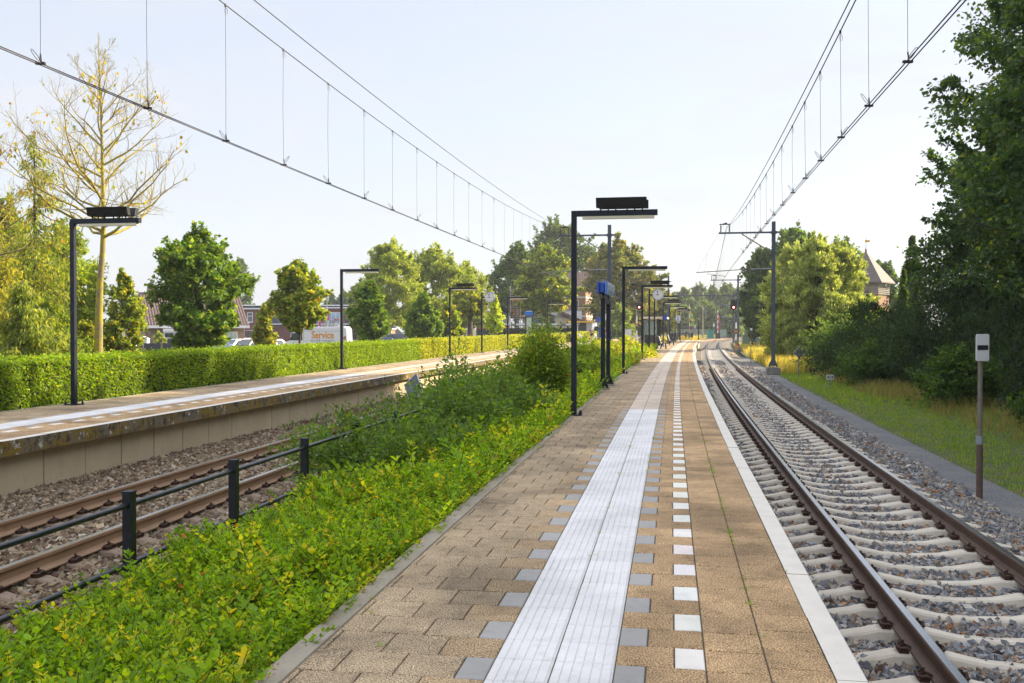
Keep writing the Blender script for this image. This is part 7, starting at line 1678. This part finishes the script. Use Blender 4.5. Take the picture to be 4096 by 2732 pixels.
def vehicle(name, label, cat, x, y, z, rz, prof, cab, W, body, wheels, group=None, side_win=None, wr=0.31, ends=None):
    """prof: outline of the lower body (x,z); cab: outline of the upper cabin; front at -x"""
    t = thing(name, label, cat, (x, y, z), rz, group)
    b = MB(); b.prism(prof, 'y', -W/2, W/2); bd = b.build('body', body, t, bevel=0.05, seg=3)
    if cab:
        n = len(cab); zb_ = min(p[1] for p in cab); zt_ = max(p[1] for p in cab); b = MB(); vs = []
        for sgn in (-1, 1):
            for p in cab: q = (p[1]-zb_)/(zt_-zb_); vs.append((p[0], sgn*(W/2-0.04-0.16*q), p[1]))
        b.add(vs, [tuple(range(n)), tuple(reversed(range(n, 2*n)))]+[(i, n+i, n+(i+1) % n, (i+1) % n) for i in range(n)]); b.build('cabin', body, t, bevel=0.03)
    for sgn in (-1, 1):
        for poly in side_win or []:
            zb_ = min(p[1] for p in (cab or prof)); zt_ = max(p[1] for p in (cab or prof)); vs = []
            for p in poly:
                q = (p[1]-zb_)/(zt_-zb_) if cab else 0; yy = sgn*(W/2-0.04*(1 if cab else 0)-0.16*q+0.006); vs.append((p[0], yy, p[1]))
            vs += [(v[0], v[1]-sgn*0.02, v[2]) for v in vs]; m = len(poly); b = MB(); b.add(vs, [tuple(range(m)), tuple(reversed(range(m, 2*m)))]+[(i, m+i, m+(i+1) % m, (i+1) % m) for i in range(m)]); b.build('side_window', M['carglass'], t)
    for (p, q_, inset, nm_) in ends or []:
        (xa_, za_), (xb_, zb2) = p, q_; dx, dz = xb_-xa_, zb2-za_; Ln = math.hypot(dx, dz); nx, nz_ = -dz/Ln, dx/Ln
        if nx*(1 if (xa_+xb_) > 0 else -1) < 0: nx, nz_ = -nx, -nz_
        e_ = 0.008; wa, wb = W/2-inset, W/2-inset-0.10; vs = [(xa_+nx*e_, -wa, za_+nz_*e_), (xa_+nx*e_, wa, za_+nz_*e_), (xb_+nx*e_, wb, zb2+nz_*e_), (xb_+nx*e_, -wb, zb2+nz_*e_)]
        vs += [(v[0]-nx*0.03, v[1], v[2]-nz_*0.03) for v in vs]; b = MB(); b.add(vs, [(0, 1, 2, 3), (7, 6, 5, 4), (0, 4, 5, 1), (1, 5, 6, 2), (2, 6, 7, 3), (3, 7, 4, 0)]); b.build(nm_, M['carglass'], t)
    xm = max(p[0] for p in prof); xn = min(p[0] for p in prof)
    for sgn in (-1, 1):
        for wx in wheels:
            w = MB().tube([(wx, sgn*(W/2-0.20), wr), (wx, sgn*(W/2+0.01), wr)], wr, 20).build('wheel', M['tyre'], t); MB().tube([(wx, sgn*(W/2+0.005), wr), (wx, sgn*(W/2+0.022), wr)], wr*0.62, 14).build('rim', M['rim'], w)
        MB().b2(xm-0.03, xm+0.012, sgn*(W/2-0.12)-0.09, sgn*(W/2-0.12)+0.09, 0.72, 1.02).build('tail_light', M['taillight'], t, bevel=0.01); MB().b2(xn-0.012, xn+0.05, sgn*(W/2-0.25)-0.15, sgn*(W/2-0.25)+0.15, 0.62, 0.78).build('headlight', M['diffuser'], t, bevel=0.01)
        MB().b2(-0.75, -0.62, sgn*(W/2+0.02), sgn*(W/2+0.16), 0.95, 1.06).build('side_mirror', body, t, bevel=0.02)
    MB().b2(xm+0.001, xm+0.016, -0.26, 0.26, 0.50, 0.61).build('number_plate', M['yellow'], t)
    return t
CP = [(-1.95, 0.25), (-1.98, 0.62), (-1.85, 0.78), (-1.0, 0.95), (1.85, 0.98), (1.93, 0.85), (1.93, 0.25)]
CC = [(-1.15, 0.94), (-0.45, 1.45), (1.25, 1.47), (1.80, 0.97)]
SW = [[(-0.85, 0.99), (-0.37, 1.37), (0.35, 1.39), (0.35, 0.99)], [(0.43, 0.99), (0.43, 1.39), (1.15, 1.38), (1.5, 0.99)]]
EN = [((-1.05, 1.01), (-0.52, 1.40), 0.12, 'windscreen'), ((1.74, 1.02), (1.32, 1.41), 0.16, 'rear_window')]
def car(label, xs, Y, m, rz, sc=1.0):
    return vehicle('parked_car', label, 'car', gx(xs, Y), Y, -0.84, rz, CP, CC, 1.72, m, (-1.3, 1.25), 'cars parked behind the hedge', SW, ends=EN)
car('small white hatchback parked before the brick terrace beside the round maple', 941, 88, M['carwhite'], R(62))
car('small dark hatchback between two white cars before the terrace', 1002, 86, M['cardark'], R(62))
car('white car half hidden by the small bushy maple', 1068, 86, M['carwhite'], R(62))
car('silver car seen over the roof of the white hatchback', 952, 97, M['carsilver'], R(70))
car('blue car at the foot of the round maple', 845, 82, M['carblue'], R(75))
car('dark blue car in front of the grey van bonnet', 1520, 101, M['carblue'], R(10))
car('bright blue car behind the hedge between the small maples and the birches', 1745, 112, M['carblue'], R(8))
VP = [(-2.85, 0.35), (-2.88, 0.85), (-2.65, 1.15), (-2.0, 1.35), (-1.25, 2.22), (-0.95, 2.50), (2.6, 2.55), (2.80, 2.35), (2.86, 1.2), (2.86, 0.35)]
vx, vy = gx(1263, 80), 80.0
t = vehicle('service_van', 'white high roof van with orange word Service on its side', 'van', vx, vy, -0.80, R(-3), VP, None, 2.0, M['carwhite'], (-1.95, 1.75), side_win=[[(-2.02, 1.42), (-1.32, 2.12), (-0.85, 2.12), (-0.85, 1.42)]], wr=0.36, ends=[((-1.95, 1.42), (-1.32, 2.14), 0.15, 'windscreen')])
lo = lambda ys: gz(ys, 79)+0.80
text_on(t, 'lettering', 'Service', 0.80, M['orangetext'], (gx(1293, 79)-vx+0.02, -1.012, lo(1341)), sx=0.80, extr=0.004, bold=0.016)
text_on(t, 'small_lettering', '088 - 737 7510   www.pon-cat.com/nl', 0.125, M['darktext'], (gx(1293, 79)-vx, -1.012, lo(1362.5)), extr=0.004)
q = MB().b2(-0.55, 0.05, -1.016, -1.005, lo(1381), lo(1374)).build('red_badge', M['maroon'], t); text_on(q, 'lettering', 'PSO', 0.14, M['white'], (-0.35, -1.02, (lo(1381)+lo(1374))/2)); MB().b2(-0.1, 0.05, -1.0185, -1.0165, lo(1381), lo(1374)).build('yellow_end', M['yellow'], q)
sm = MB()
for a, b_, z0_, z1_ in ((-0.75, 0.55, 1.02, 1.04), (-0.75, 0.55, 2.16, 2.18), (-0.75, -0.73, 1.04, 2.16), (0.55, 0.57, 1.02, 2.18), (2.35, 2.37, 1.04, 2.16), (0.57, 2.37, 1.02, 1.04), (0.57, 2.37, 2.16, 2.18)): sm.b2(a, b_, -1.0075, -1.002, z0_, z1_)
sm.build('panel_seams', M['galv'], t)
rr_ = MB(); [rr_.b2(a, a+0.05, -0.8, 0.8, 2.56, 2.62) for a in (1.7, 2.2)]; rr_.build('roof_bars', M['mast'], t)
bs = MB(); [bs.disc((2.45+random.uniform(-.3, .25), -1.008, 1.15+random.uniform(-.2, .55)), random.uniform(.06, .16), 'y', 0.006, 8) for _ in range(10)]; bs.build('brown_leaf_print', mat('brown_print', (0.45, 0.27, 0.12), 0.5, noise=(9, (0.55, 0.35, 0.18), 0.4, 0.7)), t)
GP = [(-2.2, 0.3), (-2.22, 0.8), (-2.05, 1.0), (-1.35, 1.15), (-0.75, 1.72), (-0.5, 1.83), (2.05, 1.86), (2.2, 1.7), (2.25, 1.0), (2.25, 0.3)]
vehicle('parked_van', 'slate grey panel van parked behind the hedge in front of the birch trunk', 'van', gx(1588, 104), 104, -0.84, R(-2), GP, None, 1.85, M['cargrey'], (-1.45, 1.4), side_win=[[(-1.32, 1.2), (-0.8, 1.66), (-0.15, 1.68), (-0.15, 1.2)]], wr=0.34, ends=[((-1.3, 1.19), (-0.8, 1.67), 0.15, 'windscreen')])

# ------------------------------------------------------------------ people
M['skin'] = mat('skin', (0.50, 0.29, 0.20), 0.55, noise=(6, (0.44, 0.25, 0.17), 0.4, 0.7)); M['hairb'] = mat('brown_hair', (0.10, 0.05, 0.03), 0.6, noise=(20, (0.16, 0.08, 0.04), 0.4, 0.7), bump=(60, 0.004))
M['blackcloth'] = mat('black_cloth', (0.015, 0.015, 0.018), 0.85, noise=(8, (0.03, 0.03, 0.035), 0.4, 0.7)); M['floral'] = mat('patterned_cloth', (0.35, 0.24, 0.30), 0.8, noise=(22, (0.10, 0.08, 0.16), 0.48, 0.56), speck=(34, (0.7, 0.5, 0.5), 0.58, 0.64))
M['denim'] = mat('denim', (0.07, 0.14, 0.26), 0.85, noise=(8, (0.11, 0.19, 0.32), 0.4, 0.7)); M['whitecloth'] = mat('white_cloth', (0.62, 0.62, 0.62), 0.85, noise=(5, (0.52, 0.52, 0.54), 0.4, 0.7))
def skin_mesh(name, joints, edges, material, parent, sub=2, root=0):
    me = bpy.data.meshes.new(name); me.from_pydata([j[0] for j in joints], edges, []); me.materials.append(material)
    o = bpy.data.objects.new(name, me); COL.objects.link(o)
    m = o.modifiers.new('skin', 'SKIN'); m.use_smooth_shade = True
    for i, j in enumerate(joints):
        rr_ = j[1] if isinstance(j[1], tuple) else (j[1], j[1]); me.skin_vertices[0].data[i].radius = rr_; me.skin_vertices[0].data[i].use_root = (i == root)
    s = o.modifiers.new('sub', 'SUBSURF'); s.levels = sub; s.render_levels = sub
    dg = bpy.context.evaluated_depsgraph_get(); ev = bpy.data.meshes.new_from_object(o.evaluated_get(dg)); o.modifiers.clear(); o.data = ev
    if not ev.materials: ev.materials.append(material)
    adopt(o, parent); return o
def person(label, x, y, rz, top, legs, hair, H=1.66, skirt=True, bare_legs=True, arms='phone', long_hair=True, z=0.0):
    t = thing('person', label, 'person', (x, y, z), rz); k = H/1.70
    J, E_ = [], []
    def v(x_, y_, z_, r_): J.append(((x_*k, y_*k, z_*k), r_ if isinstance(r_, tuple) else r_*k)); return len(J)-1
    pel = v(0, 0, 0.93, (0.135, 0.10)); wst = v(0, -0.01, 1.07, (0.115, 0.085)); ch = v(0, 0, 1.27, (0.145, 0.10)); nk0 = v(0, 0, 1.40, (0.09, 0.07)); nk = v(0, -0.01, 1.47, 0.05); hd_ = v(0, -0.03, 1.56, (0.072, 0.085)); tp_ = v(0, -0.02, 1.65, (0.065, 0.075))
    E_ += [(pel, wst), (wst, ch), (ch, nk0), (nk0, nk), (nk, hd_), (hd_, tp_)]
    for s in (-1, 1):
        hp = v(0.09*s, 0, 0.88, 0.085); kn = v(0.095*s, -0.01+0.02*s, 0.49, 0.056); cf = v(0.098*s, 0.015+0.02*s, 0.34, 0.054); an = v(0.10*s, 0.02+0.03*s, 0.09, 0.036); hl = v(0.10*s, 0.03+0.03*s, 0.04, 0.038); to = v(0.115*s, -0.14+0.03*s, 0.03, 0.032)
        E_ += [(pel, hp), (hp, kn), (kn, cf), (cf, an), (an, hl), (hl, to)]
        sh = v(0.175*s, 0, 1.385, 0.055)
        if arms == 'phone': el = v(0.215*s, -0.03, 1.11, 0.042); wr_ = v(0.07*s, -0.24, 1.15, 0.028); pm = v(0.045*s, -0.30, 1.17, (0.032, 0.02)); fd = (-0.2*s, -0.75, 0.35)
        else: el = v(0.225*s, 0.02, 1.11, 0.042); wr_ = v(0.22*s, -0.04, 0.88, 0.028); pm = v(0.215*s, -0.05, 0.80, (0.034, 0.02)); fd = (0, -0.15, -0.95)
        E_ += [(nk0, sh), (sh, el), (el, wr_), (wr_, pm)]
        px, py, pz = [c/k for c in J[pm][0]]
        for f in range(4):
            off = (f-1.5)*0.017; L = (0.062, 0.072, 0.068, 0.052)[f]
            b0 = v(px+(0 if arms == 'phone' else off*0.2), py+(0 if arms == 'phone' else off), pz+(off if arms == 'phone' else 0), 0.009)
            b1 = v(px+fd[0]*L*0.6+(0 if arms == 'phone' else 0), py+fd[1]*L*0.6+(0 if arms == 'phone' else off), pz+fd[2]*L*0.6+(off if arms == 'phone' else 0), 0.0085)
            b2 = v(px+fd[0]*L-0.012*s, py+fd[1]*L*0.9-0.012+(0 if arms == 'phone' else off), pz+fd[2]*L+(off if arms == 'phone' else 0.01), 0.0075); E_ += [(pm, b0), (b0, b1), (b1, b2)]
        th = v(px-0.03*s, py-0.02, pz+0.02, 0.010); t2 = v(px-0.035*s, py-0.05, pz+0.03, 0.008); E_ += [(pm, th), (th, t2)]
    body = skin_mesh('body', J, E_, M['skin'], t)
    # face
    f = MB(); f.tube([(0, -0.115*k, 1.575*k), (0, -0.135*k, 1.545*k), (0, -0.112*k, 1.54*k)], [0.008, 0.014, 0.008], 6); f.build('nose', M['skin'], t, smooth=True)
    for s in (-1, 1): MB().tube([(0.028*s*k, -0.112*k, 1.583*k), (0.028*s*k, -0.120*k, 1.583*k)], 0.010, 8).build('eye', M['black'], t); MB().tube([(0.073*s*k, -0.02*k, 1.545*k), (0.080*s*k, -0.01*k, 1.59*k)], 0.014, 6).build('ear', M['skin'], t)
    MB().tube([(-0.022*k, -0.112*k, 1.512*k), (0.022*k, -0.112*k, 1.512*k)], 0.006, 6).build('mouth', M['maroon'], t)
    # clothes
    def cl(name, js, es, m): return skin_mesh(name, [((p[0]*k, p[1]*k, p[2]*k), tuple(c*k for c in p[3])) for p in js], es, m, t)
    cl('top', [(0, 0, 0.98, (0.15, 0.115)), (0, -0.01, 1.10, (0.13, 0.10)), (0, 0, 1.27, (0.158, 0.115)), (0, 0, 1.40, (0.11, 0.085)), (-0.18, 0, 1.385, (0.07, 0.07)), (-0.225, -0.0, 1.20, (0.06, 0.06)), (0.18, 0, 1.385, (0.07, 0.07)), (0.225, 0.0, 1.20, (0.06, 0.06))], [(0, 1), (1, 2), (2, 3), (3, 4), (4, 5), (3, 6), (6, 7)], top)
    if skirt: cl('skirt', [(0, 0, 1.02, (0.135, 0.105)), (0, 0, 0.90, (0.165, 0.13)), (0, 0, 0.72, (0.185, 0.14))], [(0, 1), (1, 2)], legs)
    else:
        js = [(0, 0, 0.98, (0.145, 0.112))]; es = []
        for s in (-1, 1): a = len(js); js += [(0.09*s, 0, 0.87, (0.098, 0.098)), (0.095*s, 0, 0.49, (0.07, 0.07)), (0.10*s, 0.02, 0.12, (0.055, 0.055))]; es += [(0, a), (a, a+1), (a+1, a+2)]
        cl('trousers', js, es, legs)
    hj = [(0, 0.02, 1.665, (0.075, 0.08)), (0, 0.055, 1.60, (0.082, 0.065))]+([(0, 0.075, 1.45, (0.085, 0.045)), (0, 0.09, 1.30, (0.075, 0.035))] if long_hair else [(0, 0.055, 1.52, (0.06, 0.04))])
    cl('hair', hj, [(i, i+1) for i in range(len(hj)-1)], hair)
    for s in (-1, 1): MB().b2((0.10*s-0.045)*k, (0.10*s+0.05)*k, -0.17*k+0.03*s, 0.09*k+0.03*s, 0.0, 0.065*k).build('shoe', M['whitecloth'] if skirt else M['blackcloth'], t, bevel=0.02)
    return t
Yp = 108.0
px_, py_ = gx(2363.5, Yp), Yp
person('woman with long brown hair in patterned top and black skirt looking down at her phone', px_, py_, R(20), M['floral'], M['blackcloth'], M['hairb'])
tp = thing('phone', 'phone held in both hands by the woman with long brown hair', 'phone', (px_, py_, 1.14), R(20)); MB().box((0, -0.335, 0.03), (0.075, 0.012, 0.15), rot=Matrix.Rotation(R(-35), 3, 'X')).build('case', M['black'], tp)
tb = thing('shoulder_bag', 'black shoulder bag at the waist of the woman with the phone', 'bag', (px_, py_, 0.0), R(20)); MB().b2(-0.02, 0.24, -0.20, -0.115, 0.80, 1.02).build('bag_body', M['blackcloth'], tb, bevel=0.03); MB().tube([(0.0, -0.16, 1.02), (-0.06, -0.135, 1.22), (-0.10, -0.10, 1.40), (-0.08, 0.05, 1.44)], 0.012, 6).build('strap', M['blackcloth'], tb)
t2 = thing('plastic_bag', 'pale translucent bag standing beside the woman with the phone', 'bag', (px_+0.36, py_+0.1, 0.0)); b = MB(); b.tube([(0, 0, 0.01), (0.02, 0, 0.25), (0, 0, 0.5), (0, 0, 0.62)], [0.14, 0.19, 0.13, 0.05], 10); b.build('bag_body', M['whitecloth'], t2, smooth=True); MB().tube([(-0.06, 0, 0.6), (0, 0, 0.74), (0.06, 0, 0.6)], 0.012, 6).build('handle', M['whitecloth'], t2)
person('person in dark jacket and blue jeans seen between the two posts of the blue sign', gx(2421, 112), 112, R(-60), M['blackcloth'], M['denim'], M['hairb'], 1.70, False, False, 'down', False)
person('person in white shirt and blue jeans standing past the posts of the blue sign', gx(2441, 112.5), 112.5, R(70), M['whitecloth'], M['denim'], M['hairb'], 1.74, False, False, 'down', False)
# ------------------------------------------------------------------ thin morning haze
hm_ = bpy.data.materials.new('haze'); hm_.use_nodes = True
n_, l_ = hm_.node_tree.nodes, hm_.node_tree.links; n_.clear()
pv = n_.new('ShaderNodeVolumePrincipled'); pv.inputs['Density'].default_value = 0.0004; pv.inputs['Color'].default_value = (0.90, 0.95, 1.0, 1); pv.inputs['Anisotropy'].default_value = 0.2
ou = n_.new('ShaderNodeOutputMaterial'); l_.new(pv.outputs[0], ou.inputs['Volume'])
b = MB().b2(-320, 320, -90, 330, -2.25, 32); o = b.build('haze', hm_); o['kind'] = 'stuff'; o['label'] = 'thin bright morning haze over the far trees and the station'; o['category'] = 'haze'
